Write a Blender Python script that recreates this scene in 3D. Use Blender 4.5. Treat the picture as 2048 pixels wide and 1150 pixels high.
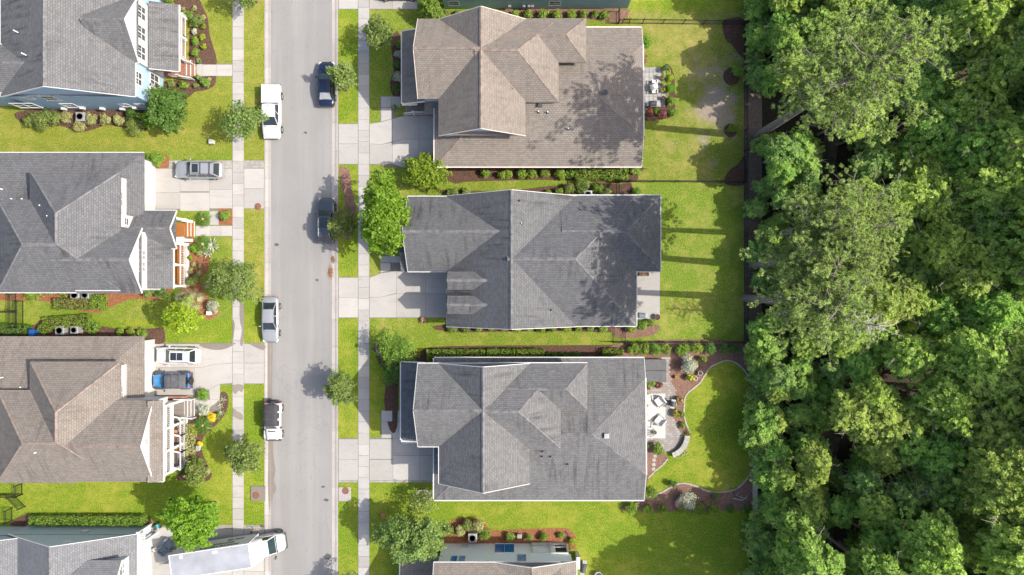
import bpy, math, random
import numpy as np
from mathutils import Vector, Matrix

scene = bpy.context.scene
for _o in list(bpy.data.objects):
    bpy.data.objects.remove(_o)
COL = scene.collection
R = math.radians
random.seed(7)

# ------------------------------------------------------------------ camera, sky, sun, exposure
CAM_H = 74.0                      # drone height above the street
FOC = 1365.0                      # focal length in photo pixels
SPX = FOC / CAM_H                 # photo pixels per metre on the ground
cam_d = bpy.data.cameras.new('camera')
cam = bpy.data.objects.new('camera', cam_d)
COL.objects.link(cam)
cam.location = (0, 0, CAM_H)
cam.rotation_euler = (0, 0, 0)
cam_d.sensor_width = 36.0
cam_d.lens = 36.0 * FOC / 2048.0
cam_d.clip_start = 0.5
cam_d.clip_end = 2000
scene.camera = cam

SUN_ELEV, SUN_DIR = R(46), R(-4)   # light arrives from +x, a touch south
world = bpy.data.worlds.new("World")
scene.world = world
world.use_nodes = True
wn = world.node_tree.nodes
wl = world.node_tree.links
wn.clear()
sky = wn.new('ShaderNodeTexSky')
sky.sky_type = 'NISHITA'
sky.sun_disc = False
sky.sun_elevation = SUN_ELEV
sky.sun_rotation = R(90) - SUN_DIR
sky.air_density = 1.0
sky.dust_density = 3.5
sky.ozone_density = 0.6
bg = wn.new('ShaderNodeBackground')
bg.inputs['Strength'].default_value = 0.15
wo = wn.new('ShaderNodeOutputWorld')
wl.new(sky.outputs[0], bg.inputs[0])
wl.new(bg.outputs[0], wo.inputs[0])

sun_d = bpy.data.lights.new('sun', 'SUN')
sun_d.energy = 3.6
sun_d.angle = R(0.53)
sun_d.color = (1.0, 0.94, 0.83)
sun = bpy.data.objects.new('sun', sun_d)
COL.objects.link(sun)
sv = Vector((math.cos(SUN_ELEV) * math.cos(SUN_DIR), math.cos(SUN_ELEV) * math.sin(SUN_DIR), math.sin(SUN_ELEV)))
sun.rotation_euler = sv.to_track_quat('Z', 'Y').to_euler()
sun.location = (60, -5, 60)

scene.view_settings.view_transform = 'Standard'
scene.view_settings.look = 'None'
scene.view_settings.exposure = 0.92
scene.view_settings.gamma = 1.0
scene.view_settings.use_curve_mapping = False
scene.cycles.max_bounces = 5
scene.cycles.diffuse_bounces = 3
scene.cycles.transmission_bounces = 3
scene.cycles.transparent_max_bounces = 4
scene.cycles.use_adaptive_sampling = True
scene.cycles.adaptive_threshold = 0.02


def P(px, py, z=0.0):
    """photo pixel of a point known to stand at height z -> metres"""
    k = (CAM_H - z) / FOC
    return Vector(((px - 1024) * k, (575 - py) * k, z))


def X(px, z=0.0):
    return (px - 1024) * (CAM_H - z) / FOC


def Y(py, z=0.0):
    return (575 - py) * (CAM_H - z) / FOC


# ------------------------------------------------------------------ node materials
MATS = {}


class NB:
    """small node-tree builder"""
    def __init__(self, name):
        m = bpy.data.materials.new(name)
        m.use_nodes = True
        self.m = m
        self.t = m.node_tree
        self.t.nodes.clear()
        self.out = self.n('ShaderNodeOutputMaterial')

    def n(self, typ, **kw):
        o = self.t.nodes.new(typ)
        for k, v in kw.items():
            if k in o.inputs:
                o.inputs[k].default_value = v
            else:
                setattr(o, k, v)
        return o

    def l(self, a, b):
        self.t.links.new(a, b)

    def val(self, node_in, v):
        if hasattr(v, 'is_output'):
            self.l(v, node_in)
        else:
            node_in.default_value = v

    def noise(self, vec, scale, detail=4, rough=0.55):
        o = self.n('ShaderNodeTexNoise')
        o.inputs['Scale'].default_value = scale
        o.inputs['Detail'].default_value = detail
        o.inputs['Roughness'].default_value = rough
        if vec is not None:
            self.l(vec, o.inputs['Vector'])
        return o.outputs['Fac']

    def ramp(self, fac, stops):
        o = self.n('ShaderNodeValToRGB')
        e = o.color_ramp.elements
        while len(e) < len(stops):
            e.new(0.5)
        for i, (p, c) in enumerate(stops):
            e[i].position = p
            e[i].color = (*c, 1) if len(c) == 3 else c
        self.l(fac, o.inputs[0])
        return o.outputs['Color']

    def mix(self, fac, a, b, mode='MIX'):
        o = self.n('ShaderNodeMix', data_type='RGBA', blend_type=mode)
        self.val(o.inputs[0], fac)
        for i, v in ((6, a), (7, b)):
            if not hasattr(v, 'is_output') and len(v) == 3:
                v = (*v, 1)
            self.val(o.inputs[i], v)
        return o.outputs[2]

    def math(self, op, a, b=0.0):
        o = self.n('ShaderNodeMath', operation=op)
        self.val(o.inputs[0], a)
        self.val(o.inputs[1], b)
        return o.outputs[0]

    def remap(self, v, a, b, c=0.0, d=1.0):
        o = self.n('ShaderNodeMapRange')
        self.l(v, o.inputs[0])
        for i, q in enumerate((a, b, c, d)):
            o.inputs[i + 1].default_value = q
        return o.outputs[0]

    def pos(self):
        return self.n('ShaderNodeNewGeometry').outputs['Position']

    def uv(self):
        return self.n('ShaderNodeUVMap').outputs[0]

    def scaled(self, vec, s):
        o = self.n('ShaderNodeMapping')
        o.inputs['Scale'].default_value = s
        self.l(vec, o.inputs[0])
        return o.outputs[0]

    def bump(self, h, strength=0.5, dist=0.02):
        o = self.n('ShaderNodeBump')
        o.inputs['Strength'].default_value = strength
        o.inputs['Distance'].default_value = dist
        self.l(h, o.inputs['Height'])
        return o.outputs[0]

    def pbr(self, col, rough=0.8, normal=None, metallic=0.0, spec=0.35, coat=0.0):
        o = self.n('ShaderNodeBsdfPrincipled')
        if not hasattr(col, 'is_output') and len(col) == 3:
            col = (*col, 1)
        self.val(o.inputs['Base Color'], col)
        self.val(o.inputs['Roughness'], rough)
        o.inputs['Metallic'].default_value = metallic
        o.inputs['Specular IOR Level'].default_value = spec
        o.inputs['Coat Weight'].default_value = coat
        if coat:
            o.inputs['Coat Roughness'].default_value = 0.06
        if normal is not None:
            self.l(normal, o.inputs['Normal'])
        self.l(o.outputs[0], self.out.inputs[0])
        return self.m


def mat_plain(name, col, rough=0.6, var=0.12, scale=3.0, metallic=0.0, spec=0.35, coat=0.0):
    b = NB(name)
    p = b.n('ShaderNodeTexCoord').outputs['Object']
    f = b.noise(p, scale, 5)
    c = b.mix(b.remap(f, 0.3, 0.7), [x * (1 - var) for x in col], [min(1, x * (1 + var)) for x in col])
    g = b.noise(p, scale * 9, 3)
    return b.pbr(c, b.remap(g, 0.3, 0.7, rough * 0.85, min(1, rough * 1.1)), None, metallic, spec, coat)


def mat_shingle(name, c_dark, c_light, c_stain, stain=0.5):
    b = NB(name)
    uv = b.uv()
    br = b.n('ShaderNodeTexBrick')
    br.offset = 0.5
    br.inputs['Scale'].default_value = 1.0
    br.inputs['Brick Width'].default_value = 0.33
    br.inputs['Row Height'].default_value = 0.205
    br.inputs['Mortar Size'].default_value = 0.016
    br.inputs['Mortar Smooth'].default_value = 0.4
    br.inputs['Bias'].default_value = 0.0
    br.inputs['Color1'].default_value = (*c_dark, 1)
    br.inputs['Color2'].default_value = (*c_light, 1)
    br.inputs['Mortar'].default_value = (*[x * 0.55 for x in c_dark], 1)
    # slightly wandering courses
    wob = b.n('ShaderNodeVectorMath', operation='ADD')
    ns = b.n('ShaderNodeTexNoise')
    ns.inputs['Scale'].default_value = 0.7
    ns.inputs['Detail'].default_value = 2
    b.l(uv, ns.inputs['Vector'])
    sc = b.n('ShaderNodeVectorMath', operation='SCALE')
    sc.inputs['Scale'].default_value = 0.012
    b.l(ns.outputs['Color'], sc.inputs[0])
    b.l(uv, wob.inputs[0])
    b.l(sc.outputs[0], wob.inputs[1])
    b.l(wob.outputs[0], br.inputs['Vector'])
    col = br.outputs['Color']
    g = b.noise(uv, 26, 2, 0.7)
    col = b.mix(b.remap(g, 0.25, 0.75, 0.0, 0.55), col, b.mix(1.0, col, (1.55, 1.55, 1.55), 'MULTIPLY'))
    st = b.noise(b.scaled(uv, (2.2, 0.22, 1)), 1.0, 6, 0.65)
    big = b.noise(uv, 0.16, 3, 0.5)
    f = b.math('MULTIPLY', b.remap(st, 0.48, 0.72), b.remap(big, 0.42, 0.62))
    col = b.mix(b.math('MULTIPLY', f, stain), col, c_stain)
    lg = b.noise(uv, 0.45, 4, 0.6)
    col = b.mix(b.remap(lg, 0.3, 0.7, 0.0, 0.35), col, b.mix(1.0, col, (1.3, 1.28, 1.26), 'MULTIPLY'))
    h = b.math('ADD', b.math('MULTIPLY', br.outputs['Fac'], -1.0), b.math('MULTIPLY', g, 0.35))
    return b.pbr(col, 0.93, b.bump(h, 0.7, 0.03), spec=0.2)


def mat_concrete(name, c, c2, stain=(0.2, 0.18, 0.16), s=0.35):
    b = NB(name)
    p = b.pos()
    oi = b.n('ShaderNodeObjectInfo').outputs['Random']
    f1 = b.noise(p, 0.5, 5, 0.6)
    f2 = b.noise(p, 7, 5, 0.7)
    col = b.mix(b.remap(f1, 0.3, 0.7), c, c2)
    col = b.mix(b.remap(f2, 0.35, 0.75, 0, 0.3), col, [x * 0.72 for x in c])
    f3 = b.noise(b.scaled(p, (1, 2.0, 1)), 0.9, 8, 0.7)
    col = b.mix(b.math('MULTIPLY', b.remap(f3, 0.55, 0.75), s), col, stain)
    f4 = b.noise(b.scaled(p, (0.25, 1.6, 1)), 1.1, 5, 0.65)
    col = b.mix(b.remap(f4, 0.56, 0.74, 0, 0.28), col, [x * 0.62 for x in c])
    k = b.remap(oi, 0, 1, 0.87, 1.07)
    cm = b.n('ShaderNodeVectorMath', operation='SCALE')
    b.l(col, cm.inputs[0])
    b.l(k, cm.inputs['Scale'])
    return b.pbr(cm.outputs[0], 0.9, b.bump(b.noise(p, 30, 4), 0.3, 0.01), spec=0.2)


def mat_asphalt():
    b = NB('asphalt')
    p = b.pos()
    f1 = b.noise(p, 0.13, 5, 0.6)
    col = b.mix(b.remap(f1, 0.3, 0.7), (0.188, 0.184, 0.180), (0.226, 0.221, 0.217))
    lane = b.noise(b.scaled(p, (1.0, 0.05, 1)), 0.8, 4, 0.6)
    col = b.mix(b.remap(lane, 0.45, 0.7, 0, 0.4), col, (0.30, 0.29, 0.28))
    oil = b.noise(b.scaled(p, (1.3, 0.5, 1)), 1.5, 6, 0.75)
    col = b.mix(b.remap(oil, 0.60, 0.76, 0, 0.55), col, (0.12, 0.115, 0.11))
    sp = b.noise(p, 22, 3, 0.8)
    col = b.mix(b.remap(sp, 0.5, 0.7, 0, 0.5), col, (0.34, 0.33, 0.32))
    col = b.mix(b.remap(sp, 0.5, 0.3, 0, 0.5), col, (0.14, 0.135, 0.13))
    f3 = b.noise(p, 1.1, 6, 0.7)
    col = b.mix(b.remap(f3, 0.60, 0.8, 0, 0.45), col, (0.13, 0.12, 0.115))
    vo = b.n('ShaderNodeTexVoronoi', feature='DISTANCE_TO_EDGE')
    vo.inputs['Scale'].default_value = 0.11
    wv = b.n('ShaderNodeVectorMath', operation='ADD')
    nz = b.n('ShaderNodeTexNoise')
    nz.inputs['Scale'].default_value = 0.6
    nz.inputs['Detail'].default_value = 6
    b.l(p, nz.inputs['Vector'])
    b.l(p, wv.inputs[0])
    b.l(nz.outputs['Color'], wv.inputs[1])
    b.l(wv.outputs[0], vo.inputs['Vector'])
    crack = b.math('MULTIPLY', b.remap(vo.outputs['Distance'], 0.0, 0.004, 0.16, 0.0), b.remap(b.noise(p, 0.25, 2), 0.45, 0.55))
    col = b.mix(crack, col, (0.10, 0.095, 0.09))
    return b.pbr(col, 0.92, b.bump(sp, 0.5, 0.012), spec=0.2)


def mat_lawn(name, greens, dry, soil, dry_amt=(0.45, 0.7), soil_amt=(0.7, 0.85), soil_at=None):
    """greens: dark, mid, light; patches of dry grass and bare soil mixed by noise"""
    b = NB(name)
    p = b.pos()
    big = b.noise(p, 0.17, 7, 0.68)
    med = b.noise(p, 1.1, 6, 0.7)
    fine = b.noise(b.scaled(p, (1, 0.7, 1)), 9, 4, 0.75)
    vfine = b.noise(p, 30, 2, 0.8)
    col = b.ramp(fine, [(0.36, greens[0]), (0.5, greens[1]), (0.66, greens[2])])
    tuft = b.noise(b.scaled(p, (1, 0.8, 1)), 3.6, 3, 0.7)
    col = b.mix(b.remap(tuft, 0.38, 0.62, 0.45, 0.0), col, b.mix(1.0, col, (0.62, 0.72, 0.5), 'MULTIPLY'))
    col = b.mix(b.remap(vfine, 0.35, 0.7, 0.0, 0.55), col, b.mix(1.0, col, (0.55, 0.6, 0.5), 'MULTIPLY'))
    d = b.math('ADD', b.math('MULTIPLY', big, 0.6), b.math('MULTIPLY', med, 0.4))
    d = b.math('ADD', d, b.math('MULTIPLY', b.math('SUBTRACT', fine, 0.5), 0.25))
    col = b.mix(b.remap(d, dry_amt[0], dry_amt[1]), col, dry)
    s0 = b.noise(p, 0.33, 7, 0.7)
    s0 = b.math('ADD', s0, b.math('MULTIPLY', b.math('SUBTRACT', fine, 0.5), 0.25))
    if soil_at:
        dist = b.n('ShaderNodeVectorMath', operation='DISTANCE')
        b.l(b.scaled(p, (1.0, 0.62, 1)), dist.inputs[0])
        dist.inputs[1].default_value = (soil_at[0], soil_at[1] * 0.62, 0)
        s0 = b.math('ADD', s0, b.remap(dist.outputs['Value'], 0, soil_at[2], 0.27, -0.12))
    soilc = b.mix(b.remap(b.noise(p, 3.5, 5, 0.7), 0.35, 0.65), soil, [min(1, x * 1.35) for x in soil])
    col = b.mix(b.remap(s0, soil_amt[0], soil_amt[1]), col, soilc)
    return b.pbr(col, 0.95, b.bump(b.math('ADD', fine, b.math('MULTIPLY', vfine, 0.6)), 0.9, 0.05), spec=0.15)


def mat_mulch(name, c1, c2, c3):
    b = NB(name)
    p = b.pos()
    v = b.n('ShaderNodeTexVoronoi')
    v.inputs['Scale'].default_value = 11
    b.l(b.scaled(p, (1, 1.7, 1)), v.inputs['Vector'])
    col = b.ramp(v.outputs['Distance'], [(0.0, c3), (0.35, c2), (0.75, c1)])
    f = b.noise(p, 4, 6, 0.75)
    col = b.mix(b.remap(f, 0.35, 0.65), col, b.mix(1.0, col, (0.6, 0.55, 0.5), 'MULTIPLY'))
    return b.pbr(col, 0.95, b.bump(v.outputs['Distance'], 0.9, 0.05), spec=0.15)


def mat_leaf(name, dark, mid, light, trans=0.3, rough=0.5, cs=0.8, ca=0.5, da=0.0):
    b = NB(name)
    g = b.n('ShaderNodeNewGeometry')
    ri = g.outputs['Random Per Island']
    oi = b.n('ShaderNodeObjectInfo').outputs['Random']
    col = b.ramp(ri, [(0.0, dark), (0.5, mid), (1.0, light)])
    hs = b.n('ShaderNodeHueSaturation')
    b.l(col, hs.inputs['Color'])
    b.l(b.remap(oi, 0, 1, 0.485, 0.512), hs.inputs['Hue'])
    b.l(b.remap(oi, 0, 1, 0.82, 1.12), hs.inputs['Value'])
    clump = b.noise(g.outputs['Position'], cs, 3, 0.6)
    hv = b.mix(b.remap(clump, 0.42, 0.66, 0, ca), hs.outputs[0], light)
    if da:
        hv = b.mix(b.remap(clump, 0.52, 0.34, 0, da), hv, dark)
    d = b.n('ShaderNodeBsdfPrincipled')
    b.l(hv, d.inputs['Base Color'])
    d.inputs['Roughness'].default_value = rough
    d.inputs['Specular IOR Level'].default_value = 0.3
    t = b.n('ShaderNodeBsdfTranslucent')
    b.l(b.mix(1.0, hv, (1.25, 1.35, 0.55), 'MULTIPLY'), t.inputs[0])
    mx = b.n('ShaderNodeMixShader')
    mx.inputs[0].default_value = trans
    b.l(d.outputs[0], mx.inputs[1])
    b.l(t.outputs[0], mx.inputs[2])
    b.l(mx.outputs[0], b.out.inputs[0])
    return b.m


def mat_bark(name, c1, c2):
    b = NB(name)
    p = b.n('ShaderNodeTexCoord').outputs['Object']
    f = b.noise(b.scaled(p, (6, 6, 0.9)), 2.2, 6, 0.7)
    return b.pbr(b.mix(b.remap(f, 0.35, 0.65), c1, c2), 0.9, b.bump(f, 0.9, 0.04), spec=0.2)


def mat_siding(name, c, lap=0.16, dk=0.72):
    b = NB(name)
    uv = b.uv()
    sp = b.n('ShaderNodeSeparateXYZ')
    b.l(uv, sp.inputs[0])
    fr = b.math('FRACT', b.math('DIVIDE', sp.outputs[1], lap))
    line = b.remap(fr, 0.0, 0.14, dk, 1.0)
    f = b.noise(uv, 1.3, 5, 0.6)
    col = b.mix(b.remap(f, 0.3, 0.7), [x * 0.93 for x in c], c)
    cm = b.n('ShaderNodeVectorMath', operation='SCALE')
    b.l(col, cm.inputs[0])
    b.l(line, cm.inputs['Scale'])
    return b.pbr(cm.outputs[0], 0.6, b.bump(fr, 0.5, 0.02), spec=0.3)


def mat_boards(name, c1, c2, w=0.14):
    b = NB(name)
    uv = b.n('ShaderNodeTexCoord').outputs['Object']
    f = b.noise(b.scaled(uv, (3, 3, 3)), 3, 5, 0.7)
    oi = b.n('ShaderNodeObjectInfo').outputs['Random']
    col = b.mix(b.math('ADD', b.math('MULTIPLY', oi, 0.6), b.remap(f, 0.3, 0.7, 0, 0.4)), c1, c2)
    return b.pbr(col, 0.75, b.bump(f, 0.3, 0.01), spec=0.25)


M = MATS
M['shingle_tan'] = mat_shingle('tan_shingle', (0.152, 0.132, 0.115), (0.188, 0.165, 0.146), (0.085, 0.071, 0.062), 0.6)
M['shingle_tan2'] = mat_shingle('weathered_tan_shingle', (0.138, 0.121, 0.107), (0.172, 0.152, 0.136), (0.07, 0.057, 0.051), 0.85)
M['shingle_gray'] = mat_shingle('grey_shingle', (0.099, 0.099, 0.102), (0.129, 0.129, 0.133), (0.038, 0.036, 0.038), 0.95)
M['shingle_slate'] = mat_shingle('slate_grey_shingle', (0.088, 0.089, 0.094), (0.115, 0.116, 0.123), (0.034, 0.032, 0.035), 0.9)
M['shingle_blue'] = mat_shingle('pale_grey_shingle', (0.115, 0.118, 0.127), (0.145, 0.149, 0.159), (0.07, 0.07, 0.075), 0.4)
M['ridge_tan'] = mat_plain('tan_ridge_cap', (0.19, 0.148, 0.128), 0.9, 0.35, 2.0)
M['ridge_gray'] = mat_plain('grey_ridge_cap', (0.13, 0.125, 0.13), 0.9, 0.4, 2.0)
M['white'] = mat_plain('white_paint', (0.52, 0.52, 0.512), 0.5, 0.04)
M['trim_tan'] = mat_plain('almond_trim', (0.60, 0.52, 0.47), 0.5, 0.06)
M['white_siding'] = mat_siding('white_lap_siding', (0.455, 0.46, 0.467), 0.16, 0.8)
M['pale_blue'] = mat_siding('pale_blue_lap_siding', (0.47, 0.54, 0.60), 0.16, 0.85)
M['sky_blue'] = mat_siding('sky_blue_lap_siding', (0.33, 0.45, 0.57))
M['teal_siding'] = mat_siding('teal_grey_lap_siding', (0.26, 0.39, 0.43))
M['cream_siding'] = mat_siding('cream_lap_siding', (0.80, 0.81, 0.82), 0.16, 0.9)
M['brick'] = mat_plain('red_brick_skirt', (0.30, 0.15, 0.11), 0.9, 0.4, 6)
M['concrete'] = mat_concrete('driveway_concrete', (0.335, 0.318, 0.30), (0.375, 0.36, 0.342))
M['walk'] = mat_concrete('sidewalk_concrete', (0.325, 0.31, 0.295), (0.37, 0.355, 0.34), s=0.45)
M['kerb'] = mat_concrete('kerb_concrete', (0.305, 0.28, 0.265), (0.36, 0.335, 0.32), (0.2, 0.16, 0.14), 0.6)
M['joint'] = mat_plain('joint_filler', (0.16, 0.145, 0.13), 0.95, 0.3, 8)
M['wet'] = mat_concrete('wet_concrete', (0.185, 0.16, 0.14), (0.22, 0.195, 0.17))
M['paver'] = mat_concrete('paver_blocks', (0.27, 0.225, 0.20), (0.34, 0.30, 0.275))
M['paver_b'] = mat_concrete('grey_paver_blocks', (0.26, 0.25, 0.24), (0.31, 0.30, 0.29))
M['tile'] = mat_concrete('patio_tiles', (0.31, 0.298, 0.285), (0.37, 0.36, 0.348))
M['asphalt'] = mat_asphalt()
M['tar'] = mat_plain('tar_patch', (0.075, 0.075, 0.075), 0.9, 0.3)
M['debris'] = mat_plain('dry_debris', (0.22, 0.12, 0.07), 0.95, 0.4, 12)
M['lawn_dry'] = mat_lawn('dry_lawn', ((0.110, 0.15, 0.018), (0.195, 0.225, 0.030), (0.285, 0.29, 0.055)), (0.34, 0.275, 0.08), (0.32, 0.22, 0.12), (0.47, 0.72), (0.72, 0.9))  # yellow-green tone of dry grass
M['lawn_lush'] = mat_lawn('lush_lawn', ((0.074, 0.14, 0.010), (0.155, 0.228, 0.018), (0.255, 0.305, 0.036)), (0.33, 0.295, 0.05), (0.3, 0.21, 0.1), (0.46, 0.74), (0.74, 0.93))
M['lawn_mid'] = mat_lawn('front_lawn', ((0.085, 0.145, 0.015), (0.165, 0.225, 0.026), (0.26, 0.295, 0.05)), (0.34, 0.285, 0.08), (0.3, 0.21, 0.12), (0.48, 0.74), (0.70, 0.88))
M['lawn_back'] = mat_lawn('worn_back_lawn', ((0.095, 0.14, 0.018), (0.175, 0.22, 0.030), (0.26, 0.275, 0.055)), (0.32, 0.265, 0.09), (0.23, 0.19, 0.15), (0.46, 0.66), (0.60, 0.76), (X(1430), Y(210), 7.5))
M['lawn_rear'] = mat_lawn('back_lawn', ((0.085, 0.155, 0.015), (0.165, 0.24, 0.028), (0.265, 0.305, 0.055)), (0.34, 0.29, 0.085), (0.33, 0.23, 0.13), (0.48, 0.72), (0.66, 0.82))  # own green of the back lawn grass
M['forest_floor'] = mat_mulch('leaf_litter', (0.075, 0.06, 0.045), (0.05, 0.041, 0.031), (0.022, 0.019, 0.015))
M['pine_straw'] = mat_mulch('pine_straw', (0.27, 0.21, 0.17), (0.21, 0.16, 0.13), (0.12, 0.09, 0.075))  # colour lightened to offset the deep tree shade on the fence strip
M['trail'] = mat_plain('dirt_trail', (0.10, 0.083, 0.066), 0.95, 0.6, 0.9)
M['mulch_red'] = mat_mulch('red_brown_mulch', (0.34, 0.155, 0.08), (0.26, 0.115, 0.06), (0.13, 0.055, 0.03))
M['mulch_dark'] = mat_mulch('dark_mulch', (0.15, 0.09, 0.066), (0.10, 0.06, 0.046), (0.046, 0.028, 0.022))
M['mulch_pink'] = mat_mulch('faded_mulch', (0.29, 0.18, 0.14), (0.21, 0.125, 0.10), (0.10, 0.06, 0.048))
M['black_metal'] = mat_plain('black_fence_metal', (0.018, 0.018, 0.02), 0.45, 0.2)
M['grey_wood'] = mat_boards('weathered_fence_wood', (0.26, 0.24, 0.22), (0.38, 0.355, 0.33))
M['deck_orange'] = mat_boards('orange_deck_boards', (0.24, 0.085, 0.018), (0.31, 0.125, 0.03))
M['deck_gray'] = mat_boards('taupe_deck_boards', (0.155, 0.135, 0.122), (0.21, 0.185, 0.167))
M['deck_brick'] = mat_boards('terracotta_deck_boards', (0.22, 0.10, 0.068), (0.28, 0.14, 0.10))
M['glass'] = mat_plain('window_glass', (0.055, 0.065, 0.075), 0.08, 0.2, 1.0, 0.0, 0.8)
M['glass_blind'] = mat_plain('glass_over_pale_blind', (0.26, 0.27, 0.275), 0.15, 0.15, 1.0, 0.0, 0.6)
M['glass_blue'] = mat_plain('deep_blue_glass', (0.012, 0.15, 0.40), 0.06, 0.15, 1.0, 0.0, 0.6)
M['dark'] = mat_plain('dark_void', (0.02, 0.018, 0.016), 0.8, 0.2)
M['rust'] = mat_plain('rusty_iron', (0.17, 0.075, 0.05), 0.8, 0.3, 8)
M['grey_metal'] = mat_plain('grey_metal', (0.33, 0.33, 0.33), 0.45, 0.12, 5, 0.3)
M['grey_dark'] = mat_plain('charcoal_plastic', (0.055, 0.055, 0.06), 0.55, 0.2)
M['charcoal'] = mat_plain('charcoal_vinyl', (0.085, 0.085, 0.09), 0.6, 0.15, 2)
M['rubber'] = mat_plain('tyre_rubber', (0.022, 0.022, 0.023), 0.85, 0.15, 9)
M['rim'] = mat_plain('alloy', (0.62, 0.63, 0.65), 0.3, 0.1, 6, 0.7)
M['car_glass'] = mat_plain('car_glass', (0.018, 0.024, 0.028), 0.04, 0.2, 1, 0.0, 0.9)
M['car_glass_green'] = mat_plain('teal_windscreen', (0.022, 0.040, 0.045), 0.10, 0.35, 2.5, 0.0, 0.6)  # dark teal tint of the glass itself
M['car_white'] = mat_plain('white_car_paint', (0.50, 0.50, 0.505), 0.3, 0.02, 2, 0, 0.5, 0.6)
M['car_silver'] = mat_plain('silver_car_paint', (0.31, 0.32, 0.335), 0.32, 0.03, 2, 0.35, 0.5, 0.7)
M['car_navy'] = mat_plain('navy_car_paint', (0.006, 0.013, 0.038), 0.25, 0.08, 2, 0.2, 0.5, 0.8)
M['car_grey'] = mat_plain('graphite_car_paint', (0.060, 0.066, 0.078), 0.3, 0.06, 2, 0.3, 0.5, 0.8)
M['car_blue'] = mat_plain('bright_blue_car_paint', (0.035, 0.19, 0.44), 0.25, 0.08, 2, 0.1, 0.5, 0.8)
M['soft_top'] = mat_plain('black_soft_top', (0.040, 0.038, 0.045), 0.8, 0.2, 3)
M['soft_top_grey'] = mat_plain('faded_black_soft_top', (0.085, 0.085, 0.098), 0.8, 0.2, 3)
M['red_lens'] = mat_plain('red_lens', (0.42, 0.02, 0.03), 0.2, 0.1)
M['clear_lens'] = mat_plain('clear_lens', (0.6, 0.62, 0.64), 0.12, 0.1, 4, 0, 0.7)
M['orange_lens'] = mat_plain('amber_lens', (0.6, 0.2, 0.02), 0.2, 0.1)
M['truck_roof'] = mat_plain('truck_roof_skin', (0.27, 0.28, 0.31), 0.4, 0.16, 0.7, 0.0, 0.4)
M['truck_side'] = mat_plain('truck_side_panel', (0.50, 0.49, 0.48), 0.45, 0.06, 1.0)
M['lettering'] = mat_plain('black_lettering', (0.02, 0.02, 0.022), 0.6, 0.1)
M['sofa'] = mat_plain('slate_grey_upholstery', (0.15, 0.175, 0.21), 0.9, 0.15, 6)
M['cushion'] = mat_plain('white_cushion', (0.52, 0.515, 0.50), 0.8, 0.04)
M['rug'] = mat_plain('ivory_rug', (0.44, 0.42, 0.40), 0.95, 0.06, 1.5)
M['terracotta'] = mat_plain('terracotta', (0.45, 0.20, 0.11), 0.8, 0.15)
M['green_glaze'] = mat_plain('green_glaze', (0.10, 0.22, 0.14), 0.3, 0.15)
M['stone'] = mat_plain('pale_edging_stone', (0.33, 0.285, 0.255), 0.9, 0.25, 4)
M['blue_bin'] = mat_plain('blue_bin_plastic', (0.012, 0.075, 0.27), 0.4, 0.1)
M['toy_teal'] = mat_plain('teal_plastic', (0.07, 0.32, 0.33), 0.4, 0.1)
M['wood_brown'] = mat_plain('brown_wood', (0.23, 0.13, 0.08), 0.7, 0.2, 5)
M['bark'] = mat_bark('grey_brown_bark', (0.10, 0.08, 0.065), (0.20, 0.165, 0.14))
M['bark_pine'] = mat_bark('pine_bark', (0.125, 0.105, 0.098), (0.235, 0.205, 0.19))
M['bark_twig'] = mat_bark('pale_limb_bark', (0.20, 0.17, 0.14), (0.36, 0.32, 0.28))
M['bark_pale'] = mat_bark('pale_dead_wood', (0.36, 0.325, 0.30), (0.52, 0.48, 0.45))
M['seed_tan'] = mat_plain('sago_cone', (0.36, 0.235, 0.13), 0.9, 0.2, 9)
M['pvc'] = mat_plain('vent_pipe_white', (0.78, 0.78, 0.78), 0.4, 0.05)
# foliage
M['leaf_oak'] = mat_leaf('oak_leaf', (0.060, 0.105, 0.024), (0.119, 0.187, 0.041), (0.221, 0.281, 0.068))
M['leaf_oak2'] = mat_leaf('live_oak_leaf', (0.06, 0.10, 0.022), (0.125, 0.19, 0.04), (0.22, 0.28, 0.07))
M['leaf_bright'] = mat_leaf('lime_leaf', (0.055, 0.135, 0.008), (0.125, 0.27, 0.014), (0.22, 0.37, 0.03), 0.4)
M['leaf_green'] = mat_leaf('fresh_green_leaf', (0.072, 0.152, 0.020), (0.145, 0.254, 0.032), (0.246, 0.348, 0.051), 0.4)
M['leaf_yellow'] = mat_leaf('chartreuse_leaf', (0.10, 0.16, 0.008), (0.22, 0.30, 0.012), (0.34, 0.40, 0.03), 0.4)
M['leaf_olive'] = mat_leaf('olive_leaf', (0.06, 0.10, 0.022), (0.13, 0.19, 0.038), (0.25, 0.30, 0.075))
M['leaf_dark'] = mat_leaf('dark_leaf', (0.032, 0.078, 0.014), (0.066, 0.15, 0.022), (0.13, 0.225, 0.038))
M['leaf_hedge'] = mat_leaf('hedge_leaf', (0.060, 0.128, 0.017), (0.128, 0.230, 0.024), (0.289, 0.374, 0.043))
M['leaf_var'] = mat_leaf('variegated_leaf', (0.143, 0.176, 0.055), (0.297, 0.308, 0.110), (0.462, 0.451, 0.209))
M['leaf_lime'] = mat_leaf('yellow_lime_leaf', (0.08, 0.15, 0.01), (0.17, 0.28, 0.016), (0.27, 0.38, 0.035), 0.4)
M['leaf_silver'] = mat_leaf('silver_leaf', (0.187, 0.220, 0.154), (0.308, 0.341, 0.242), (0.462, 0.484, 0.363), 0.15)
M['leaf_red'] = mat_leaf('burgundy_leaf', (0.117, 0.039, 0.033), (0.221, 0.078, 0.065), (0.338, 0.143, 0.117))
M['flower_yellow'] = mat_leaf('yellow_bloom', (0.500, 0.360, 0.010), (0.660, 0.480, 0.015), (0.750, 0.600, 0.050), 0.2)
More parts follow.
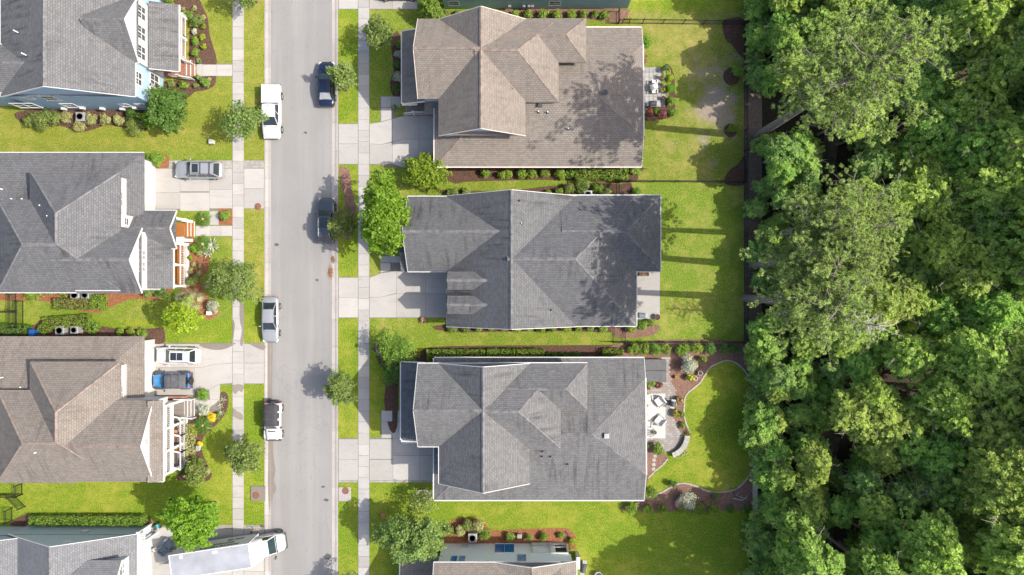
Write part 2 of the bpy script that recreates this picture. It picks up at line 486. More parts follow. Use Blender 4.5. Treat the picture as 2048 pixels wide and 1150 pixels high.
M['flower_red'] = mat_leaf('coral_bloom', (0.450, 0.100, 0.070), (0.600, 0.180, 0.120), (0.700, 0.320, 0.250), 0.2)
M['flower_orange'] = mat_leaf('orange_bloom', (0.500, 0.190, 0.010), (0.600, 0.280, 0.020), (0.660, 0.380, 0.050), 0.2)
M['flower_pink'] = mat_leaf('pink_bloom', (0.450, 0.160, 0.160), (0.580, 0.280, 0.260), (0.680, 0.450, 0.420), 0.2)
M['wood_a'] = mat_leaf('forest_leaf', (0.095, 0.185, 0.042), (0.24, 0.42, 0.09), (0.50, 0.66, 0.18), 0.52, 0.45, 1.1, 0.85, 0.12)
M['wood_b'] = mat_leaf('forest_leaf_yellowish', (0.14, 0.215, 0.044), (0.33, 0.46, 0.10), (0.60, 0.70, 0.20), 0.52, 0.45, 1.1, 0.85, 0.12)
M['wood_c'] = mat_leaf('forest_leaf_bluish', (0.08, 0.16, 0.048), (0.21, 0.36, 0.10), (0.45, 0.59, 0.20), 0.52, 0.45, 1.1, 0.85, 0.12)
M['needle'] = mat_leaf('pine_needle', (0.095, 0.15, 0.046), (0.27, 0.40, 0.115), (0.60, 0.72, 0.28), 0.3, 0.5, 2.2, 0.75, 0.55)
M['frond'] = mat_leaf('sago_frond', (0.03, 0.085, 0.012), (0.065, 0.15, 0.018), (0.13, 0.22, 0.03), 0.15, 0.4)
M['frond_pale'] = mat_leaf('palmetto_frond', (0.161, 0.196, 0.092), (0.287, 0.322, 0.161), (0.414, 0.437, 0.253), 0.2, 0.45)


# ------------------------------------------------------------------ objects
WM = {}     # world matrices as built


def prop(o, label=None, cat=None, group=None, kind=None):
    if label:
        o['label'] = label
    if cat:
        o['category'] = cat
    if group:
        o['group'] = group
    if kind:
        o['kind'] = kind
    return o


def thing(name, label, cat, loc=(0, 0, 0), rz=0.0, group=None, kind=None):
    o = bpy.data.objects.new(name, None)
    COL.objects.link(o)
    o.empty_display_size = 0.3
    o.location = loc
    o.rotation_euler = (0, 0, rz)
    WM[o.name] = Matrix.Translation(Vector(loc)) @ Matrix.Rotation(rz, 4, 'Z')
    return prop(o, label, cat, group, kind)


class MB:
    """collects polygons and links them as ONE mesh object"""
    def __init__(self):
        self.v = []
        self.f = []
        self.mi = []
        self.smooth = []

    def poly(self, pts, mi=0, smooth=False):
        n = len(self.v)
        self.v.extend(tuple(p) for p in pts)
        self.f.append(tuple(range(n, n + len(pts))))
        self.mi.append(mi)
        self.smooth.append(smooth)

    def grid(self, rows, mi=0, smooth=True, closed=False):
        n = len(self.v)
        w = len(rows[0])
        for r in rows:
            self.v.extend(tuple(p) for p in r)
        for i in range(len(rows) - 1):
            for j in range(w if closed else w - 1):
                k = (j + 1) % w
                self.f.append((n + i * w + j, n + i * w + k, n + (i + 1) * w + k, n + (i + 1) * w + j))
                self.mi.append(mi)
                self.smooth.append(smooth)

    def ring_cap(self, pts, mi=0, flip=False, smooth=False):
        self.poly(list(reversed(pts)) if flip else pts, mi, smooth)

    def box(self, c, s, rz=0.0, mi=0, mat=None):
        hx, hy, hz = s[0] / 2, s[1] / 2, s[2] / 2
        m = mat if mat is not None else Matrix.Translation(Vector(c)) @ Matrix.Rotation(rz, 4, 'Z')
        n = len(self.v)
        for z in (-hz, hz):
            for x, y in ((-hx, -hy), (hx, -hy), (hx, hy), (-hx, hy)):
                self.v.append(tuple(m @ Vector((x, y, z))))
        for q in ((3, 2, 1, 0), (4, 5, 6, 7), (0, 1, 5, 4), (1, 2, 6, 5), (2, 3, 7, 6), (3, 0, 4, 7)):
            self.f.append(tuple(n + i for i in q))
            self.mi.append(mi)
            self.smooth.append(False)

    def box2(self, a, b, mi=0):
        self.box([(a[i] + b[i]) / 2 for i in range(3)], [abs(b[i] - a[i]) for i in range(3)], 0, mi)

    def prism(self, pts, z0, z1, mi=0, bottom=False):
        """vertical prism over a counter-clockwise outline"""
        t = [(p[0], p[1], z1) for p in pts]
        bt = [(p[0], p[1], z0) for p in pts]
        self.poly(t, mi)
        if bottom:
            self.poly(list(reversed(bt)), mi)
        for i in range(len(pts)):
            j = (i + 1) % len(pts)
            self.poly((bt[i], bt[j], t[j], t[i]), mi)

    def tube(self, path, radii, n=7, mi=0, smooth=True, cap=True):
        rows = []
        path = [Vector(p) for p in path]
        for i, p in enumerate(path):
            d = (path[min(i + 1, len(path) - 1)] - path[max(i - 1, 0)])
            if d.length < 1e-6:
                d = Vector((0, 0, 1))
            d.normalize()
            a = d.orthogonal().normalized() if abs(d.z) < 0.9 else d.cross(Vector((1, 0, 0))).normalized()
            b = d.cross(a)
            r = radii[i] if hasattr(radii, '__len__') else radii
            rows.append([p + (a * math.cos(t) + b * math.sin(t)) * r for t in [2 * math.pi * k / n for k in range(n)]])
        self.grid(rows, mi, smooth, closed=True)
        if cap:
            self.poly(rows[-1], mi)
            self.poly(list(reversed(rows[0])), mi)

    def beam(self, a, b, w, h, mi=0):
        a, b = Vector(a), Vector(b)
        d = b - a
        L = d.length
        x = d.normalized()
        y = Vector((0, 0, 1)).cross(x)
        if y.length < 1e-4:
            y = Vector((0, 1, 0))
        y.normalize()
        z = x.cross(y)
        m = Matrix((x, y, z)).transposed().to_4x4()
        m.translation = (a + b) / 2
        self.box(None, (L, w, h), 0, mi, m)

    def lathe(self, prof, n=16, mi=0, c=(0, 0, 0), smooth=True):
        rows = [[(c[0] + r * math.cos(2 * math.pi * k / n), c[1] + r * math.sin(2 * math.pi * k / n), c[2] + z) for k in range(n)] for r, z in prof]
        self.grid(rows, mi, smooth, closed=True)
        self.poly(rows[-1], mi)

    def build(self, name, mats, parent=None, uv=False, local=False, kind=None, bevel=0):
        me = bpy.data.meshes.new(name)
        verts = self.v
        if parent is not None and not local:
            inv = WM[parent.name].inverted()
            verts = [tuple(inv @ Vector(p)) for p in verts]
        me.from_pydata(verts, [], self.f)
        if not isinstance(mats, (list, tuple)):
            mats = [mats]
        for m in mats:
            me.materials.append(M[m] if isinstance(m, str) else m)
        if len(mats) > 1:
            me.polygons.foreach_set('material_index', self.mi)
        me.polygons.foreach_set('use_smooth', self.smooth)
        if uv:
            ul = me.uv_layers.new(name='UVMap')
            Z = Vector((0, 0, 1))
            for pl in me.polygons:
                nrm = pl.normal
                h = Z.cross(nrm)
                if h.length < 1e-3:
                    h = Vector((1, 0, 0))
                h.normalize()
                u = nrm.cross(h)
                for li in pl.loop_indices:
                    q = self.v[me.loops[li].vertex_index]
                    q = Vector(q)
                    ul.data[li].uv = (q.dot(h), q.dot(u))
        me.update()
        o = bpy.data.objects.new(name, me)
        COL.objects.link(o)
        if parent is not None:
            o.parent = parent
            WM[o.name] = WM[parent.name].copy()
        else:
            WM[o.name] = Matrix.Identity(4)
        if kind:
            o['kind'] = kind
        if bevel:
            md = o.modifiers.new('bevel', 'BEVEL')
            md.width = bevel
            md.segments = 2
            md.limit_method = 'ANGLE'
        return o


def children(o):
    return [c for c in bpy.data.objects if c.parent == o]


def copy_thing(src, loc, rz=0.0, scale=(1, 1, 1), label=None, group=None, kids=None):
    c = src.copy()
    COL.objects.link(c)
    c.location = loc
    c.rotation_euler = (0, 0, rz)
    c.scale = scale
    if label:
        c['label'] = label
    if group:
        c['group'] = group
    WM[c.name] = Matrix.Translation(Vector(loc)) @ Matrix.Rotation(rz, 4, 'Z')
    for ch, subs in (kids if kids is not None else tree_of(src)):
        d = ch.copy()
        COL.objects.link(d)
        d.parent = c
        for s in subs:
            e = s.copy()
            COL.objects.link(e)
            e.parent = d
    return c


def tree_of(o):
    return [(ch, list(ch.children)) for ch in o.children]


ORD = ['first', 'second', 'third', 'fourth', 'fifth', 'sixth', 'seventh', 'eighth', 'ninth', 'tenth', 'eleventh', 'twelfth', 'thirteenth', 'fourteenth', 'fifteenth', 'sixteenth']


def smooth_poly(pts, sub=4):
    """closed Catmull-Rom through pixel points"""
    n = len(pts)
    out = []
    for i in range(n):
        p0, p1, p2, p3 = (Vector(pts[(i + k - 1) % n]) for k in range(4))
        for s in range(sub):
            t = s / sub
            out.append(0.5 * ((2 * p1) + (p2 - p0) * t + (2 * p0 - 5 * p1 + 4 * p2 - p3) * t * t + (3 * p1 - p0 - 3 * p2 + p3) * t ** 3))
    return out


def smooth_line(pts, sub=4):
    out = []
    n = len(pts)
    for i in range(n - 1):
        p0, p1, p2, p3 = (Vector(pts[min(max(i + k - 1, 0), n - 1)]) for k in range(4))
        for s in range(sub):
            t = s / sub
            out.append(0.5 * ((2 * p1) + (p2 - p0) * t + (2 * p0 - 5 * p1 + 4 * p2 - p3) * t * t + (3 * p1 - p0 - 3 * p2 + p3) * t ** 3))
    out.append(Vector(pts[-1]))
    return out


def ccw(pts):
    a = sum(pts[i][0] * pts[(i + 1) % len(pts)][1] - pts[(i + 1) % len(pts)][0] * pts[i][1] for i in range(len(pts)))
    return pts if a > 0 else list(reversed(pts))


def sheet(name, px_pts, z, mat, label=None, kind='structure', smooth=0, parent=None):
    """flat ground sheet from outline points; triangulated so concave outlines hold"""
    from mathutils.geometry import tessellate_polygon
    pts = smooth_poly(px_pts, smooth) if smooth else [Vector(p) for p in px_pts]
    w = ccw([P(p[0], p[1]) for p in pts])
    tri = tessellate_polygon([[Vector((p.x, p.y, 0)) for p in w]])
    fs = []
    for t in tri:
        q = [w[i] for i in t]
        up = (q[1] - q[0]).cross(q[2] - q[0]).z
        fs.append(tuple(t) if up > 0 else tuple(reversed(t)))
    me = bpy.data.meshes.new(name)
    me.from_pydata([(p.x, p.y, z) for p in w], [], fs)
    me.update()
    me.materials.append(M[mat])
    o = bpy.data.objects.new(name, me)
    COL.objects.link(o)
    WM[o.name] = Matrix.Identity(4)
    if parent is not None:
        o.parent = parent
    prop(o, label, None, None, kind)
    return o


# ------------------------------------------------------------------ foliage builders
def quads_mesh(name, verts, mat, nper=4):
    """verts: (N*nper,3) numpy, every nper vertices one face"""
    n = len(verts) // nper
    me = bpy.data.meshes.new(name)
    me.vertices.add(len(verts))
    me.vertices.foreach_set('co', np.ascontiguousarray(verts, dtype=np.float32).ravel())
    me.loops.add(n * nper)
    me.loops.foreach_set('vertex_index', np.arange(n * nper, dtype=np.int32))
    me.polygons.add(n)
    me.polygons.foreach_set('loop_start', np.arange(0, n * nper, nper, dtype=np.int32))
    try:
        me.polygons.foreach_set('loop_total', np.full(n, nper, dtype=np.int32))
    except Exception:
        pass
    me.materials.append(M[mat] if isinstance(mat, str) else mat)
    me.update(calc_edges=True)
    me.validate()
    return me


def norm(a):
    return a / np.maximum(np.linalg.norm(a, axis=1, keepdims=True), 1e-9)


def leaf_verts(rng, pos, nrm, size, aspect=0.6, droop=0.0):
    n = len(pos)
    nrm = norm(nrm)
    t = norm(np.cross(nrm, rng.normal(size=(n, 3))))
    b = np.cross(nrm, t)
    s = size[:, None]
    v = np.empty((n, 4, 3))
    v[:, 0] = pos + t * s * 0.5
    v[:, 1] = pos + b * s * 0.5 * aspect + t * s * 0.05
    v[:, 2] = pos - t * s * 0.5 - nrm * s * droop
    v[:, 3] = pos - b * s * 0.5 * aspect + t * s * 0.05
    return v.reshape(-1, 3)


def crown_leaves(rng, lumps, n, size, up=0.4, jit=0.38, low=-0.35, aspect=0.6, fill=0.3, shag=.22):
    c = np.array([l[0] for l in lumps], dtype=float)
    r = np.array([l[1] for l in lumps], dtype=float)
    w = r ** 2
    k = rng.choice(len(lumps), n, p=w / w.sum())
    d = norm(rng.normal(size=(n, 3)))
    d[:, 2] = np.where(d[:, 2] < low, -d[:, 2], d[:, 2])
    rad = r[k] * (1 - fill * rng.random(n) ** 1.3 + shag * np.abs(rng.normal(size=n)) * (rng.random(n) < .5))
    pos = c[k] + d * rad[:, None] * np.array([1, 1, 0.85])
    nr = d * 0.9 + np.array([0, 0, up]) + rng.normal(size=(n, 3)) * jit
    return leaf_verts(rng, pos, nr, size * (0.65 + 0.7 * rng.random(n)), aspect)


def spray_leaves(rng, Rx, Ry, Rz, zc, S, per, size, spr=.62, long=1.5, off=(0, 0), low=-.35, aspect=.55):
    """foliage as many leafy sprays: flattened, outward-reaching tufts of leaves on an uneven crown shell"""
    d = norm(rng.normal(size=(S, 3)))
    d[:, 2] = np.where(d[:, 2] < low, -d[:, 2], d[:, 2])
    az = np.arctan2(d[:, 1], d[:, 0])
    ph = rng.random(6) * 6.283
    lob = 1 + .13 * np.sin(2 * az + ph[0]) + .12 * np.sin(3 * az + ph[1] + 2 * d[:, 2]) + .10 * np.sin(5 * az + ph[2] - 3 * d[:, 2])
    q = (.50 + .52 * rng.random(S) ** .55) * lob * (1 + .06 * rng.normal(size=S))
    c = d * q[:, None] * np.array([Rx, Ry, Rz]) + np.array([off[0], off[1], zc])
    out = norm(d * np.array([1, 1, .35]) + rng.normal(size=(S, 3)) * .35)
    nr = norm(d * .45 + np.array([0, 0, .75]) + rng.normal(size=(S, 3)) * .28)
    t = norm(out - nr * (out * nr).sum(1, keepdims=True))
    b = np.cross(nr, t)
    sc = spr * (.55 + .75 * rng.random(S))
    k = np.repeat(np.arange(S), per)
    n = len(k)
    r = np.sqrt(rng.random(n))
    a = rng.random(n) * 6.283
    u, v = r * np.cos(a) * sc[k] * long, r * np.sin(a) * sc[k] * (1 - .35 * np.cos(a))
    pos = c[k] + t[k] * u[:, None] + b[k] * v[:, None] + nr[k] * (rng.normal(size=n) * .10 * sc[k] - .22 * (u / long) ** 2)[:, None]
    ln = nr[k] + rng.normal(size=(n, 3)) * .42
    return leaf_verts(rng, pos, ln, size * (.6 + .8 * rng.random(n)), aspect)


def make_lumps(rng, Rx, Ry, Rz, zc, k, rl=(0.26, 0.42), out=(0.45, 0.8), low=-0.5):
    L = []
    R0 = min(Rx, Ry)
    for i in range(k):
        d = rng.normal(size=3)
        d /= np.linalg.norm(d)
        if d[2] < low:
            d[2] = -d[2]
        q = out[0] + (out[1] - out[0]) * rng.random() ** 0.6
        r = R0 * (rl[0] + (rl[1] - rl[0]) * rng.random())
        L.append((np.array([d[0] * Rx * q, d[1] * Ry * q, zc + d[2] * Rz * q]), r))
    return L


def trunk_mb(rng, H0, r0, targets, lean=(0, 0), seg=5):
    mb = MB()
    path, rad = [], []
    for i in range(seg + 1):
        t = i / seg
        path.append((lean[0] * t + 0.05 * r0 * rng.normal(), lean[1] * t + 0.05 * r0 * rng.normal(), -0.08 + (H0 + 0.08) * t))
        rad.append(r0 * (1.25 - 0.25 * min(1, t * 6)) * (1 - 0.45 * t))
    mb.tube(path, rad, 8)
    top = Vector(path[-1])
    for tg in targets:
        tg = Vector(tg)
        f = 0.55 + 0.45 * rng.random()
        st = Vector(path[0]).lerp(top, f)
        mid = st.lerp(tg, 0.5) + Vector((rng.normal() * .15, rng.normal() * .15, 0.12 * (tg - st).length))
        mb.tube([st, mid, tg], [r0 * 0.42, r0 * 0.26, r0 * 0.07], 5)
    return mb


LEAF_N, LEAF_S = 1.3, .8


def tree(name, label, cat, base, R=2.0, H=5.0, Rz=None, Ry=None, mat='leaf_oak', bark='bark', n=3500, size=0.28, k=22, seed=1, group=None,
         rl=(0.26, 0.42), out=(0.45, 0.8), trunk_r=None, aspect=0.6, up=0.45, lean=(0, 0), fill=0.3, low=-0.35, twigs=0, shag=.22, spray=1.0, long=1.45):
    rng = np.random.default_rng(seed)
    Ry = Ry or R
    Rz = Rz or R * 0.8
    zc = H - Rz
    root = thing(name, label, cat, base, 0, group)
    L = make_lumps(rng, R, Ry, Rz, zc, k, rl, out)
    L = [(l[0] + np.array([lean[0], lean[1], 0]), l[1]) for l in L]
    per = 46
    S = max(12, int(n * LEAF_N / per))
    spr = spray * math.sqrt((R * Ry + R * Rz + Ry * Rz) / S) * 1.35
    me = quads_mesh('crown', spray_leaves(rng, R * .86, Ry * .86, Rz, zc, S, per, size * LEAF_S, spr, long, lean, low, aspect), mat)
    o = bpy.data.objects.new('crown', me)
    COL.objects.link(o)
    o.parent = root
    tr = trunk_r or max(0.05, R * 0.055)
    mb = trunk_mb(rng, max(0.3, zc - Rz * 0.3), tr, [l[0] for l in L[:12]], lean)
    for l in L[12:12 + twigs]:
        c = Vector(l[0])
        top = c + Vector((c.x * .25 + rng.normal() * .3, c.y * .25 + rng.normal() * .3, l[1] * 1.15))
        mb.tube([(0, 0, zc - Rz * .4), tuple(c), tuple(top)], [tr * .4, tr * .22, .012], 5)
        for q in range(2):
            e = top + Vector((rng.normal() * .5, rng.normal() * .5, .05 + abs(rng.normal()) * .25))
            mb.tube([tuple(c.lerp(top, .6)), tuple(e)], [tr * .14, .008], 4)
    mb.build('trunk', bark, root, local=True)
    return root


def bush(name, label, cat, base, R=0.5, H=0.8, Ry=None, mat='leaf_hedge', n=500, size=0.16, k=9, seed=1, group=None, flower=None, nf=0, fsize=0.16, aspect=0.6):
    """low shrub: leaves from the ground up over a few woody stems"""
    rng = np.random.default_rng(seed)
    Ry = Ry or R
    root = thing(name, label, cat, base, 0, group)
    L = make_lumps(rng, R, Ry, H * 0.5, H * 0.48, k, (0.34, 0.5), (0.3, 0.62), low=-0.2)
    me = quads_mesh('foliage', crown_leaves(rng, L, n, size, aspect=aspect), mat)
    o = bpy.data.objects.new('foliage', me)
    COL.objects.link(o)
    o.parent = root
    mb = MB()
    for l in L[:5]:
        mb.tube([(0, 0, -0.03), tuple(l[0] * 0.6 + np.array([0, 0, 0.02])), tuple(l[0])], [0.03, 0.022, 0.01], 5)
    mb.build('stem', 'bark', root, local=True)
    if flower:
        me = quads_mesh('blossom', crown_leaves(rng, L, nf, fsize, aspect=0.9, fill=0.05, low=0.1), flower)
        o = bpy.data.objects.new('blossom', me)
        COL.objects.link(o)
        o.parent = root
        o['kind'] = 'stuff'
    return root


def hedge(name, label, a, b, w, h, mat='leaf_hedge', seed=1, size=0.15, dens=150, group=None, bumpy=0.12):
    """clipped hedge between two ground points"""
    rng = np.random.default_rng(seed)
    a, b = Vector(a), Vector(b)
    L = (b - a).length
    ang = math.atan2(b.y - a.y, b.x - a.x)
    root = thing(name, label, 'hedge', (a + b) / 2, ang, group)
    area = L * w + 2 * (L + w) * h
    n = int(area * dens)
    face = rng.random(n) * area
    pos = np.empty((n, 3))
    nr = np.zeros((n, 3))
    u, v = rng.random(n), rng.random(n)
    top = face < L * w
    lo = (face >= L * w) & (face < L * w + 2 * L * h)
    en = ~top & ~lo
    sg = np.where(rng.random(n) < 0.5, 1.0, -1.0)
    pos[top] = np.stack([(u[top] - .5) * L, (v[top] - .5) * w, np.full(top.sum(), h)], 1)
    nr[top, 2] = 1
    pos[lo] = np.stack([(u[lo] - .5) * L, sg[lo] * w / 2, v[lo] * h], 1)
    nr[lo, 1] = sg[lo]
    pos[en] = np.stack([sg[en] * L / 2, (u[en] - .5) * w, v[en] * h], 1)
    nr[en, 0] = sg[en]
    # lumps along the run, rounded shoulders
    wob = bumpy * (np.sin(pos[:, 0] * 4.1 + seed) * 0.6 + np.sin(pos[:, 0] * 9.3 + seed * 2 + pos[:, 1] * 5) * 0.4)
    edge = np.clip((np.abs(pos[:, 1]) / (w / 2) - 0.6) / 0.4, 0, 1) * top
    pos[:, 2] += np.where(top, wob - edge * 0.16, 0)
    pos[:, 1] *= 1 + np.where(lo, wob / (w / 2) * 0.6, 0)
    pos -= nr * (rng.random(n) ** 1.5 * 0.22)[:, None]
    nn = nr + np.array([0, 0, 0.25]) + rng.normal(size=(n, 3)) * 0.6
    me = quads_mesh('foliage', leaf_verts(rng, pos, nn, size * (0.65 + 0.7 * rng.random(n))), mat)
    o = bpy.data.objects.new('foliage', me)
    COL.objects.link(o)
    o.parent = root
    mb = MB()
    for i in range(max(2, int(L / 0.6))):
        x = -L / 2 + 0.3 + i * (L - 0.6) / max(1, int(L / 0.6) - 1)
        mb.tube([(x, 0, -0.05), (x + .05, .06, h * 0.4), (x - .05, -.04, h * 0.85)], [0.035, 0.03, 0.012], 5)
    mb.build('stem', 'bark', root, local=True)
    return root


def sago(label, base, R=1.0, nf=26, seed=1, group=None, name='sago_palm', cone=True):
    rng = np.random.default_rng(seed)
    root = thing(name, label, 'palm', base, rng.random() * 6, group)
    mb = MB()
    mb.lathe([(0.2, -0.05), (0.22, 0.25), (0.16, 0.45)], 10)
    mb.build('trunk', 'bark', root, local=True)
    if cone:
        mb = MB()
        mb.lathe([(0.17, 0.45), (0.18, 0.55), (0.12, 0.66), (0.03, 0.7)], 12)
        mb.build('seed_cone', 'seed_tan', root, local=True)
    # one frond mesh: midrib with leaflets both sides
    V = []
    N = 15
    for i in range(N):
        t0 = 0.16 + 0.84 * i / N
        x = R * t0
        z = 0.45 + R * (0.55 * t0 - 0.62 * t0 * t0)
        lw = R * 0.20 * math.sin(math.pi * min(1, t0 * 0.95 + 0.04)) + 0.03
        for s in (-1, 1):
            dx = R * 0.05
            V += [(x, 0, z), (x + dx * 0.7, s * lw * 0.5, z + 0.035), (x + dx * 2.1, s * lw, z + 0.01), (x + dx * 1.4, s * lw * 0.45, z + 0.02)]
    V += [(0.05, -0.014, 0.44), (R * 0.55, -0.012, 0.47 + R * 0.11), (R * 0.55, 0.012, 0.47 + R * 0.11), (0.05, 0.014, 0.44)]
    me = quads_mesh('frond', np.array(V), 'frond')
    for i in range(nf):
        o = bpy.data.objects.new('frond', me)
        COL.objects.link(o)
        o.parent = root
        a = 2 * math.pi * (i + 0.3 * rng.random()) / nf
        k = 0.82 + 0.25 * rng.random()
        o.rotation_euler = (0, R_(-6 + 22 * rng.random() - (16 if i % 3 == 0 else 0)), a)
        o.scale = (k, k, k)
    return root


def R_(d):
    return math.radians(d)


def rosette(name, label, cat, base, R=0.45, n=16, mat='leaf_silver', seed=1, h=0.4, w=0.09, group=None, part='leaf'):
    """agave / strap-leaf / fan-palm rosette, every leaf its own part"""
    rng = np.random.default_rng(seed)
    root = thing(name, label, cat, base, rng.random() * 6, group)
    V = []
    for i in range(4):
        t0, t1 = i / 4, (i + 1) / 4
        w0, w1 = (w * (1 - abs(2 * t - 0.7)) * 0.6 + w * 0.32 * (1 - t) for t in (t0, t1))
        f = lambda t: (R * t, h * (1.5 * t - 1.1 * t * t))
        (x0, z0), (x1, z1) = f(t0), f(t1)
        V += [(x0, -w0, z0 + 0.03), (x1, -w1, z1 + 0.03), (x1, 0, z1), (x0, 0, z0)]
        V += [(x0, 0, z0), (x1, 0, z1), (x1, w1, z1 + 0.03), (x0, w0, z0 + 0.03)]
    me = quads_mesh(part, np.array(V), mat)
    for i in range(n):
        o = bpy.data.objects.new(part, me)
        COL.objects.link(o)
        o.parent = root
        k = 0.75 + 0.4 * rng.random() * (1 if i < n * .7 else 0.6)
        o.rotation_euler = (rng.normal() * .15, R_(10 - 55 * (i / n) + 8 * rng.normal()), i * 2.4 + rng.normal() * .15)
        o.scale = (k, k, k)
    return root


def palmetto(label, base, R=1.5, n=18, seed=1):
    rng = np.random.default_rng(seed)
    root = thing('fan_palm', label, 'palm', base, 0)
    mb = MB()
    mb.tube([(0, 0, -0.05), (0.03, 0, 0.6), (0, 0, 1.25)], [0.26, 0.22, 0.2], 9)
    mb.build('trunk', 'bark', root, local=True)
    V = []
    # fan: stalk and pleated blades
    V += [(0.1, -0.02, 1.2), (R * 0.5, -0.015, 1.45), (R * 0.5, 0.015, 1.45), (0.1, 0.02, 1.2)]
    for i in range(15):
        a = R_(-105 + 210 * i / 14)
        ln = R * (0.52 - 0.12 * abs(i - 7) / 7)
        cx, cz = R * 0.5, 1.45
        tip = (cx + ln * math.cos(a), ln * math.sin(a), cz - 0.22 * ln + 0.05 * math.cos(a))
        m = (cx + ln * .5 * math.cos(a - .07), ln * .5 * math.sin(a - .07), cz + 0.03)
        m2 = (cx + ln * .5 * math.cos(a + .07), ln * .5 * math.sin(a + .07), cz - 0.01)
        V += [(cx, 0, cz), m, tip, m2]
    me = quads_mesh('frond', np.array(V), 'frond_pale')
    for i in range(n):
        o = bpy.data.objects.new('frond', me)
        COL.objects.link(o)
        o.parent = root
        k = 0.75 + 0.3 * rng.random()
        o.rotation_euler = (rng.normal() * .12, R_(20 - 45 * (i / n) * 1.6 + 6 * rng.normal()), i * 2.4)
        o.scale = (k, k, 1)
    return root


# ------------------------------------------------------------------ the ground, street and pavements
def structure(o, label=None):
    return prop(o, label, None, None, 'structure')


def box_structure(name, mat, a, b, label=None, parent=None):
    mb = MB()
    mb.box2(a, b)
    return structure(mb.build(name, mat, parent), label)


EXT = 90      # how far past the frame the place is built (photo pixels)
g = MB()
g.poly([(-180, -170, -0.15), (200, -170, -0.15), (200, 170, -0.15), (-180, 170, -0.15)])
structure(g.build('ground', 'lawn_mid'), 'grassy ground under and beyond the houses')


def rect(name, x0, y0, x1, y1, z, mat, label=None):
    return sheet(name, [(x0, y0), (x1, y0), (x1, y1), (x0, y1)], z, mat, label)


T, B_ = -EXT, 1150 + EXT
rect('forest_floor', 1486, T - 60, 2150, B_ + 60, -0.03, 'forest_floor', 'leaf litter floor of the woods')
rect('lawn', -60, T, 466, 302, 0.000, 'lawn_dry', 'dry yellow-green lawn round the blue house')
rect('lawn', -60, 302, 466, 640, 0.000, 'lawn_mid', 'green lawn beside the grey-roofed white house')
rect('lawn', -60, 640, 466, B_, 0.000, 'lawn_lush', 'lush lawn between the lower left houses')
rect('lawn', 486, T, 530, 595, 0.000, 'lawn_dry', 'dry verge strip along the left kerb')
rect('lawn', 486, 595, 530, B_, 0.000, 'lawn_lush', 'lush verge strip along the left kerb')
rect('lawn', 676, T, 718, B_, 0.000, 'lawn_lush', 'verge strip along the right kerb')
rect('lawn', 738, T, 1500, 20, 0.000, 'lawn_lush', 'lawn by the teal house')
rect('lawn', 738, 20, 1245, 338, 0.000, 'lawn_mid', 'front lawn of the tan-roofed house')
rect('lawn', 1245, 20, 1489, 363, 0.000, 'lawn_back', 'worn back lawn with bare soil behind the tan-roofed house')
rect('lawn', 738, 338, 1245, 690, 0.000, 'lawn_mid', 'lawn round the middle house')
rect('lawn', 1245, 363, 1489, 684, 0.000, 'lawn_rear', 'back lawn behind the middle house')
rect('lawn', 738, 690, 1500, B_, 0.000, 'lawn_lush', 'lush lawn round the lower right house')
rect('dirt_strip', 1487, T, 1524, 690, 0.004, 'pine_straw', 'bare pine-straw strip in tree shade along the woodland fence')
sheet('trail', [(1650, T), (1676, 40), (1668, 140), (1690, 230), (1672, 320), (1686, 400), (1660, 480), (1652, 560), (1678, 640), (1690, 730), (1662, 800), (1680, 880), (1660, 960), (1670, 1040), (1640, B_), (1616, B_), (1640, 1040), (1628, 960), (1640, 880), (1630, 800), (1656, 730), (1640, 640), (1622, 560), (1634, 480), (1652, 400), (1640, 320), (1656, 230), (1640, 140), (1648, 40)], -0.022, 'trail', 'dirt track through the woods', smooth=3)

structure(box_structure('street', 'asphalt', (X(541), Y(B_), -0.14), (X(664), Y(T), -0.05)), 'pale worn asphalt street')
# tar patches and debris in the street
for i, (px, py, r) in enumerate([(652, 1000, 4), (655, 1113, 7), (553, 489, 4), (611, 265, 3), (634, 560, 3), (646, 974, 3)]):
    mb = MB()
    rng = random.Random(i)
    c = P(px, py)
    mb.poly([(c.x + r / SPX * (0.6 + .6 * rng.random()) * math.cos(a) * 1.3, c.y + r / SPX * (0.5 + .5 * rng.random()) * math.sin(a), -0.046) for a in [k * math.pi / 5 for k in range(10)]])
    structure(mb.build('tar_patch', 'tar'), 'small dark tar patch on the asphalt')
for i, (px, py, w, h) in enumerate([(661, 545, 7, 17), (666, 519, 4, 8)]):
    rng = np.random.default_rng(i)
    n = 260
    c = P(px, py)
    q = rng.normal(size=(n, 2)) * np.array([w, h]) / SPX * 0.36
    pos = np.stack([c.x + q[:, 0], c.y + q[:, 1], -0.045 + 0.09 * rng.random(n) * np.exp(-(q ** 2).sum(1) * 8)], 1)
    o = bpy.data.objects.new('dead_leaves', quads_mesh('dead_leaves', leaf_verts(rng, pos, np.array([0, 0, 1.]) + rng.normal(size=(n, 3)) * .5, 0.12 + 0.08 * rng.random(n)), 'debris'))
    COL.objects.link(o)
    prop(o, 'brown heap of dead leaves lying in the right gutter', None, None, 'stuff')


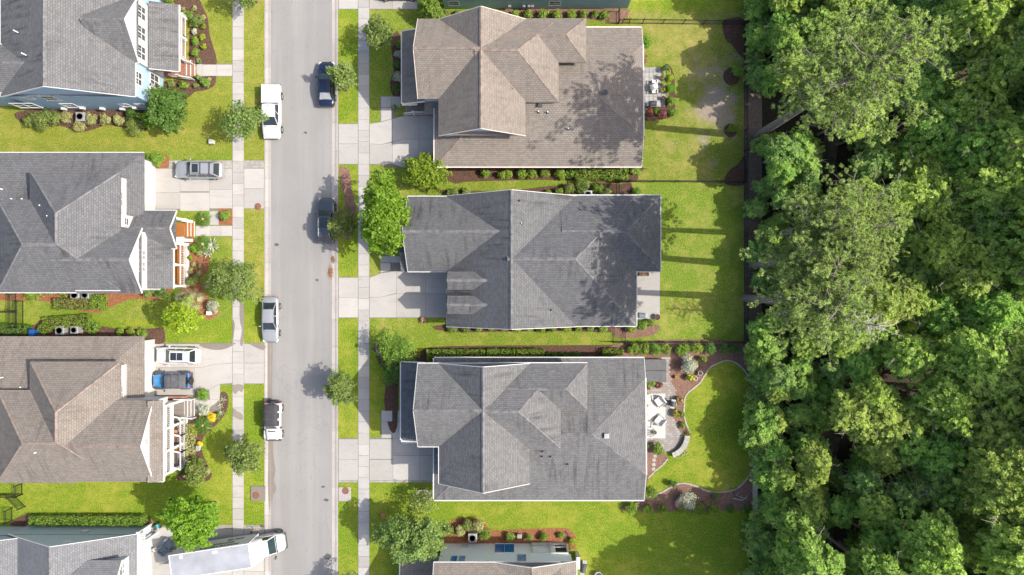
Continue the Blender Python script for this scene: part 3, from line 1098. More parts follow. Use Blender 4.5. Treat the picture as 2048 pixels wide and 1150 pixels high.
def slabs(parent, cells, z0, z1, mat, name='slab', gap=0.022, jit=0.004):
    """each slab its own bevel-edged block"""
    rng = random.Random(len(cells) * 7 + 1)
    for c in cells:
        mb = MB()
        if len(c) == 4 and not hasattr(c[0], '__len__'):
            pts = [(c[0], c[1]), (c[2], c[1]), (c[2], c[3]), (c[0], c[3])]
        else:
            pts = c
        w = ccw([P(p[0], p[1]) for p in pts])
        cx = sum(p.x for p in w) / len(w)
        cy = sum(p.y for p in w) / len(w)
        def shrink(p, d):
            v = Vector((p.x - cx, p.y - cy))
            sx = max(0, abs(v.x) - d) * (1 if v.x > 0 else -1)
            sy = max(0, abs(v.y) - d) * (1 if v.y > 0 else -1)
            return (cx + sx, cy + sy)
        dz = rng.uniform(-jit, jit)
        lo = [shrink(p, gap / 2) for p in w]
        hi = [shrink(p, gap / 2 + 0.012) for p in w]
        zt = z1 + dz
        mb.poly([(p[0], p[1], zt) for p in hi])
        n = len(w)
        for i in range(n):
            j = (i + 1) % n
            mb.poly([(lo[i][0], lo[i][1], zt - 0.012), (lo[j][0], lo[j][1], zt - 0.012), (hi[j][0], hi[j][1], zt), (hi[i][0], hi[i][1], zt)])
            mb.poly([(lo[i][0], lo[i][1], z0), (lo[j][0], lo[j][1], z0), (lo[j][0], lo[j][1], zt - 0.012), (lo[i][0], lo[i][1], zt - 0.012)])
        mb.build(name, mat, parent)


def slab_bed(name, px_pts, label):
    return sheet(name, px_pts, 0.004, 'joint', label)


# kerbs: rolled gutter segments
def kerb_run(x0, x1, flip, label):
    bed = sheet('kerb', [(x0, T), (x1, T), (x1, B_), (x0, B_)], -0.058, 'joint', label)
    y = T
    step = 56.0
    xa, xb = X(x0), X(x1)
    prof = [(0, -0.06), (0.0, 0.02), (0.10, 0.02), (0.22, 0.0), (0.36, -0.045), (xb - xa - 0.002, -0.035), (xb - xa - 0.002, -0.06)]
    if flip:
        prof = [(xb - xa - q[0], q[1]) for q in prof]
    while y < B_:
        ya, yb = Y(y) - 0.011, Y(min(y + step, B_)) + 0.011
        mb = MB()
        A = [(xa + q[0], ya, q[1]) for q in prof]
        Bq = [(xa + q[0], yb, q[1]) for q in prof]
        for i in range(len(prof) - 1):
            q = (A[i], A[i + 1], Bq[i + 1], Bq[i])
            mb.poly(q if flip else tuple(reversed(q)))
        mb.poly(A)
        mb.poly(list(reversed(Bq)))
        mb.build('kerb_segment', 'kerb', bed)
        y += step


kerb_run(529, 541.5, False, 'left kerb and gutter of jointed concrete')
kerb_run(663.5, 676, True, 'right kerb and gutter of jointed concrete')

# sidewalks
left = slab_bed('sidewalk', [(465, T), (487.5, T), (487.5, B_), (465, B_)], 'left sidewalk of square concrete slabs')
cells = []
y = -36.0 - 22.4 * 2
while y < B_ - 10:
    cells.append((465, y, 487.5, y + 22.4))
    y += 22.4
slabs(left, cells, 0.0, 0.035, 'walk')
right = slab_bed('sidewalk', [(716, T), (739, T), (739, B_), (716, B_)], 'right sidewalk of square concrete slabs')
cells = []
y = -30.0 - 22.4 * 2
while y < B_ - 10:
    cells.append((716.5, y, 738.5, y + 22.4))
    y += 22.4
slabs(right, cells, 0.0, 0.035, 'walk')

# driveways (cells between the expansion joints)
d = slab_bed('driveway', [(676, 247), (716, 247), (716, 329), (676, 329)], 'driveway apron of the tan-roofed house')
slabs(d, [(677, 248, 716, 287.5), (677, 287.5, 716, 328)], 0, 0.03, 'concrete')
d = slab_bed('driveway', [(739, 247), (760, 244), (760, 192), (801, 192), (801, 215), (785, 233), (890, 229), (890, 329), (800, 336), (760, 330), (739, 329)], 'driveway of the tan-roofed house, half in shade')
slabs(d, [[(739, 248), (762, 244), (785, 238), (785, 283), (762, 289), (739, 287.5)], [(739, 287.5), (762, 289), (785, 285), (785, 328), (739, 328)],
          [(785, 238), (802, 233), (838, 231), (838, 278), (804, 279), (785, 284)], [(785, 285), (804, 279), (838, 278), (838, 328), (806, 335), (785, 328)],
          [(838, 231), (884, 231), (884, 278), (838, 278)], [(838, 278), (884, 278), (884, 328), (838, 328)],
          (762, 193, 783, 215), (783, 193, 801, 215), [(762, 216), (783, 216), (783, 238), (762, 243)]], 0, 0.03, 'concrete')
d = slab_bed('driveway', [(676, 554), (716, 554), (716, 636), (676, 636)], 'driveway apron of the middle house')
slabs(d, [(677, 555, 716, 595), (677, 595, 716, 635)], 0, 0.03, 'concrete')
d = slab_bed('driveway', [(739, 554), (762, 546), (762, 510), (803, 510), (803, 542), (900, 541), (900, 636), (739, 636)], 'driveway of the middle house under the shadows of the dormers')
slabs(d, [[(739, 555), (763, 546), (793, 542), (793, 586), (763, 594), (739, 595)], [(739, 595), (763, 594), (793, 587), (793, 635), (739, 635)],
          (793, 542, 851, 587), (851, 542, 897, 587), (793, 587, 851, 635), (851, 587, 897, 635), (761, 512, 781, 525), (781, 512, 801, 525), [(761, 526), (781, 526), (781, 540), (761, 545)]], 0, 0.03, 'concrete')
d = slab_bed('driveway', [(676, 876), (716, 876), (716, 963), (676, 963)], 'driveway apron of the lower right house')
slabs(d, [(677, 878, 716, 919), (677, 919, 716, 961)], 0, 0.03, 'concrete')
d = slab_bed('driveway', [(739, 876), (762, 874), (762, 820), (803, 820), (803, 872), (880, 872), (880, 963), (739, 963)], 'driveway of the lower right house, half in shade')
slabs(d, [(739, 878, 786, 918), (739, 919, 786, 961), (786, 876, 839, 911), (786, 911, 839, 961), (839, 876, 872, 911), (839, 911, 872, 961),
          (763, 821, 785, 843), (785, 821, 801, 843), (763, 843, 785, 876), (785, 843, 801, 876)], 0, 0.03, 'concrete')
d = slab_bed('driveway', [(676, T), (716, T), (716, 19), (676, 19)], 'driveway apron of the teal house')
slabs(d, [(677, -45, 716, -22), (677, -22, 716, 18)], 0, 0.03, 'concrete')
d = slab_bed('driveway', [(739, T), (836, T), (836, 19), (739, 19)], 'driveway of the teal house')
slabs(d, [(739, -45, 785, -22), (739, -22, 785, 18), (785, -45, 835, -22), (785, -22, 835, 18)], 0, 0.03, 'concrete')
# left side
d = slab_bed('driveway', [(487.5, 336), (529, 336), (529, 418), (487.5, 418)], 'driveway apron of the white house with the orange porch')
slabs(d, [(488, 337, 528, 377), (488, 377, 528, 417)], 0, 0.03, 'concrete')
d = slab_bed('driveway', [(300, 336), (465, 336), (465, 450), (438, 450), (438, 420), (300, 420)], 'driveway of the white house with the orange porch')
slabs(d, [(300, 337, 360, 385), (360, 337, 419, 383), (419, 337, 464.5, 379), (300, 385, 360, 418), (360, 385, 419, 422), (419, 379, 464.5, 417), (419, 422, 438, 450)], 0, 0.03, 'concrete')
d = slab_bed('driveway', [(487.5, 686), (529, 686), (529, 768), (487.5, 768)], 'driveway apron beside the wet gutter')
slabs(d, [(488, 687, 528, 726), (488, 726, 528, 767)], 0, 0.03, 'concrete')
d = slab_bed('driveway', [(296, 686), (465, 686), (465, 768), (440, 770), (440, 800), (430, 823), (390, 826), (390, 795), (296, 792)], 'driveway with the white and the blue parked vehicles')
slabs(d, [(300, 688, 388, 735), [(388, 688), (464.5, 688), (464.5, 726), (428, 729), (404, 735), (388, 735)], (300, 735, 389, 790),
          [(389, 735), (404, 735), (428, 729), (464.5, 726), (464.5, 766), (440, 768), (418, 779), (389, 780)],
          [(418, 779), (440, 768), (440, 799), (420, 799)], (399, 799, 420, 816), (420, 799, 440, 816), (390, 799, 399, 825)], 0, 0.03, 'concrete')
d = slab_bed('driveway', [(487.5, 1056), (529, 1056), (529, B_), (487.5, B_)], 'driveway apron under the moving truck')
slabs(d, [(488, 1058, 528, 1100), (488, 1100, 528, 1143), (488, 1143, 528, 1194)], 0, 0.03, 'concrete')
d = slab_bed('driveway', [(276, 1052), (465, 1052), (465, B_), (276, B_)], 'driveway under the moving truck')
slabs(d, [(300, 1054, 308, 1094), (308, 1054, 360, 1100), (360, 1058, 412, 1100), (412, 1058, 464.5, 1100), (288, 1104, 308, 1150), (308, 1100, 360, 1150), (360, 1100, 412, 1150), (412, 1100, 464.5, 1150),
          (308, 1150, 360, 1194), (360, 1150, 412, 1194), (412, 1150, 464.5, 1194)], 0, 0.03, 'concrete')
# walkways
d = slab_bed('walkway', [(392, 127), (465, 127), (465, 153), (392, 153)], 'short concrete path to the blue house steps')
slabs(d, [(393, 128, 405, 152), (405, 129, 434, 152), (434, 129, 464.5, 152)], 0, 0.03, 'concrete')
d = slab_bed('walkway', [(390, 451), (465, 451), (465, 473), (390, 473)], 'concrete path to the orange porch steps')
slabs(d, [(391, 451.5, 420, 472), (420, 451.5, 442, 472), (442, 451.5, 464.5, 472)], 0, 0.03, 'concrete')


def pavers(parent_name, x0, y0, x1, y1, label, w=5.2, h=3.6, mat='paver', z=0.034, shear=0):
    """small blocks too small to pick apart singly"""
    s = slab_bed(parent_name, [(x0, y0), (x1, y0), (x1, y1), (x0, y1)], label)
    mb = MB()
    rng = random.Random(int(x0 + y0))
    row = 0
    y = y0
    while y < y1 - 0.8:
        x = x0 - (w / 2 if row % 2 else 0)
        while x < x1:
            a, b_ = max(x, x0), min(x + w, x1)
            if b_ - a > 0.8:
                mb.box2((X(a) + .008, Y(y) - .008, 0), (X(b_) - .008, Y(min(y + h, y1)) + .008, z + rng.uniform(-.004, .004)), rng.randrange(3))
            x += w
        y += h
        row += 1
    mb.build('paver', [mat, 'paver_b', 'tile'], s, kind='stuff')
    return s


pavers('paver_strip', 338, 321, 464.5, 336.5, 'reddish paver strip along the driveway edge by the grey crossover')
pavers('paver_strip', 488, 321, 528, 336.5, 'reddish paver strip crossing the verge by the kerb', 5.2, 3.6)
pavers('paver_strip', 430, 1050, 464.5, 1057, 'paver edge above the moving truck driveway')
pavers('paver_strip', 488, 1050, 528, 1057, 'paver edge crossing the verge above the moving truck')
pavers('paver_strip', 739, 961, 872, 965, 'paver edge below the lower right driveway')
pavers('paver_strip', 677, 961, 716, 965, 'paver edge crossing the verge below the lower right driveway')

# wet stains from garden sprinklers (real water marks)
for pts, lab in [([(480, 606), (488, 606), (487, 686), (480, 686), (484, 660), (480, 640)], 'wet stain along the left sidewalk edge'),
                 ([(402, 688), (464, 688), (460, 694), (445, 699), (430, 700), (415, 697), (405, 694)], 'wet stain on the driveway by the lawn'),
                 ([(488, 688), (528, 688), (528, 700), (512, 695), (500, 688.6)], 'wet stain on the driveway apron'),
                 ([(466, 770), (487, 770), (484, 784), (478, 781), (471, 788), (466, 782)], 'wet patch on the sidewalk below the driveway'),
                 ([(466, 816), (474, 822), (482, 826), (487, 834), (482, 840), (470, 834), (466, 832)], 'wet patch on the sidewalk by the jeep'),
                 ([(439, 801), (432, 806), (420, 814), (410, 816), (400, 818), (402, 824), (439, 823)], 'wet stain on the porch path'),
                 ([(466, 640), (470, 650), (468, 670), (466, 684), (472, 686), (466, 686)], 'wet streak on the sidewalk')]:
    sheet('wet_stain', pts, 0.043, 'wet', lab, smooth=3)
sheet('wet_stain', [(534, 686), (541, 686), (541, 1000), (538, 1010), (535.5, 960), (537, 900), (534, 800)], -0.028, 'wet', 'brown wet stain running down the left gutter', smooth=2)
sheet('wet_stain', [(541, 690), (545, 700), (544, 790), (546, 905), (551, 940), (547, 960), (553, 978), (546, 990), (541, 996)], -0.046, 'wet', 'wet streak on the asphalt along the left gutter', smooth=2)


# ------------------------------------------------------------------ planting beds
BED = {}


def bed(pts, mat, label, z=0.012, smooth=3):
    BED[label] = 1
    return sheet('mulch_bed', pts, z + 0.0006 * len(BED), mat, label, smooth=smooth)


bed([(345, -20), (390, -12), (405, 12), (416, 38), (419, 66), (426, 92), (432, 112), (431, 131), (396, 131), (378, 120), (378, 30), (350, 8)], 'mulch_dark', 'dark mulch bed of small shrubs by the blue house porch')
bed([(322, 165), (360, 158), (398, 154), (430, 152), (432, 160), (428, 172), (412, 180), (390, 184), (375, 196), (350, 200), (330, 190)], 'mulch_dark', 'dark mulch bed below the blue house steps')
bed([(28, 228), (90, 218), (300, 218), (305, 240), (290, 262), (250, 256), (215, 250), (190, 258), (168, 263), (140, 258), (120, 252), (60, 252)], 'mulch_dark', 'mulch bed along the blue house side wall')
bed([(372, 478), (396, 480), (418, 500), (419, 520), (414, 545), (400, 560), (420, 600), (440, 620), (420, 640), (392, 625), (370, 600), (360, 580), (372, 540)], 'mulch_red', 'red-brown mulch bed by the orange porch')
bed([(318, 308), (330, 308), (339, 316), (339, 330), (331, 338), (318, 338), (308, 330), (304, 318)], 'mulch_red', 'red-brown mulch patch by the white garage')
sheet('mulch_bed', [(436, 417), (466, 417), (466, 450), (438, 450)], 0.03, 'mulch_red', 'square mulch bed beside the driveway')
bed([(-40, 578), (100, 578), (278, 582), (330, 574), (345, 580), (312, 600), (270, 598), (240, 606), (215, 618), (190, 626), (130, 615), (110, 606), (60, 600), (-40, 600)], 'mulch_red', 'red-brown mulch strip below the white house')
bed([(-40, 660), (60, 652), (80, 640), (110, 632), (165, 632), (185, 642), (205, 652), (240, 657), (300, 657), (326, 656), (330, 672), (326, 686), (280, 690), (100, 690), (-40, 690)], 'mulch_dark', 'mulch strip above the tan-roofed house')
bed([(441, 786), (450, 784), (457, 793), (456, 812), (449, 830), (432, 850), (412, 868), (403, 885), (405, 905), (415, 930), (424, 950), (414, 962), (398, 958), (370, 962), (352, 956), (366, 930), (370, 830), (392, 828), (425, 824), (440, 815)], 'mulch_dark', 'winding mulch bed in front of the white railings')
bed([(45, 1030), (120, 1028), (200, 1028), (290, 1030), (302, 1042), (298, 1056), (40, 1058)], 'mulch_dark', 'mulch strip under the long clipped hedges')
bed([(783, 75), (800, 70), (806, 195), (786, 192), (780, 165), (788, 140), (784, 110)], 'mulch_dark', 'shaded mulch bed beside the tan-roofed porch')
bed([(1005, 18), (1240, 18), (1256, 26), (1250, 40), (1225, 46), (1190, 40), (1100, 38), (1005, 36)], 'mulch_pink', 'mulch strip with round shrubs under the teal wall')
bed([(905, 334), (1265, 334), (1275, 345), (1272, 362), (1230, 366), (1100, 360), (980, 362), (930, 364), (905, 366)], 'mulch_dark', 'mulch strip under the tan-roofed house south wall')
bed([(1100, 372), (1180, 366), (1240, 368), (1262, 366), (1262, 388), (1240, 392), (1000, 392), (900, 390), (880, 380), (1000, 382)], 'mulch_dark', 'mulch strip north of the middle house')
bed([(895, 648), (1240, 650), (1240, 664), (1100, 662), (900, 664)], 'mulch_dark', 'mulch strip under the small shrubs of the middle house')
bed([(1226, 650), (1275, 648), (1318, 650), (1310, 668), (1285, 674), (1250, 676), (1228, 672)], 'mulch_pink', 'faded mulch corner by the patio of the middle house')
bed([(845, 700), (900, 692), (1200, 690), (1250, 690), (1250, 722), (840, 726), (842, 712)], 'mulch_dark', 'dark mulch under the tall clipped hedges')
bed([(1448, 40), (1490, 40), (1490, 112), (1476, 106), (1464, 90), (1452, 80), (1446, 60)], 'mulch_dark', 'dark mulch corner bed by the woodland fence, upper')
bed([(1490, 312), (1490, 368), (1450, 368), (1452, 350), (1462, 338), (1476, 328)], 'mulch_dark', 'dark mulch corner bed by the woodland fence, lower')
for cx, cy, r in ((1463, 153, 17), (1461, 261, 13)):
    bed([(cx + r * math.cos(a), cy + r * 1.05 * math.sin(a)) for a in [k * math.pi / 5 for k in range(10)]], 'mulch_dark', 'round mulch ring about a sapling')
bed([(1284, 205), (1336, 195), (1342, 140), (1330, 132), (1336, 128), (1348, 150), (1350, 215), (1338, 236), (1284, 240)], 'mulch_dark', 'mulch bed round the tiled patio')
bed([(1238, 686), (1500, 684), (1507, 760), (1490, 745), (1476, 729), (1450, 721), (1418, 737), (1399, 766), (1373, 789), (1368, 814), (1370, 840), (1382, 868), (1372, 872), (1360, 860), (1345, 840), (1330, 800), (1336, 740), (1240, 720)], 'mulch_pink', 'curving mulch border of the garden patio')
bed([(1286, 905), (1300, 885), (1336, 915), (1320, 932), (1300, 955), (1288, 978), (1286, 985)], 'mulch_pink', 'mulch wedge with stepping stones', z=0.016)
bed([(1288, 998), (1322, 985), (1357, 967), (1386, 970), (1415, 982), (1444, 984), (1473, 977), (1495, 956), (1505, 935), (1508, 1022), (1470, 1020), (1260, 1022), (1250, 1010)], 'mulch_pink', 'mulch border below the garden lawn')
bed([(880, 1075), (905, 1040), (940, 1036), (965, 1042), (985, 1060), (1040, 1058), (1110, 1056), (1138, 1058), (1152, 1075), (1150, 1095), (1130, 1098), (880, 1092)], 'mulch_red', 'mulch bed under the white wall with blue windows')
bed([(833, 990), (842, 980), (856, 982), (862, 994), (856, 1006), (842, 1004), (834, 1000)], 'mulch_dark', 'round mulch ring edged with stones', z=0.014)
bed([(748, 700), (756, 682), (775, 678), (800, 690), (830, 700), (840, 716), (800, 722), (795, 850), (780, 860), (768, 800), (776, 750), (760, 730)], 'mulch_dark', 'shaded mulch bed beside the lower right porch')
rect('dirt_strip', 1500, 690, 1530, 1026, 0.004, 'lawn_rear', 'mossy strip behind the long grey fence')
sheet('bare_soil', [(678, 336), (690, 334), (700, 345), (704, 380), (712, 420), (702, 470), (690, 478), (684, 440), (690, 400), (682, 372)], 0.004, 'mulch_pink', 'bare soil on the verge under the street tree', smooth=3)


# ------------------------------------------------------------------ houses
def cap_strip(mb, a, b, w=0.30, t=0.035, n=None):
    """row of folded cap shingles along a ridge or hip"""
    a, b = Vector(a), Vector(b)
    d = (b - a)
    L = d.length
    d.normalize()
    s = Vector((0, 0, 1)).cross(d).normalized()
    u = d.cross(s)
    k = max(1, int(L / 0.9))
    for i in range(k):
        p, q = a + d * (L * i / k + 0.0), a + d * (L * (i + 1) / k - 0.012)
        up = u * (t + 0.006 * (i % 3))
        dn = -u * (w * 0.30) + u * t
        mb.poly([p + s * w / 2 + dn, p + up, q + up, q + s * w / 2 + dn])
        mb.poly([p + up, p - s * w / 2 + dn, q - s * w / 2 + dn, q + up])


class House:
    def __init__(self, name, label, base, shingle, ridge, siding, trim='white', gut='white'):
        self.root = thing(name, label, 'house', base)
        self.sh, self.rd, self.sd, self.trim, self.gut = shingle, ridge, siding, trim, gut

    def faces(self, name, polys, mat=None, uv=True):
        mb = MB()
        for p in polys:
            mb.poly(p)
        return mb.build(name, mat or self.sh, self.root, uv=uv)

    def roof(self, x0, x1, y0, y1, ze, pitch, axis='x', ends=('hip', 'hip'), inset=0.42, z0=0.0, wall=True, gut=(1, 1, 1, 1), caps=True, siding=None, hipk=1.0):
        """roof over the eave rectangle; ends = (low end, high end) along the axis; gut = eave boards on (-x, +x, -y, +y)"""
        def W(a, b, z):
            return (a, b, z) if axis == 'x' else (b, a, z)
        a0, a1, b0, b1 = (x0, x1, y0, y1) if axis == 'x' else (y0, y1, x0, x1)
        h = (b1 - b0) / 2
        bm_ = (b0 + b1) / 2
        zr = ze + h * pitch
        ra = a0 + h * hipk if ends[0] == 'hip' else a0
        rb = a1 - h * hipk if ends[1] == 'hip' else a1
        def order(p):
            return p if axis == 'x' else list(reversed(p))
        mb = MB()
        mb.poly(order([W(a0, b0, ze), W(a1, b0, ze), W(rb, bm_, zr), W(ra, bm_, zr)]))
        mb.poly(order([W(a1, b1, ze), W(a0, b1, ze), W(ra, bm_, zr), W(rb, bm_, zr)]))
        if ends[0] == 'hip':
            mb.poly(order([W(a0, b1, ze), W(a0, b0, ze), W(ra, bm_, zr)]))
        if ends[1] == 'hip':
            mb.poly(order([W(a1, b0, ze), W(a1, b1, ze), W(rb, bm_, zr)]))
        # soffit
        mb.poly(order([W(a0 + .01, b1 - .01, ze - .05), W(a1 - .01, b1 - .01, ze - .05), W(a1 - .01, b0 + .01, ze - .05), W(a0 + .01, b0 + .01, ze - .05)]))
        ro = mb.build('roof', self.sh, self.root, uv=True)
        if caps:
            cb = MB()
            cap_strip(cb, W(ra, bm_, zr), W(rb, bm_, zr))
            if ends[0] == 'hip':
                cap_strip(cb, W(a0 + .1, b0 + .1, ze + .1 * pitch), W(ra, bm_, zr), 0.22, 0.028)
                cap_strip(cb, W(a0 + .1, b1 - .1, ze + .1 * pitch), W(ra, bm_, zr), 0.22, 0.028)
            if ends[1] == 'hip':
                cap_strip(cb, W(a1 - .1, b0 + .1, ze + .1 * pitch), W(rb, bm_, zr), 0.22, 0.028)
                cap_strip(cb, W(a1 - .1, b1 - .1, ze + .1 * pitch), W(rb, bm_, zr), 0.22, 0.028)
            cb.build('ridge_cap', self.rd, ro)
        # fascia / gutter boards
        gw, gh = 0.075, 0.12
        xs0, xs1, ys0, ys1 = x0, x1, y0, y1
        def edge(p, q, nx, ny):
            p, q = Vector(p), Vector(q)
            o = Vector((nx, ny, 0)) * (gw / 2 + .004) + Vector((0, 0, -gh / 2 - .005))
            g_ = MB()
            g_.beam(p + o, q + o, gw, gh)
            g_.build('gutter', self.gut, ro)
        low_gable = [False] * 4       # -x +x -y +y
        if axis == 'x':
            low_gable[0], low_gable[1] = ends[0] != 'hip', ends[1] != 'hip'
        else:
            low_gable[2], low_gable[3] = ends[0] != 'hip', ends[1] != 'hip'
        E = [((x0, y0), (x0, y1), -1, 0), ((x1, y0), (x1, y1), 1, 0), ((x0, y0), (x1, y0), 0, -1), ((x0, y1), (x1, y1), 0, 1)]
        for i, (p, q, nx, ny) in enumerate(E):
            if low_gable[i]:
                if (ends[0] if i in (0, 2) else ends[1]) == 'none' or not gut[i]:
                    continue
            if not low_gable[i]:
                if gut[i]:
                    edge((*p, ze), (*q, ze), nx, ny)
                else:
                    o = Vector((nx, ny, 0)) * .016 + Vector((0, 0, -.085))
                    g_ = MB()
                    g_.beam(Vector((*p, ze)) + o, Vector((*q, ze)) + o, .028, .15)
                    g_.build('fascia', self.rd, ro)
            else:
                m = Vector(((p[0] + q[0]) / 2, (p[1] + q[1]) / 2, zr))
                o = Vector((nx, ny, 0)) * 0.03 + Vector((0, 0, -0.10))
                for e_, kk in ((p, 0), (q, .004)):
                    o = Vector((nx, ny, 0)) * (0.03 + kk) + Vector((0, 0, -0.10 + kk))
                    g_ = MB()
                    g_.beam(Vector((*e_, ze)) + o, m + o, 0.05, 0.2)
                    g_.build('rake_board', self.gut, ro)
        if wall:
            self.walls(x0 + inset, x1 - inset, y0 + inset, y1 - inset, z0, ze - 0.06, axis, ends, (b0, b1, ze, zr, inset), siding)
        return zr

    def walls(self, x0, x1, y0, y1, z0, z1, axis='x', ends=('hip', 'hip'), g=None, siding=None):
        mb = MB()
        c = [(x0, y0), (x1, y0), (x1, y1), (x0, y1)]
        for i in range(4):
            j = (i + 1) % 4
            mb.poly([(*c[i], z0), (*c[j], z0), (*c[j], z1), (*c[i], z1)])
        if g:
            b0, b1, ze, zr, ins = g
            pit = (zr - ze) / ((b1 - b0) / 2)
            zs = z1
            apex = zr - 0.08
            side = zs
            for e in (0, 1):
                if ends[e] == 'gable':
                    if axis == 'x':
                        xx = x0 if e == 0 else x1
                        pts = [(xx, y0, side), (xx, y1, side), (xx, y1, ze + ins * pit - .08), (xx, (y0 + y1) / 2, apex), (xx, y0, ze + ins * pit - .08)]
                        mb.poly(pts if e == 1 else list(reversed(pts)))
                    else:
                        yy = y0 if e == 0 else y1
                        pts = [(x0, yy, side), (x1, yy, side), (x1, yy, ze + ins * pit - .08), ((x0 + x1) / 2, yy, apex), (x0, yy, ze + ins * pit - .08)]
                        mb.poly(pts if e == 0 else list(reversed(pts)))
        return mb.build('wall', siding or self.sd, self.root, uv=True)

    def window(self, c, n, w, h, glass='glass', double=False, frame='white', fw=0.11, bars=True):
        """window: frame (the part) with panes, sash bar as sub-parts; c centre on the wall, n outward normal"""
        c, n = Vector(c), Vector(n).normalized()
        t = Vector((0, 0, 1)).cross(n).normalized()
        u = Vector((0, 0, 1))
        m = Matrix((t, u, n)).transposed().to_4x4()
        m.translation = c
        mb = MB()
        def bx(mb, x, y, z, sx, sy, sz):
            mb.box(None, (sx, sy, sz), 0, 0, m @ Matrix.Translation((x, y, z)))
        bx(mb, 0, h / 2 + fw / 2, .03, w + 2 * fw, fw, .06)
        bx(mb, 0, -h / 2 - fw / 2, .04, w + 2 * fw + .06, fw, .08)
        for s in (-1, 1):
            bx(mb, s * (w / 2 + fw / 2), 0, .03, fw, h, .06)
        if double:
            bx(mb, 0, 0, .03, fw * 0.9, h, .055)
        f = mb.build('window', frame, self.root)
        ws = [(-w / 4 - fw * .22, w / 2 - fw * .46), (w / 4 + fw * .22, w / 2 - fw * .46)] if double else [(0, w)]
        for (x, ww) in ws:
            for (y, hh) in ((h / 4, h / 2 - .03), (-h / 4, h / 2 - .03)):
                p = MB()
                bx(p, x, y, .012, ww - .01, hh, .014)
                p.build('pane', glass, f)
            if not bars:
                continue
            s = MB()
            bx(s, x, 0, .028, ww - .004, .06, .03)
            bx(s, x, h / 4, .024, .03, h / 2 - .06, .012)
            s.build('sash_bar', frame, f)
        return f

    def vent(self, x, y, z, h=0.5, r=0.055, mat='pvc'):
        mb = MB()
        mb.tube([(x, y, z - 0.25), (x, y, z + h)], r, 8)
        v = mb.build('vent_pipe', mat, self.root)
        mb = MB()
        mb.lathe([(r * 2.6, -.02), (r * 1.9, .07), (r * 1.2, .16)], 10, c=(x, y, z))
        mb.build('flashing', 'grey_dark', v)

    def boxvent(self, x, y, z, s=0.4, mat='grey_dark'):
        mb = MB()
        mb.box((x, y, z + .1), (s, s, .3))
        mb.box((x, y, z + .27), (s * 1.2, s * 1.2, .05))
        mb.build('roof_vent', mat, self.root, bevel=.02)

    def garage_door(self, c, n, w, h=2.3):
        c, n = Vector(c), Vector(n).normalized()
        t = Vector((0, 0, 1)).cross(n).normalized()
        m = Matrix((t, Vector((0, 0, 1)), n)).transposed().to_4x4()
        m.translation = c
        mb = MB()
        for r in range(4):
            for k in range(4):
                mb.box(None, (w / 4 - .06, h / 4 - .05, .03), 0, 0, m @ Matrix.Translation((-w / 2 + w / 8 + k * w / 4, h / 8 + r * h / 4, .045)))
        d = MB()
        d.box(None, (w, h, .05), 0, 0, m @ Matrix.Translation((0, h / 2, .01)))
        gd = d.build('garage_door', 'white', self.root)
        mb.build('door_panel', 'white', gd, kind='stuff')

    def railing(self, a, b, z, h=0.95, step=0.17, mat='white', post=True):
        a, b = Vector((*a, z)), Vector((*b, z))
        L = (b - a).length
        if (b - a).length < 0.2:
            return
        mb = MB()
        up = Vector((0, 0, 1))
        mb.beam(a + up * h, b + up * h, .10, .07)
        mb.beam(a + up * .12, b + up * .12, .07, .06)
        for e_ in (a, b):
            mb.box((e_.x, e_.y, z + h / 2), (.07, .07, h))
        r = mb.build('railing', mat, self.root)
        mb = MB()
        n = max(2, int(L / step))
        for i in range(n):
            p = a.lerp(b, (i + .5) / n)
            mb.box((p.x, p.y, z + h / 2 + .03), (.032, .032, h - .16), math.atan2(b.y - a.y, b.x - a.x))
        mb.build('baluster', mat, r, kind='stuff')

    def column(self, x, y, z0, z1, s=0.22, mat='white'):
        mb = MB()
        mb.box((x, y, (z0 + z1) / 2 - .02), (s, s, z1 - z0 - .05))
        mb.box((x, y, z0 + .1), (s * 1.35, s * 1.35, .2))
        mb.box((x, y, z1 - .08), (s * 1.35, s * 1.35, .16))
        mb.build('column', mat, self.root)

    def deck(self, x0, x1, y0, y1, z, mat, w=0.15, along='y', joist='dark', z0=0.0):
        """porch floor, every board a piece of its own"""
        mb = MB()
        mb.box2((x0 + .02, y0 + .02, z0), (x1 - .02, y1 - .02, z - .045))
        d = mb.build('porch_floor', joist, self.root)
        lo, hi = (x0, x1) if along == 'y' else (y0, y1)
        n = max(1, int((hi - lo) / w))
        for i in range(n):
            a, b = lo + (hi - lo) * i / n + .006, lo + (hi - lo) * (i + 1) / n - .006
            mb = MB()
            if along == 'y':
                mb.box2((a, y0, z - .04), (b, y1, z))
            else:
                mb.box2((x0, a, z - .04), (x1, b, z))
            mb.build('plank', mat, d)

    def steps(self, x0, x1, y0, y1, z, n, mat, riser='white'):
        """steps descending towards +x from x0 (height z) to x1"""
        for i in range(n):
            a, b = x0 + (x1 - x0) * i / n, x0 + (x1 - x0) * (i + 1) / n
            zz = z * (n - i - .0) / (n + 1) 
            mb = MB()
            mb.box2((a, y0, 0), (b - .03, y1, zz - .045))
            s = mb.build('step', riser, self.root)
            mb = MB()
            mb.box2((a + .0, y0 - .02, zz - .04), (b - .05, y1 + .02, zz))
            mb.build('tread', mat, s)
            mb = MB()
            mb.box2((b - .05, y0 - .02, zz - .05), (b + .02, y1 + .02, zz + .002))
            mb.build('nosing', riser, s)


GX = 1.0 / SPX      # ground photo pixel -> metre


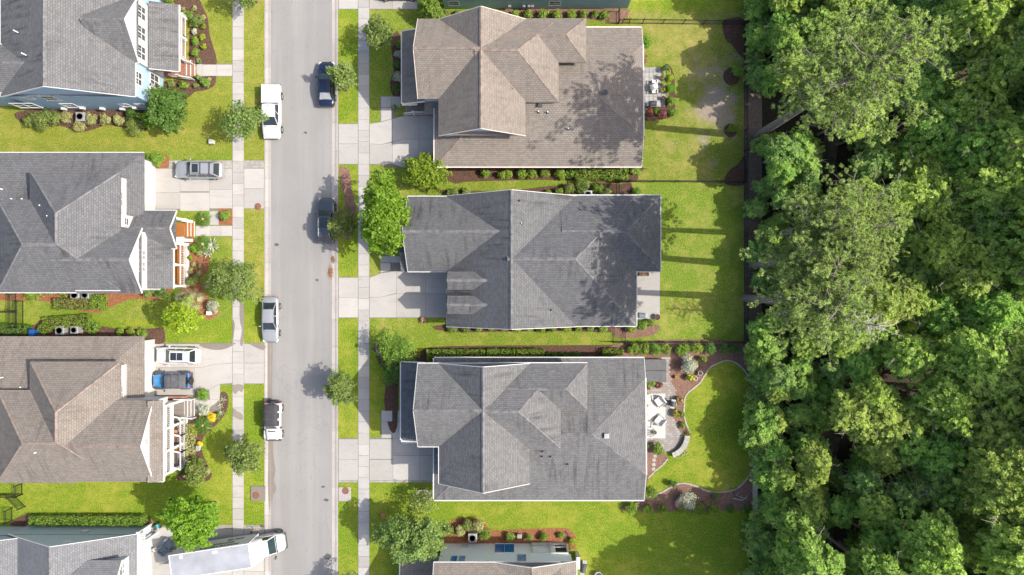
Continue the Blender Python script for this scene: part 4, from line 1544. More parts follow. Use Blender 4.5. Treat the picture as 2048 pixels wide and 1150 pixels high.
# ---- the two large two-storey houses on the right (same plan)
def big_house(label, name, lx0, lx1, ly0, ly1, fx, fy0, fy1, cx0, cx1, cyt, cyb, mx1, my0, my1, wx1, wy1, ridge_y_low, apex_x, porch, shingle, ridge, siding, trim, gut):
    """arguments are metres; y0 < y1"""
    wg = 1 if gut == 'white' else 0
    H = House(name, label, ((lx0 + lx1) / 2, (ly0 + ly1) / 2, 0), shingle, ridge, siding, trim, gut)
    zl = 3.2
    yr = (ly0 + ly1) / 2
    half = (ly1 - ly0) / 2
    pl = 0.355
    zr = zl + half * pl
    # low rear roof: gable with a hip plane let into its east end
    A, B, C, D = (lx0, ly0, zl), (lx1, ly0, zl), (lx1, ly1, zl), (lx0, ly1, zl)
    R0, R1 = (lx0 + half, yr, zr), (apex_x, yr, zr)
    q = 1.95
    H1, H0 = (lx1, ly1 - q, zl + q * pl), (lx1, ly0 + q * 1.5, zl + q * 1.5 * pl)
    mb = MB()
    mb.poly([D, R0, R1, H1, C][::1])
    mb.poly([A, B, H0, R1, R0])
    mb.poly([R1, H0, H1])
    mb.poly([D, A, R0])
    mb.poly([(lx0, ly1, zl - .05), (lx1, ly1, zl - .05), (lx1, ly0, zl - .05), (lx0, ly0, zl - .05)])
    for i, f in enumerate(mb.f[:4]):       # face up
        p = [Vector(mb.v[k]) for k in f]
        if (p[1] - p[0]).cross(p[2] - p[1]).z < 0:
            mb.f[i] = tuple(reversed(f))
    ro = mb.build('roof', shingle, H.root, uv=True)
    cb = MB()
    cap_strip(cb, R0, R1)
    cap_strip(cb, R1, H1, .2, .022)
    cap_strip(cb, R1, H0, .2, .022)
    cap_strip(cb, A, R0, .22, .024)
    cb.build('ridge_cap', ridge, ro)
    gb = MB()
    dz = Vector((0, 0, -.07))
    for a, b, n in (((lx0, ly0), (lx1, ly0), (0, -1)), ((lx0, ly1), (lx1, ly1), (0, 1)), ((lx0, ly0), (lx0, ly1), (-1, 0))):
        o = Vector((*n, 0)) * .06 + dz
        gb.beam(Vector((*a, zl)) + o, Vector((*b, zl)) + o, .115, .13)
    gb.beam(Vector(H0) + Vector((.06, 0, -.07)), Vector(H1) + Vector((.06, 0, -.07)), .115, .13)
    gb.beam(Vector(C) + Vector((.03, 0, -.09)), Vector(H1) + Vector((.03, 0, -.09)), .05, .16)
    gb.beam(Vector(B) + Vector((.03, 0, -.09)), Vector(H0) + Vector((.03, 0, -.09)), .05, .16)
    gb.build('gutter', gut, ro)
    H.walls(lx0 + .45, lx1 - .45, ly0 + .45, ly1 - .45, 0, zl - .04)
    mb = MB()
    xe = lx1 - .45
    mb.poly([(xe, ly0 + .45, zl - .05), (xe, ly1 - .45, zl - .05), (xe, ly1 - q, zl + (q - .4) * pl), (xe, ly0 + q, zl + (q - .4) * pl)])
    mb.build('wall', siding, H.root, uv=True)
    # two-storey masses
    ze = 6.0
    H.roof(fx, (cx0 + cx1) / 2 + .6, fy0, fy1, ze, 3.12 / ((fy1 - fy0) / 2), 'x', ('gable', 'none'), gut=(1, 0, wg, wg))
    H.roof(cx0, cx1, cyb, cyt, ze + .012, 3.12 / ((cx1 - cx0) / 2), 'y', ('gable', 'gable'), inset=.43, gut=(wg, 0, 1, 1))
    H.roof((cx0 + cx1) / 2 - .6, mx1, my0, my1, ze - .012, 3.1 / ((my1 - my0) / 2), 'x', ('none', 'hip'), inset=.44, gut=(0, 0, 0, wg))
    H.roof((cx0 + cx1) / 2 + 1.5, wx1, wy1, my1 + .02, ze - .024, .74, 'x', ('none', 'hip'), inset=.46, gut=(0, 0, 0, wg))
    # porch: shed roof against the front, floor, columns
    px0, px1, py0, py1 = porch
    mb = MB()
    za, zb = 2.75, 3.75
    mb.poly([(px0, py0, za), (px1, py0, zb), (px1, py1, zb), (px0, py1, za)])
    mb.poly([(px0, py1, za - .05), (px1, py1, za - .05), (px1, py0, za - .05), (px0, py0, za - .05)])
    pr = mb.build('porch_roof', 'shingle_slate' if 'grey' in label else shingle, H.root, uv=True)
    gb = MB()
    gb.beam((px0 - .06, py0, za - .07), (px0 - .06, py1, za - .07), .115, .13)
    gb.beam((px0, py0 - .05, za - .06), (px1, py0 - .05, zb - .06), .1, .14)
    gb.beam((px0, py1 + .05, za - .06), (px1, py1 + .05, zb - .06), .1, .14)
    gb.beam((px0 + .02, py0 - .05, za - .0), (px0 + 1.6, py0 - .05, za + .05), .3, .1)
    gb.build('gutter', gut, pr)
    # low link roof between the porch and the garage wing
    mb = MB()
    lx = cx0 + .6
    mb.poly([(fx + .3, fy0 - .75, 3.0), (lx, fy0 - .75, 3.0), (lx, fy0 + .6, 3.5), (fx + .3, fy0 + .6, 3.5)])
    mb.build('porch_roof', shingle, H.root, uv=True)
    H.deck(px0 + .35, fx + .44, py0 + .3, py1 - .3, .45, 'deck_gray', .18, 'x', 'brick')
    for k in range(4):
        H.column(px0 + .5, py0 + .5 + (py1 - py0 - 1.0) * k / 3, .45, za - .05)
    H.railing((px0 + .5, py0 + .45), (px0 + .5, py0 + (py1 - py0) * .45), .45)
    # side porch stair railing seen under the eave
    sx0, sx1, sy = P(808, 0, 1.3).x, P(870, 0, 1.3).x, py0 - .55
    H.deck(sx0, sx1, sy - .05, py0 + .3, .5, 'deck_gray', .2, 'y', 'brick')
    H.railing((sx0 + .9, sy), (sx1, sy), .5)
    H.railing((sx0, sy - .1), (sx0 + .9, sy), .38)
    H.column(sx0 + .95, sy, .3, 1.55, .16)
    # garage door under the front of the low wing, windows
    H.garage_door((lx0 + .45, (ly0 + .5 + cyb) / 2 + .9, 0), (-1, 0, 0), 3.2)
    H.window((fx + .42, (fy0 + fy1) / 2, 4.9), (-1, 0, 0), 1.6, 1.3, double=True)
    H.window((fx + .42, (fy0 + fy1) / 2 + 1.6, 1.7), (-1, 0, 0), .9, 1.5)
    H.window((fx + .42, (fy0 + fy1) / 2 - 1.6, 1.7), (-1, 0, 0), .9, 1.5)
    H.window(((cx0 + cx1) / 2, cyb + .43, 5.2), (0, -1, 0), .9, 1.0)
    for k in range(3):
        xx = cx0 + 2 + k * 3.2
        H.window((xx, my1 - .44, 4.4), (0, 1, 0), .9, 1.2)
        H.window((xx, my1 - .44, 1.5), (0, 1, 0), .9, 1.3)
    H.window((lx1 - .45, yr, 1.5), (1, 0, 0), 2.2, 1.6, double=True)
    H.window((lx1 - .45, yr + 3, 1.5), (1, 0, 0), 1.2, 1.4)
    H.window((xx - 2, ly0 + .45, 1.5), (0, -1, 0), 1.2, 1.3)
    H.zr, H.yr, H.pl, H.ly0, H.ly1 = zr, yr, pl, ly0, ly1
    H.low = lambda x, y: zl + (half - abs(y - yr)) * pl
    return H


z6, z3 = 6.0, 3.2
HB = big_house('tan-roofed two-storey house with a tree shadow over its low rear roof', 'house',
               X(869, z3), X(1283, z3), Y(333, z3), Y(55, z3), X(836, z6), Y(197, z6), Y(38, z6), X(878, z6), X(1051, z6), Y(38.6, z6), Y(271, z6),
               X(1117, z6), Y(204, z6), Y(37.4, z6), X(1172, z6), Y(124, z6), 0, X(1180, 5.9), (X(804, 2.75), X(838, 3.75) + .6, Y(207, 2.75), Y(63, 2.75)),
               'shingle_tan', 'ridge_tan', 'pale_blue', 'trim_tan', 'trim_tan')
HD = big_house('grey-roofed two-storey house with hot tub and garden patio behind it', 'house',
               X(868, z3), X(1288, z3), Y(1000, z3), Y(716, z3), X(836, z6), Y(893, z6), Y(727, z6), X(878, z6), X(1059, z6), Y(727.4, z6), Y(967, z6),
               X(1121, z6), Y(898, z6), Y(726.6, z6), X(1175, z6), Y(820, z6), 0, X(1183, 5.8), (X(802, 2.75), X(838, 3.75) + .6, Y(880, 2.75), Y(724, 2.75)),
               'shingle_gray', 'ridge_gray', 'pale_blue', 'white', 'white')
# roof fittings, each at its slope
for H_, lst in ((HB, [((982, 147), 8.2), ((983, 176), 8.2), ((1025, 178), 6.9)]), (HD, [((980, 862), 8.3), ((979, 884), 8.3), ((1028, 880), 6.9)])):
    for (q, z) in lst:
        p = P(*q, z)
        H_.vent(p.x, p.y, z - .15, .35, .05, 'grey_dark')
for q, z in (((1077, 225), 4.9), ((1095, 226), 4.9), ((1136, 258), 4.5)):
    p = P(*q, z)
    HB.vent(p.x, p.y, HB.low(p.x, p.y), .4)
for q in ((1080, 212), (1208, 189)):
    p = P(*q, 5.0)
    HB.boxvent(p.x, p.y, HB.low(p.x, p.y), .38)
p = P(1074, 128, 7.2)
HB.boxvent(p.x, p.y, 7.05, .4)
for q in ((1084, 911), (1101, 911), (1135, 928), (1085, 900)):
    p = P(*q, 4.6)
    HD.vent(p.x, p.y, HD.low(p.x, p.y), .35, .05, 'grey_dark')
p = P(1212, 870, 5.2)
HD.boxvent(p.x, p.y, HD.zr - .35, .42, 'grey_metal')
p = P(1067, 829, 7.2)
HD.boxvent(p.x, p.y, 7.35, .34, 'grey_metal')

# ---- middle house (one storey, two dormers over the garage)
zc = 3.3
HC = House('house', 'grey-roofed one-storey house with two gabled dormers over its garage', (X(1040), Y(525), 0), 'shingle_slate', 'ridge_gray', 'white_siding')
HC.roof(X(893, zc), X(1152, zc), Y(653, zc), Y(392, zc), zc, .655, 'y', ('gable', 'gable'), gut=(0, 0, 1, 1))
HC.roof(X(1015, zc), X(1273, zc), Y(652, zc), Y(391, zc), zc + .012, .64, 'x', ('none', 'hip'), inset=.44, gut=(0, 1, 1, 1))
HC.roof(X(1120, zc), X(1321, zc), Y(543, zc), Y(391, zc) + .03, zc - .012, .66, 'x', ('none', 'hip'), inset=.46, gut=(0, 1, 1, 1))
HC.roof(X(816, zc), X(1010, zc), Y(543, zc), Y(393, zc), zc + .02, .93, 'x', ('gable', 'none'), inset=.40, gut=(1, 0, 1, 1))
# porch gablet in front of the wing
mb = MB()
mb.poly([(X(802, 2.9), Y(544, 2.9), 2.95), (X(816, 3) + .2, Y(544, 2.9), 2.95), (X(816, 3) + .2, Y(505, 4), 4.1), (X(802, 2.9), Y(505, 4), 4.1)])
mb.poly([(X(802, 2.9), Y(466, 2.9), 2.95), (X(802, 2.9), Y(505, 4), 4.1), (X(816, 3) + .2, Y(505, 4), 4.1), (X(816, 3) + .2, Y(466, 2.9), 2.95)])
mb.build('porch_roof', 'shingle_slate', HC.root, uv=True)
HC.deck(X(803), X(816) + .3, Y(543), Y(505), .3, 'deck_gray', .2, 'x')
HC.column(X(802, 2.9) + .35, Y(541, 2.9), .3, 2.93)
HC.column(X(802, 2.9) + .35, Y(508, 2.9), .3, 2.93)
for yy in (561, 609.5):
    zd = 5.25
    wv = 17 * GX
    y0, y1 = Y(yy, zd) - wv * .95, Y(yy, zd) + wv * .95
    xf, xb = X(895, zd), X(985, zd)
    HC.roof(xf, xb, y0, y1, zd, 1.0, 'x', ('gable', 'none'), inset=.16, z0=3.4, gut=(0, 0, 0, 0))
    HC.window((xf + .16, (y0 + y1) / 2, 4.55), (-1, 0, 0), .8, .9)
HC.garage_door((X(893, zc) + .42, Y(590), 0), (-1, 0, 0), 4.3)
HC.window((X(816, zc) + .40, Y(468, 2), 1.6), (-1, 0, 0), 2.0, 1.4, double=True)
for (xx, yy, n, w) in ((1150, 652, (0, -1, 0), 1.2), (1080, 652, (0, -1, 0), .9), (1200, 391, (0, 1, 0), 1.2)):
    HC.window((X(xx), Y(yy, zc) + (-.45 if n[1] > 0 else .45), 1.6), n, w, 1.2)
HC.window((X(1273, zc) - .44, Y(600, 2), 1.1), (1, 0, 0), 1.8, 2.0, double=True)
HC.window((X(1321, zc) - .46, Y(467, 2), 1.5), (1, 0, 0), 1.8, 1.3, double=True)
for q, z in (((1039, 402), 6.9), ((1043, 447), 6.9), ((1102, 620), 4.8)):
    p = P(*q, z)
    HC.vent(p.x, p.y, zc + ((X(1152, zc) - p.x)) * .655, .35, .05, 'grey_dark' if q[1] != 447 else 'pvc')

# ---- blue house, upper left
HA = House('house', 'sky-blue two-storey house with three front windows under its gable', (X(180), Y(90), 0), 'shingle_gray', 'ridge_gray', 'sky_blue')
ax0, ax1, ay0, ay1 = -940 * GX, -693 * GX, 351 * GX, 720 * GX
HA.roof(ax0, ax1, ay0, ay1, 6.0, 3.55 / ((ax1 - ax0) / 2), 'y', ('gable', 'gable'), inset=.22, gut=(1, 1, 1, 0))
HA.roof(-1060 * GX, -848 * GX, 358 * GX, 446 * GX, 6.1, .8, 'x', ('gable', 'none'), inset=.3, gut=(0, 0, 1, 1))
gy0, gy1 = 413.5 * GX, 538 * GX
HA.roof(-765 * GX, -687 * GX, gy0, gy1, 6.0, .74, 'x', ('none', 'gable'), inset=.2, gut=(0, 1, 1, 1), siding='white_siding')
# steep gable reaches back into the main slope
wx = -687 * GX - .2
for yy in (25, 66, 105):
    HA.window((wx, Y(yy, 5.1), 5.05), (1, 0, 0), 1.25, 1.35, double=True)
mb = MB()                       # shed roof over the front porch
pa, pb = -688 * GX, -640 * GX
py0, py1 = 415 * GX, 543 * GX
mb.poly([(pa, py0, 3.95), (pb, py0, 2.95), (pb, py1, 2.95), (pa, py1, 3.95)])
mb.poly([(pa, py1, 2.88), (pb, py1, 2.88), (pb, py0, 2.88), (pa, py0, 2.88)])
pr = mb.build('porch_roof', 'shingle_gray', HA.root, uv=True)
mb = MB()
mb.beam((pb + .06, py0, 2.88), (pb + .06, py1, 2.88), .115, .13)
mb.beam((pa, py0 - .04, 3.88), (pb, py0 - .04, 2.88), .06, .16)
mb.build('gutter', 'white', pr)
dx = X(364, .6)
HA.deck(pa + .1, dx, Y(133, .6), py1 - .3, .65, 'deck_brick', .15, 'x', 'brick')
rx = X(366, 1.4) - .05
for yy in (28, 71, 115):
    HA.column(rx, Y(yy, 2), .65, 2.9, .2)
HA.railing((rx, Y(28, 1.2)), (rx, Y(71, 1.2)), .65)
HA.railing((rx, Y(71, 1.2)), (rx, Y(115, 1.2)), .65)
HA.steps(dx + .02, X(391), Y(153), Y(122), .6, 3, 'deck_brick', 'white')
HA.railing((pa + .8, Y(152, 1)), (dx, Y(152, 1)), .65)
HA.railing((dx, Y(153, 1)), (X(391), Y(156, 1)), .25)
HA.railing((dx, Y(120, 1)), (X(388), Y(124, 1)), .25)
HA.deck(X(316, .6), dx, Y(153, .6), Y(133, .6) - .02, .64, 'deck_brick', .15, 'x', 'brick')
ex = ax1 - .22
HA.window((ex, Y(157, 5.0), 5.0), (1, 0, 0), 1.2, 1.2, double=True)
HA.window((ex, Y(164, 1.6), 1.9), (1, 0, 0), 1.3, 1.6, double=True)
HA.window((ex, Y(187, 1.6), 1.9), (1, 0, 0), 1.3, 1.6, double=True)
sy_ = ay0 + .22
for xx, z, w, h in ((100, 4.6, 1.3, 1.3), (52, 1.9, 2.2, 1.6), (140, 1.9, 1.2, 1.3), (250, 2.0, .8, .9), (283, 2.0, .8, .9), (60, 4.6, .6, .5)):
    HA.window((X(xx, z), sy_, z), (0, -1, 0), w, h, double=w > 1.9)
for xx, z in ((165, 1.2), (128, 0.9), (205, 0.9), (270, 1.2), (245, 0.8)):
    mb = MB()
    mb.box((X(xx, z), sy_ - .12, z), (.4, .24, .5))
    mb.build('wall_box', 'white', HA.root, bevel=.02)
for q in ((38, 66), (64, 116)):
    p = P(*q, 7.6)
    HA.vent(p.x, p.y, 6.0 + (p.x - ax0) * 3.55 / ((ax1 - ax0) / 2) , .75, .055)
mb = MB()
mb.tube([(X(33, 5.9), sy_ - .1, 5.9), (X(33, 5.9), sy_ - .12, 5.3), (X(33, 5.9), sy_ - .02, 5.0)], .05, 6)
mb.build('downpipe', 'white', HA.root)


# ---- the two left houses sharing one plan (offset 352 ground pixels)
def left_house(label, off, shingle, ridge, siding, front, garage_y):
    s = lambda v: v * GX
    H = House('house', label, (s(-800), s(off + 60), 0), shingle, ridge, siding)
    zr = H.roof(s(-1120), s(-705), s(off - 8), s(off + 258), 3.2, .30, 'x', ('none', 'hip'), inset=.5, gut=(0, 0, 0, 1 if off > -100 else 0), caps=False)
    H.roof(s(-952), s(-806), s(off - 9), s(off + 162), 5.6, .645, 'x', ('hip', 'none'), inset=.43, z0=2.6, gut=(0, 0, 1 if off > -100 else 0, 0))
    H.roof(s(-891), s(-724.6), s(off - 5), s(off + 214.5), 5.59, .66, 'y', ('hip', 'hip'), inset=.45, z0=2.6, gut=(0, 0, 1 if off > -100 else 0, 0))
    # east dormer wall under the upper eave
    ex = s(-724.6) - .45
    H.window((ex, Y(398 if off > -100 else 0, 4.7) if off > -100 else s(off + 155), 4.7), (1, 0, 0), 1.3, .7, 'glass_blind', double=True)
    H.window((ex, s(off + 120), 4.7), (1, 0, 0), 1.3, .7, 'glass_blind', double=True)
    # garage wall and door
    H.garage_door((s(-705) - .5, garage_y, 0), (1, 0, 0), 4.4)
    return H


HE = left_house('grey-roofed white house with the orange porch floor', 0, 'shingle_slate', 'ridge_gray', 'white_siding', None, Y(372))
s = lambda v: v * GX
HE.roof(s(-830), s(-687.5), s(-10.5), s(110), 5.35, 2.3 / s(60), 'x', ('none', 'gable'), inset=.3, gut=(0, 1, 0, 0))
HE.window((s(-687.5) - .3, Y(510, 5), 4.75), (1, 0, 0), .86, 1.25, 'glass_blind', double=True)
HE.window((s(-687.5) - .3, Y(533, 5), 4.75), (1, 0, 0), .86, 1.25, 'glass_blind', double=True)
mb = MB()
mb.box2((s(-724.6) - .5, Y(455, 4.9), 3.2), (s(-724.6) + .15, Y(430, 4.9), 5.45))
mb.build('wall', 'white_siding', HE.root, uv=True)
HE.window((s(-724.6) + .15, Y(443, 4.8), 4.75), (1, 0, 0), .65, .65)
mb = MB()
pa, pb = s(-712), s(-651.5)
mb.poly([(pa, Y(577, 2.9), 4.1), (pb, Y(577, 2.9), 2.9), (pb, Y(470, 2.9), 2.9), (pa, Y(470, 2.9), 4.1)])
mb.poly([(pa, Y(420, 2.9), 2.82), (pb, Y(420, 2.9), 2.82), (pb, Y(577, 2.9), 2.82), (pa, Y(577, 2.9), 2.82)])
pr = mb.build('porch_roof', 'shingle_slate', HE.root, uv=True)
mb = MB()
mb.beam((pb + .06, Y(577, 2.9), 2.83), (pb + .06, Y(497, 2.9), 2.83), .115, .13)
mb.build('gutter', 'white', pr)
HE.roof(pa - .5, s(-645), Y(497, 2.95), Y(421, 2.95), 2.95, .72, 'x', ('none', 'gable'), inset=.3, z0=2.2, gut=(0, 1, 1, 1), wall=False)
dx = X(368, .6)
HE.deck(X(335, .6), dx, Y(571, .6), Y(487, .6), .6, 'deck_orange', .15, 'x', 'brick')
HE.deck(X(335, .6), dx, Y(473, .6), Y(446, .6), .6, 'deck_orange', .15, 'x', 'brick')
HE.deck(X(335, .6), dx, Y(486.6, .6), Y(473.4, .6), .6, 'white', .3, 'x', 'brick')
HE.steps(dx + .02, X(390), Y(473), Y(443), .58, 3, 'deck_orange', 'white')
for yy in (488, 530, 572):
    HE.column(X(359, 1.8), Y(yy, 1.8), .6, 2.85, .22)
HE.column(X(359, 1.8), Y(438, 1.8), .6, 2.85, .25)
HE.railing((X(362, 1.4), Y(571, 1.4)), (X(362, 1.4), Y(530, 1.4)), .6)
HE.railing((X(362, 1.4), Y(530, 1.4)), (X(362, 1.4), Y(489, 1.4)), .6)
HE.railing((X(350, 1.4), Y(571.5, 1.4)), (X(365, 1.4), Y(571.5, 1.4)), .6)
mb = MB()
mb.beam((X(350, .9), Y(438, .9), .95), (X(388, .2), Y(444, .2), .45), .28, .3)
mb.beam((X(350, .9), Y(480, .9), .95), (X(388, .2), Y(481, .2), .45), .28, .3)
mb.build('stair_wall', 'white', HE.root)
mb = MB()
mb.box2((X(371, .3), Y(572, .3), 0), (X(376, .3), Y(486, .3), .32))
mb.build('porch_ledge', 'white', HE.root)
for q, z in (((2, 378), 4.6), ((25, 398), 4.6), ((46, 398), 4.6), ((82, 411), 6.6), ((97, 432), 7.4), ((97, 461), 7.4)):
    p = P(*q, z)
    HE.vent(p.x, p.y, z - .35, .6, .06)
p = P(5, 405, 4.7)
HE.boxvent(p.x, p.y, 4.2, .4)

HF = left_house('tan-roofed white house with a two-level white railed porch', -352, 'shingle_tan2', 'ridge_tan', 'white_siding', None, Y(738))
HF.roof(s(-830), s(-662), s(-357.6), s(-208), 5.8, 2.35 / s(75), 'x', ('none', 'gable'), inset=.12, z0=2.6, gut=(0, 1, 0, 0))
# pent roof strip below the pediment, carried by the porch columns
ex, pf = s(-662), s(-643)
y0, y1 = s(-357.6), s(-208)
mb = MB()
mb.poly([(ex - .3, y0, 6.25), (pf, y0, 5.8), (pf, y1, 5.8), (ex - .3, y1, 6.25)])
mb.poly([(ex - .3, y1, 5.7), (pf, y1, 5.7), (pf, y0, 5.7), (ex - .3, y0, 5.7)])
pr = mb.build('porch_roof', 'shingle_tan2', HF.root, uv=True)
mb = MB()
mb.beam((pf + .06, y0, 5.72), (pf + .06, y1, 5.72), .115, .15)
mb.beam((ex, y0 - .04, 5.72), (pf, y0 - .04, 5.72), .06, .15)
mb.build('gutter', 'white', pr)
HF.window((ex - .11, Y(884, 7.0), 6.85), (1, 0, 0), .45, .5, double=True, fw=.06)
# balcony
bx = X(340, 3.4)
bal0, bal1 = Y(945, 3.0), Y(806, 3.0)
HF.deck(ex - 1.0, bx, bal0, bal1, 3.0, 'deck_gray', .16, 'x', 'white', 2.78)
for k in range(4):
    yy = bal0 + .12 + (bal1 - bal0 - .24) * k / 3
    HF.column(bx - .12, yy, .6, 2.75, .24)
    HF.column(bx - .12, yy, 3.0, 5.7, .24)
    if k:
        HF.railing((bx - .12, yp), (bx - .12, yy), 3.0, step=.19)
    yp = yy
mb = MB()
mb.box2((ex - .9, bal0 - .03, 2.72), (bx + .04, bal0 + .12, 3.03))
mb.box2((ex - .9, bal1 - .12, 2.72), (bx + .04, bal1 + .03, 3.03))
mb.box2((bx - .1, bal0 - .03, 2.74), (bx + .05, bal1 + .03, 3.032))
mb.build('balcony_beam', 'white', HF.root)
# lower porch
lx = X(371, .6)
HF.deck(X(330, .6), lx, Y(938, .6), Y(836, .6), .6, 'deck_gray', .16, 'x', 'white')
HF.deck(X(330, .6), X(368, .6), Y(832, .6), Y(800, .6), .6, 'deck_gray', .15, 'x', 'white')
HF.steps(X(368, .6) + .02, X(390), Y(831), Y(799), .58, 3, 'deck_gray', 'white')
for k in range(3):
    ya, yb = Y(936 - k * 33.3, 1.2), Y(936 - (k + 1) * 33.3, 1.2)
    HF.railing((lx - .1, ya), (lx - .1, yb), .6, step=.19)
    HF.column(lx - .1, ya, .1, 1.75, .16)
    HF.column(lx - .1, yb, .1, 1.75, .16)
for yy in (938, 905, 872, 836):
    mb = MB()
    mb.beam((bx - .1, Y(yy - 4, 2.5), 2.72), (lx - .02, Y(yy, 1.6), 1.72), .12, .12)
    mb.build('brace', 'white', HF.root)
HF.railing((X(362, .9), Y(833.5, .9)), (X(392, .3), Y(834.5, .3)), .3)
HF.railing((X(350, .9), Y(798, .9)), (X(392, .3), Y(797, .3)), .35)
# porch wall and lattice below the driveway side
mb = MB()
mb.box2((s(-705) - .4, Y(799, 1.0), 0), (X(375, .3), Y(794, 1.0), .62))
mb.build('brick_skirt', 'brick', HF.root)
for q, z in (((4, 755), 4.6), ((43, 774), 4.6), ((97, 827), 7.3), ((97, 849), 7.3), ((72, 905), 7.9), ((166, 918), 7.0)):
    p = P(*q, z)
    HF.vent(p.x, p.y, z - .3, .55, .06)

# ---- blue-grey house, lower left corner
HG = House('house', 'pale-grey roofed house with a blunt gable above the two long hedges', (X(150), Y(1150), 0), 'shingle_blue', 'ridge_gray', 'pale_blue')
gx0, gx1 = s(-969), s(-720)
HG.roof(gx0, gx1, s(-800), s(-474), 2.95, 3.55 / ((gx1 - gx0) / 2), 'y', ('gable', 'gable'), inset=.06, gut=(0, 1, 0, 1))
HG.roof(s(-1120), s(-900), s(-700), s(-476), 2.94, .45, 'y', ('gable', 'gable'), inset=.1, gut=(0, 0, 0, 1))
dz = 5.0
HG.roof(X(150, dz), X(243, dz), Y(1178, dz), Y(1121, dz), dz, .62, 'x', ('none', 'gable'), inset=.2, z0=3.3, gut=(0, 1, 0, 0), siding='white_siding')
for yy in (1133, 1144, 1158):
    HG.window((X(243, dz) - .2, Y(yy, 4.6), 4.55), (1, 0, 0), .4, .55, fw=.07)
mb = MB()
bx_ = X(284, 2.5)
mb.box2((gx1 - .02, Y(1190, 2.5), 2.62), (bx_, Y(1066, 2.5), 2.72))
br = mb.build('trellis', 'white', HG.root)
mb = MB()
mb.beam((bx_ + .12, Y(1192, 2.5), 2.66), (bx_ + .12, Y(1064, 2.5), 2.66), .1, .16)
mb.beam((bx_ + .34, Y(1192, 2.5), 2.66), (bx_ + .34, Y(1064, 2.5), 2.66), .1, .16)
for k in range(24):
    yy = Y(1068 + k * 5.2, 2.5)
    mb.box((bx_ + .2, yy, 2.76), (.6, .08, .08))
mb.build('trellis_slat', 'white', br)
HG.column(bx_ + .3, Y(1075, 1.5), 0, 2.6, .25)
mb = MB()
mb.box2((s(-720) - .15, s(-475) - .02, 0), (s(-720) + .12, s(-474) + .22, 2.9))
mb.build('corner_board', 'white', HG.root)
mb = MB()
p = P(170, 1058, 2.2)
mb.box((p.x, s(-474) + .1, 2.2), (.7, .3, .35))
mb.build('wall_box', 'grey_metal', HG.root, bevel=.02)
HG.window((P(133, 1070, 4.8).x, s(-474) - .06, 4.75), (0, 1, 0), .7, .12, 'dark', fw=.05)

# ---- white house with blue windows, bottom
HH = House('house', 'tan-roofed white house with blue glass windows facing the lawn', (X(1010), Y(1180), 0), 'shingle_tan', 'ridge_tan', 'cream_siding')
hx0, hx1 = X(868, 5.9), X(1062, 5.9)
hy1 = Y(1125, 5.9)
HH.roof(hx0, hx1 + 3, hy1 - 9.0, hy1, 5.9, .6, 'x', ('gable', 'none'), inset=.30, gut=(1, 0, 0, 1))
gx0, gx1 = X(1060, 5.6), X(1153, 5.6) 
HH.roof(gx0 - 4.4, gx1, hy1 - 9.5, hy1 - .03, 5.6, .36, 'y', ('gable', 'gable'), inset=.34, z0=2.8, gut=(1, 1, 0, 1))
wy = hy1 - .30
for (xa, xb, ya, yb, dbl) in ((989, 1029, 1084.5, 1106, True), (901, 915, 1112, 1124, False), (917, 931, 1112, 1124, False), (1034, 1053, 1109, 1123.5, False)):
    gyw = -wy * SPX
    z_of = lambda py: CAM_H - gyw * CAM_H / (py - 575)
    za, zb = max(.15, z_of(ya)), min(z_of(yb), 5.6)
    zm = (za + zb) / 2
    HH.window(((X(xa, zm) + X(xb, zm)) / 2, wy, zm), (0, 1, 0), (X(xb, zm) - X(xa, zm)) - .1, zb - za - .1, 'glass_blue', double=dbl, fw=.03, bars=False)
# screened porch
py_ = wy + .02
xa, xb = X(1063, 1.2), X(1134, 1.2)
mb = MB()
mb.box2((xa, py_ - 2.5, 0), (xb, py_ + .1, .35))
mb.box2((xa, py_ - .1, 2.75), (xb, py_ + .12, 2.95))
mb.box2((xa, py_ - 2.5, 2.75), (xb, py_ - .1, 2.8))
for xx in (xa, (xa + xb) / 2, xb - .12):
    mb.box2((xx, py_ - .02, .35), (xx + .14, py_ + .12, 2.75))
sp = mb.build('screen_porch', 'white', HH.root)
mb = MB()
mb.box2((xa + .1, py_ - 2.4, .36), (xb - .1, py_ - .06, 2.74))  # solid block painted dark for the gloom inside the porch
mb.build('dark_infill', 'dark', sp)
HH.railing((xa, py_ + .05), (xb, py_ + .05), .35, .85, .17)
mb = MB()
mb.box2((X(1153, 1) - .05, Y(1134, 1), 0), (X(1159, 1), Y(1110, 1), 1.6))
mb.build('chimney_box', 'white', HH.root, uv=True)
# dark front porch roof
mb = MB()
fx0, fx1 = X(800, 2.9), X(886, 3.6)
mb.poly([(fx0, Y(1200, 2.9), 2.8), (fx1, Y(1200, 3.6), 3.6), (fx1, Y(1112, 3.6), 3.6), (fx0, Y(1107, 2.9), 2.8)])
mb.poly([(fx0, Y(1107, 2.9), 2.7), (fx1, Y(1112, 2.9), 2.7), (fx1, Y(1200, 2.9), 2.7), (fx0, Y(1200, 2.9), 2.7)])
pr = mb.build('porch_roof', 'shingle_tan', HH.root, uv=True)
mb = MB()
mb.beam((fx0 - .06, Y(1200, 2.9), 2.73), (fx0 - .06, Y(1107, 2.9), 2.73), .115, .13)
mb.build('gutter', 'white', pr)
HH.walls(fx0 + .5, hx0 + .6, Y(1200), Y(1118), 0, 2.75)
mb = MB()
for k in range(3):
    p = P(926 + k * 4.5, 1088 + (k % 2), 1.0)
    mb.box((p.x, wy + .12, 1.0), (.18, .2, .3))
mb.build('meter_box', 'grey_metal', HH.root)

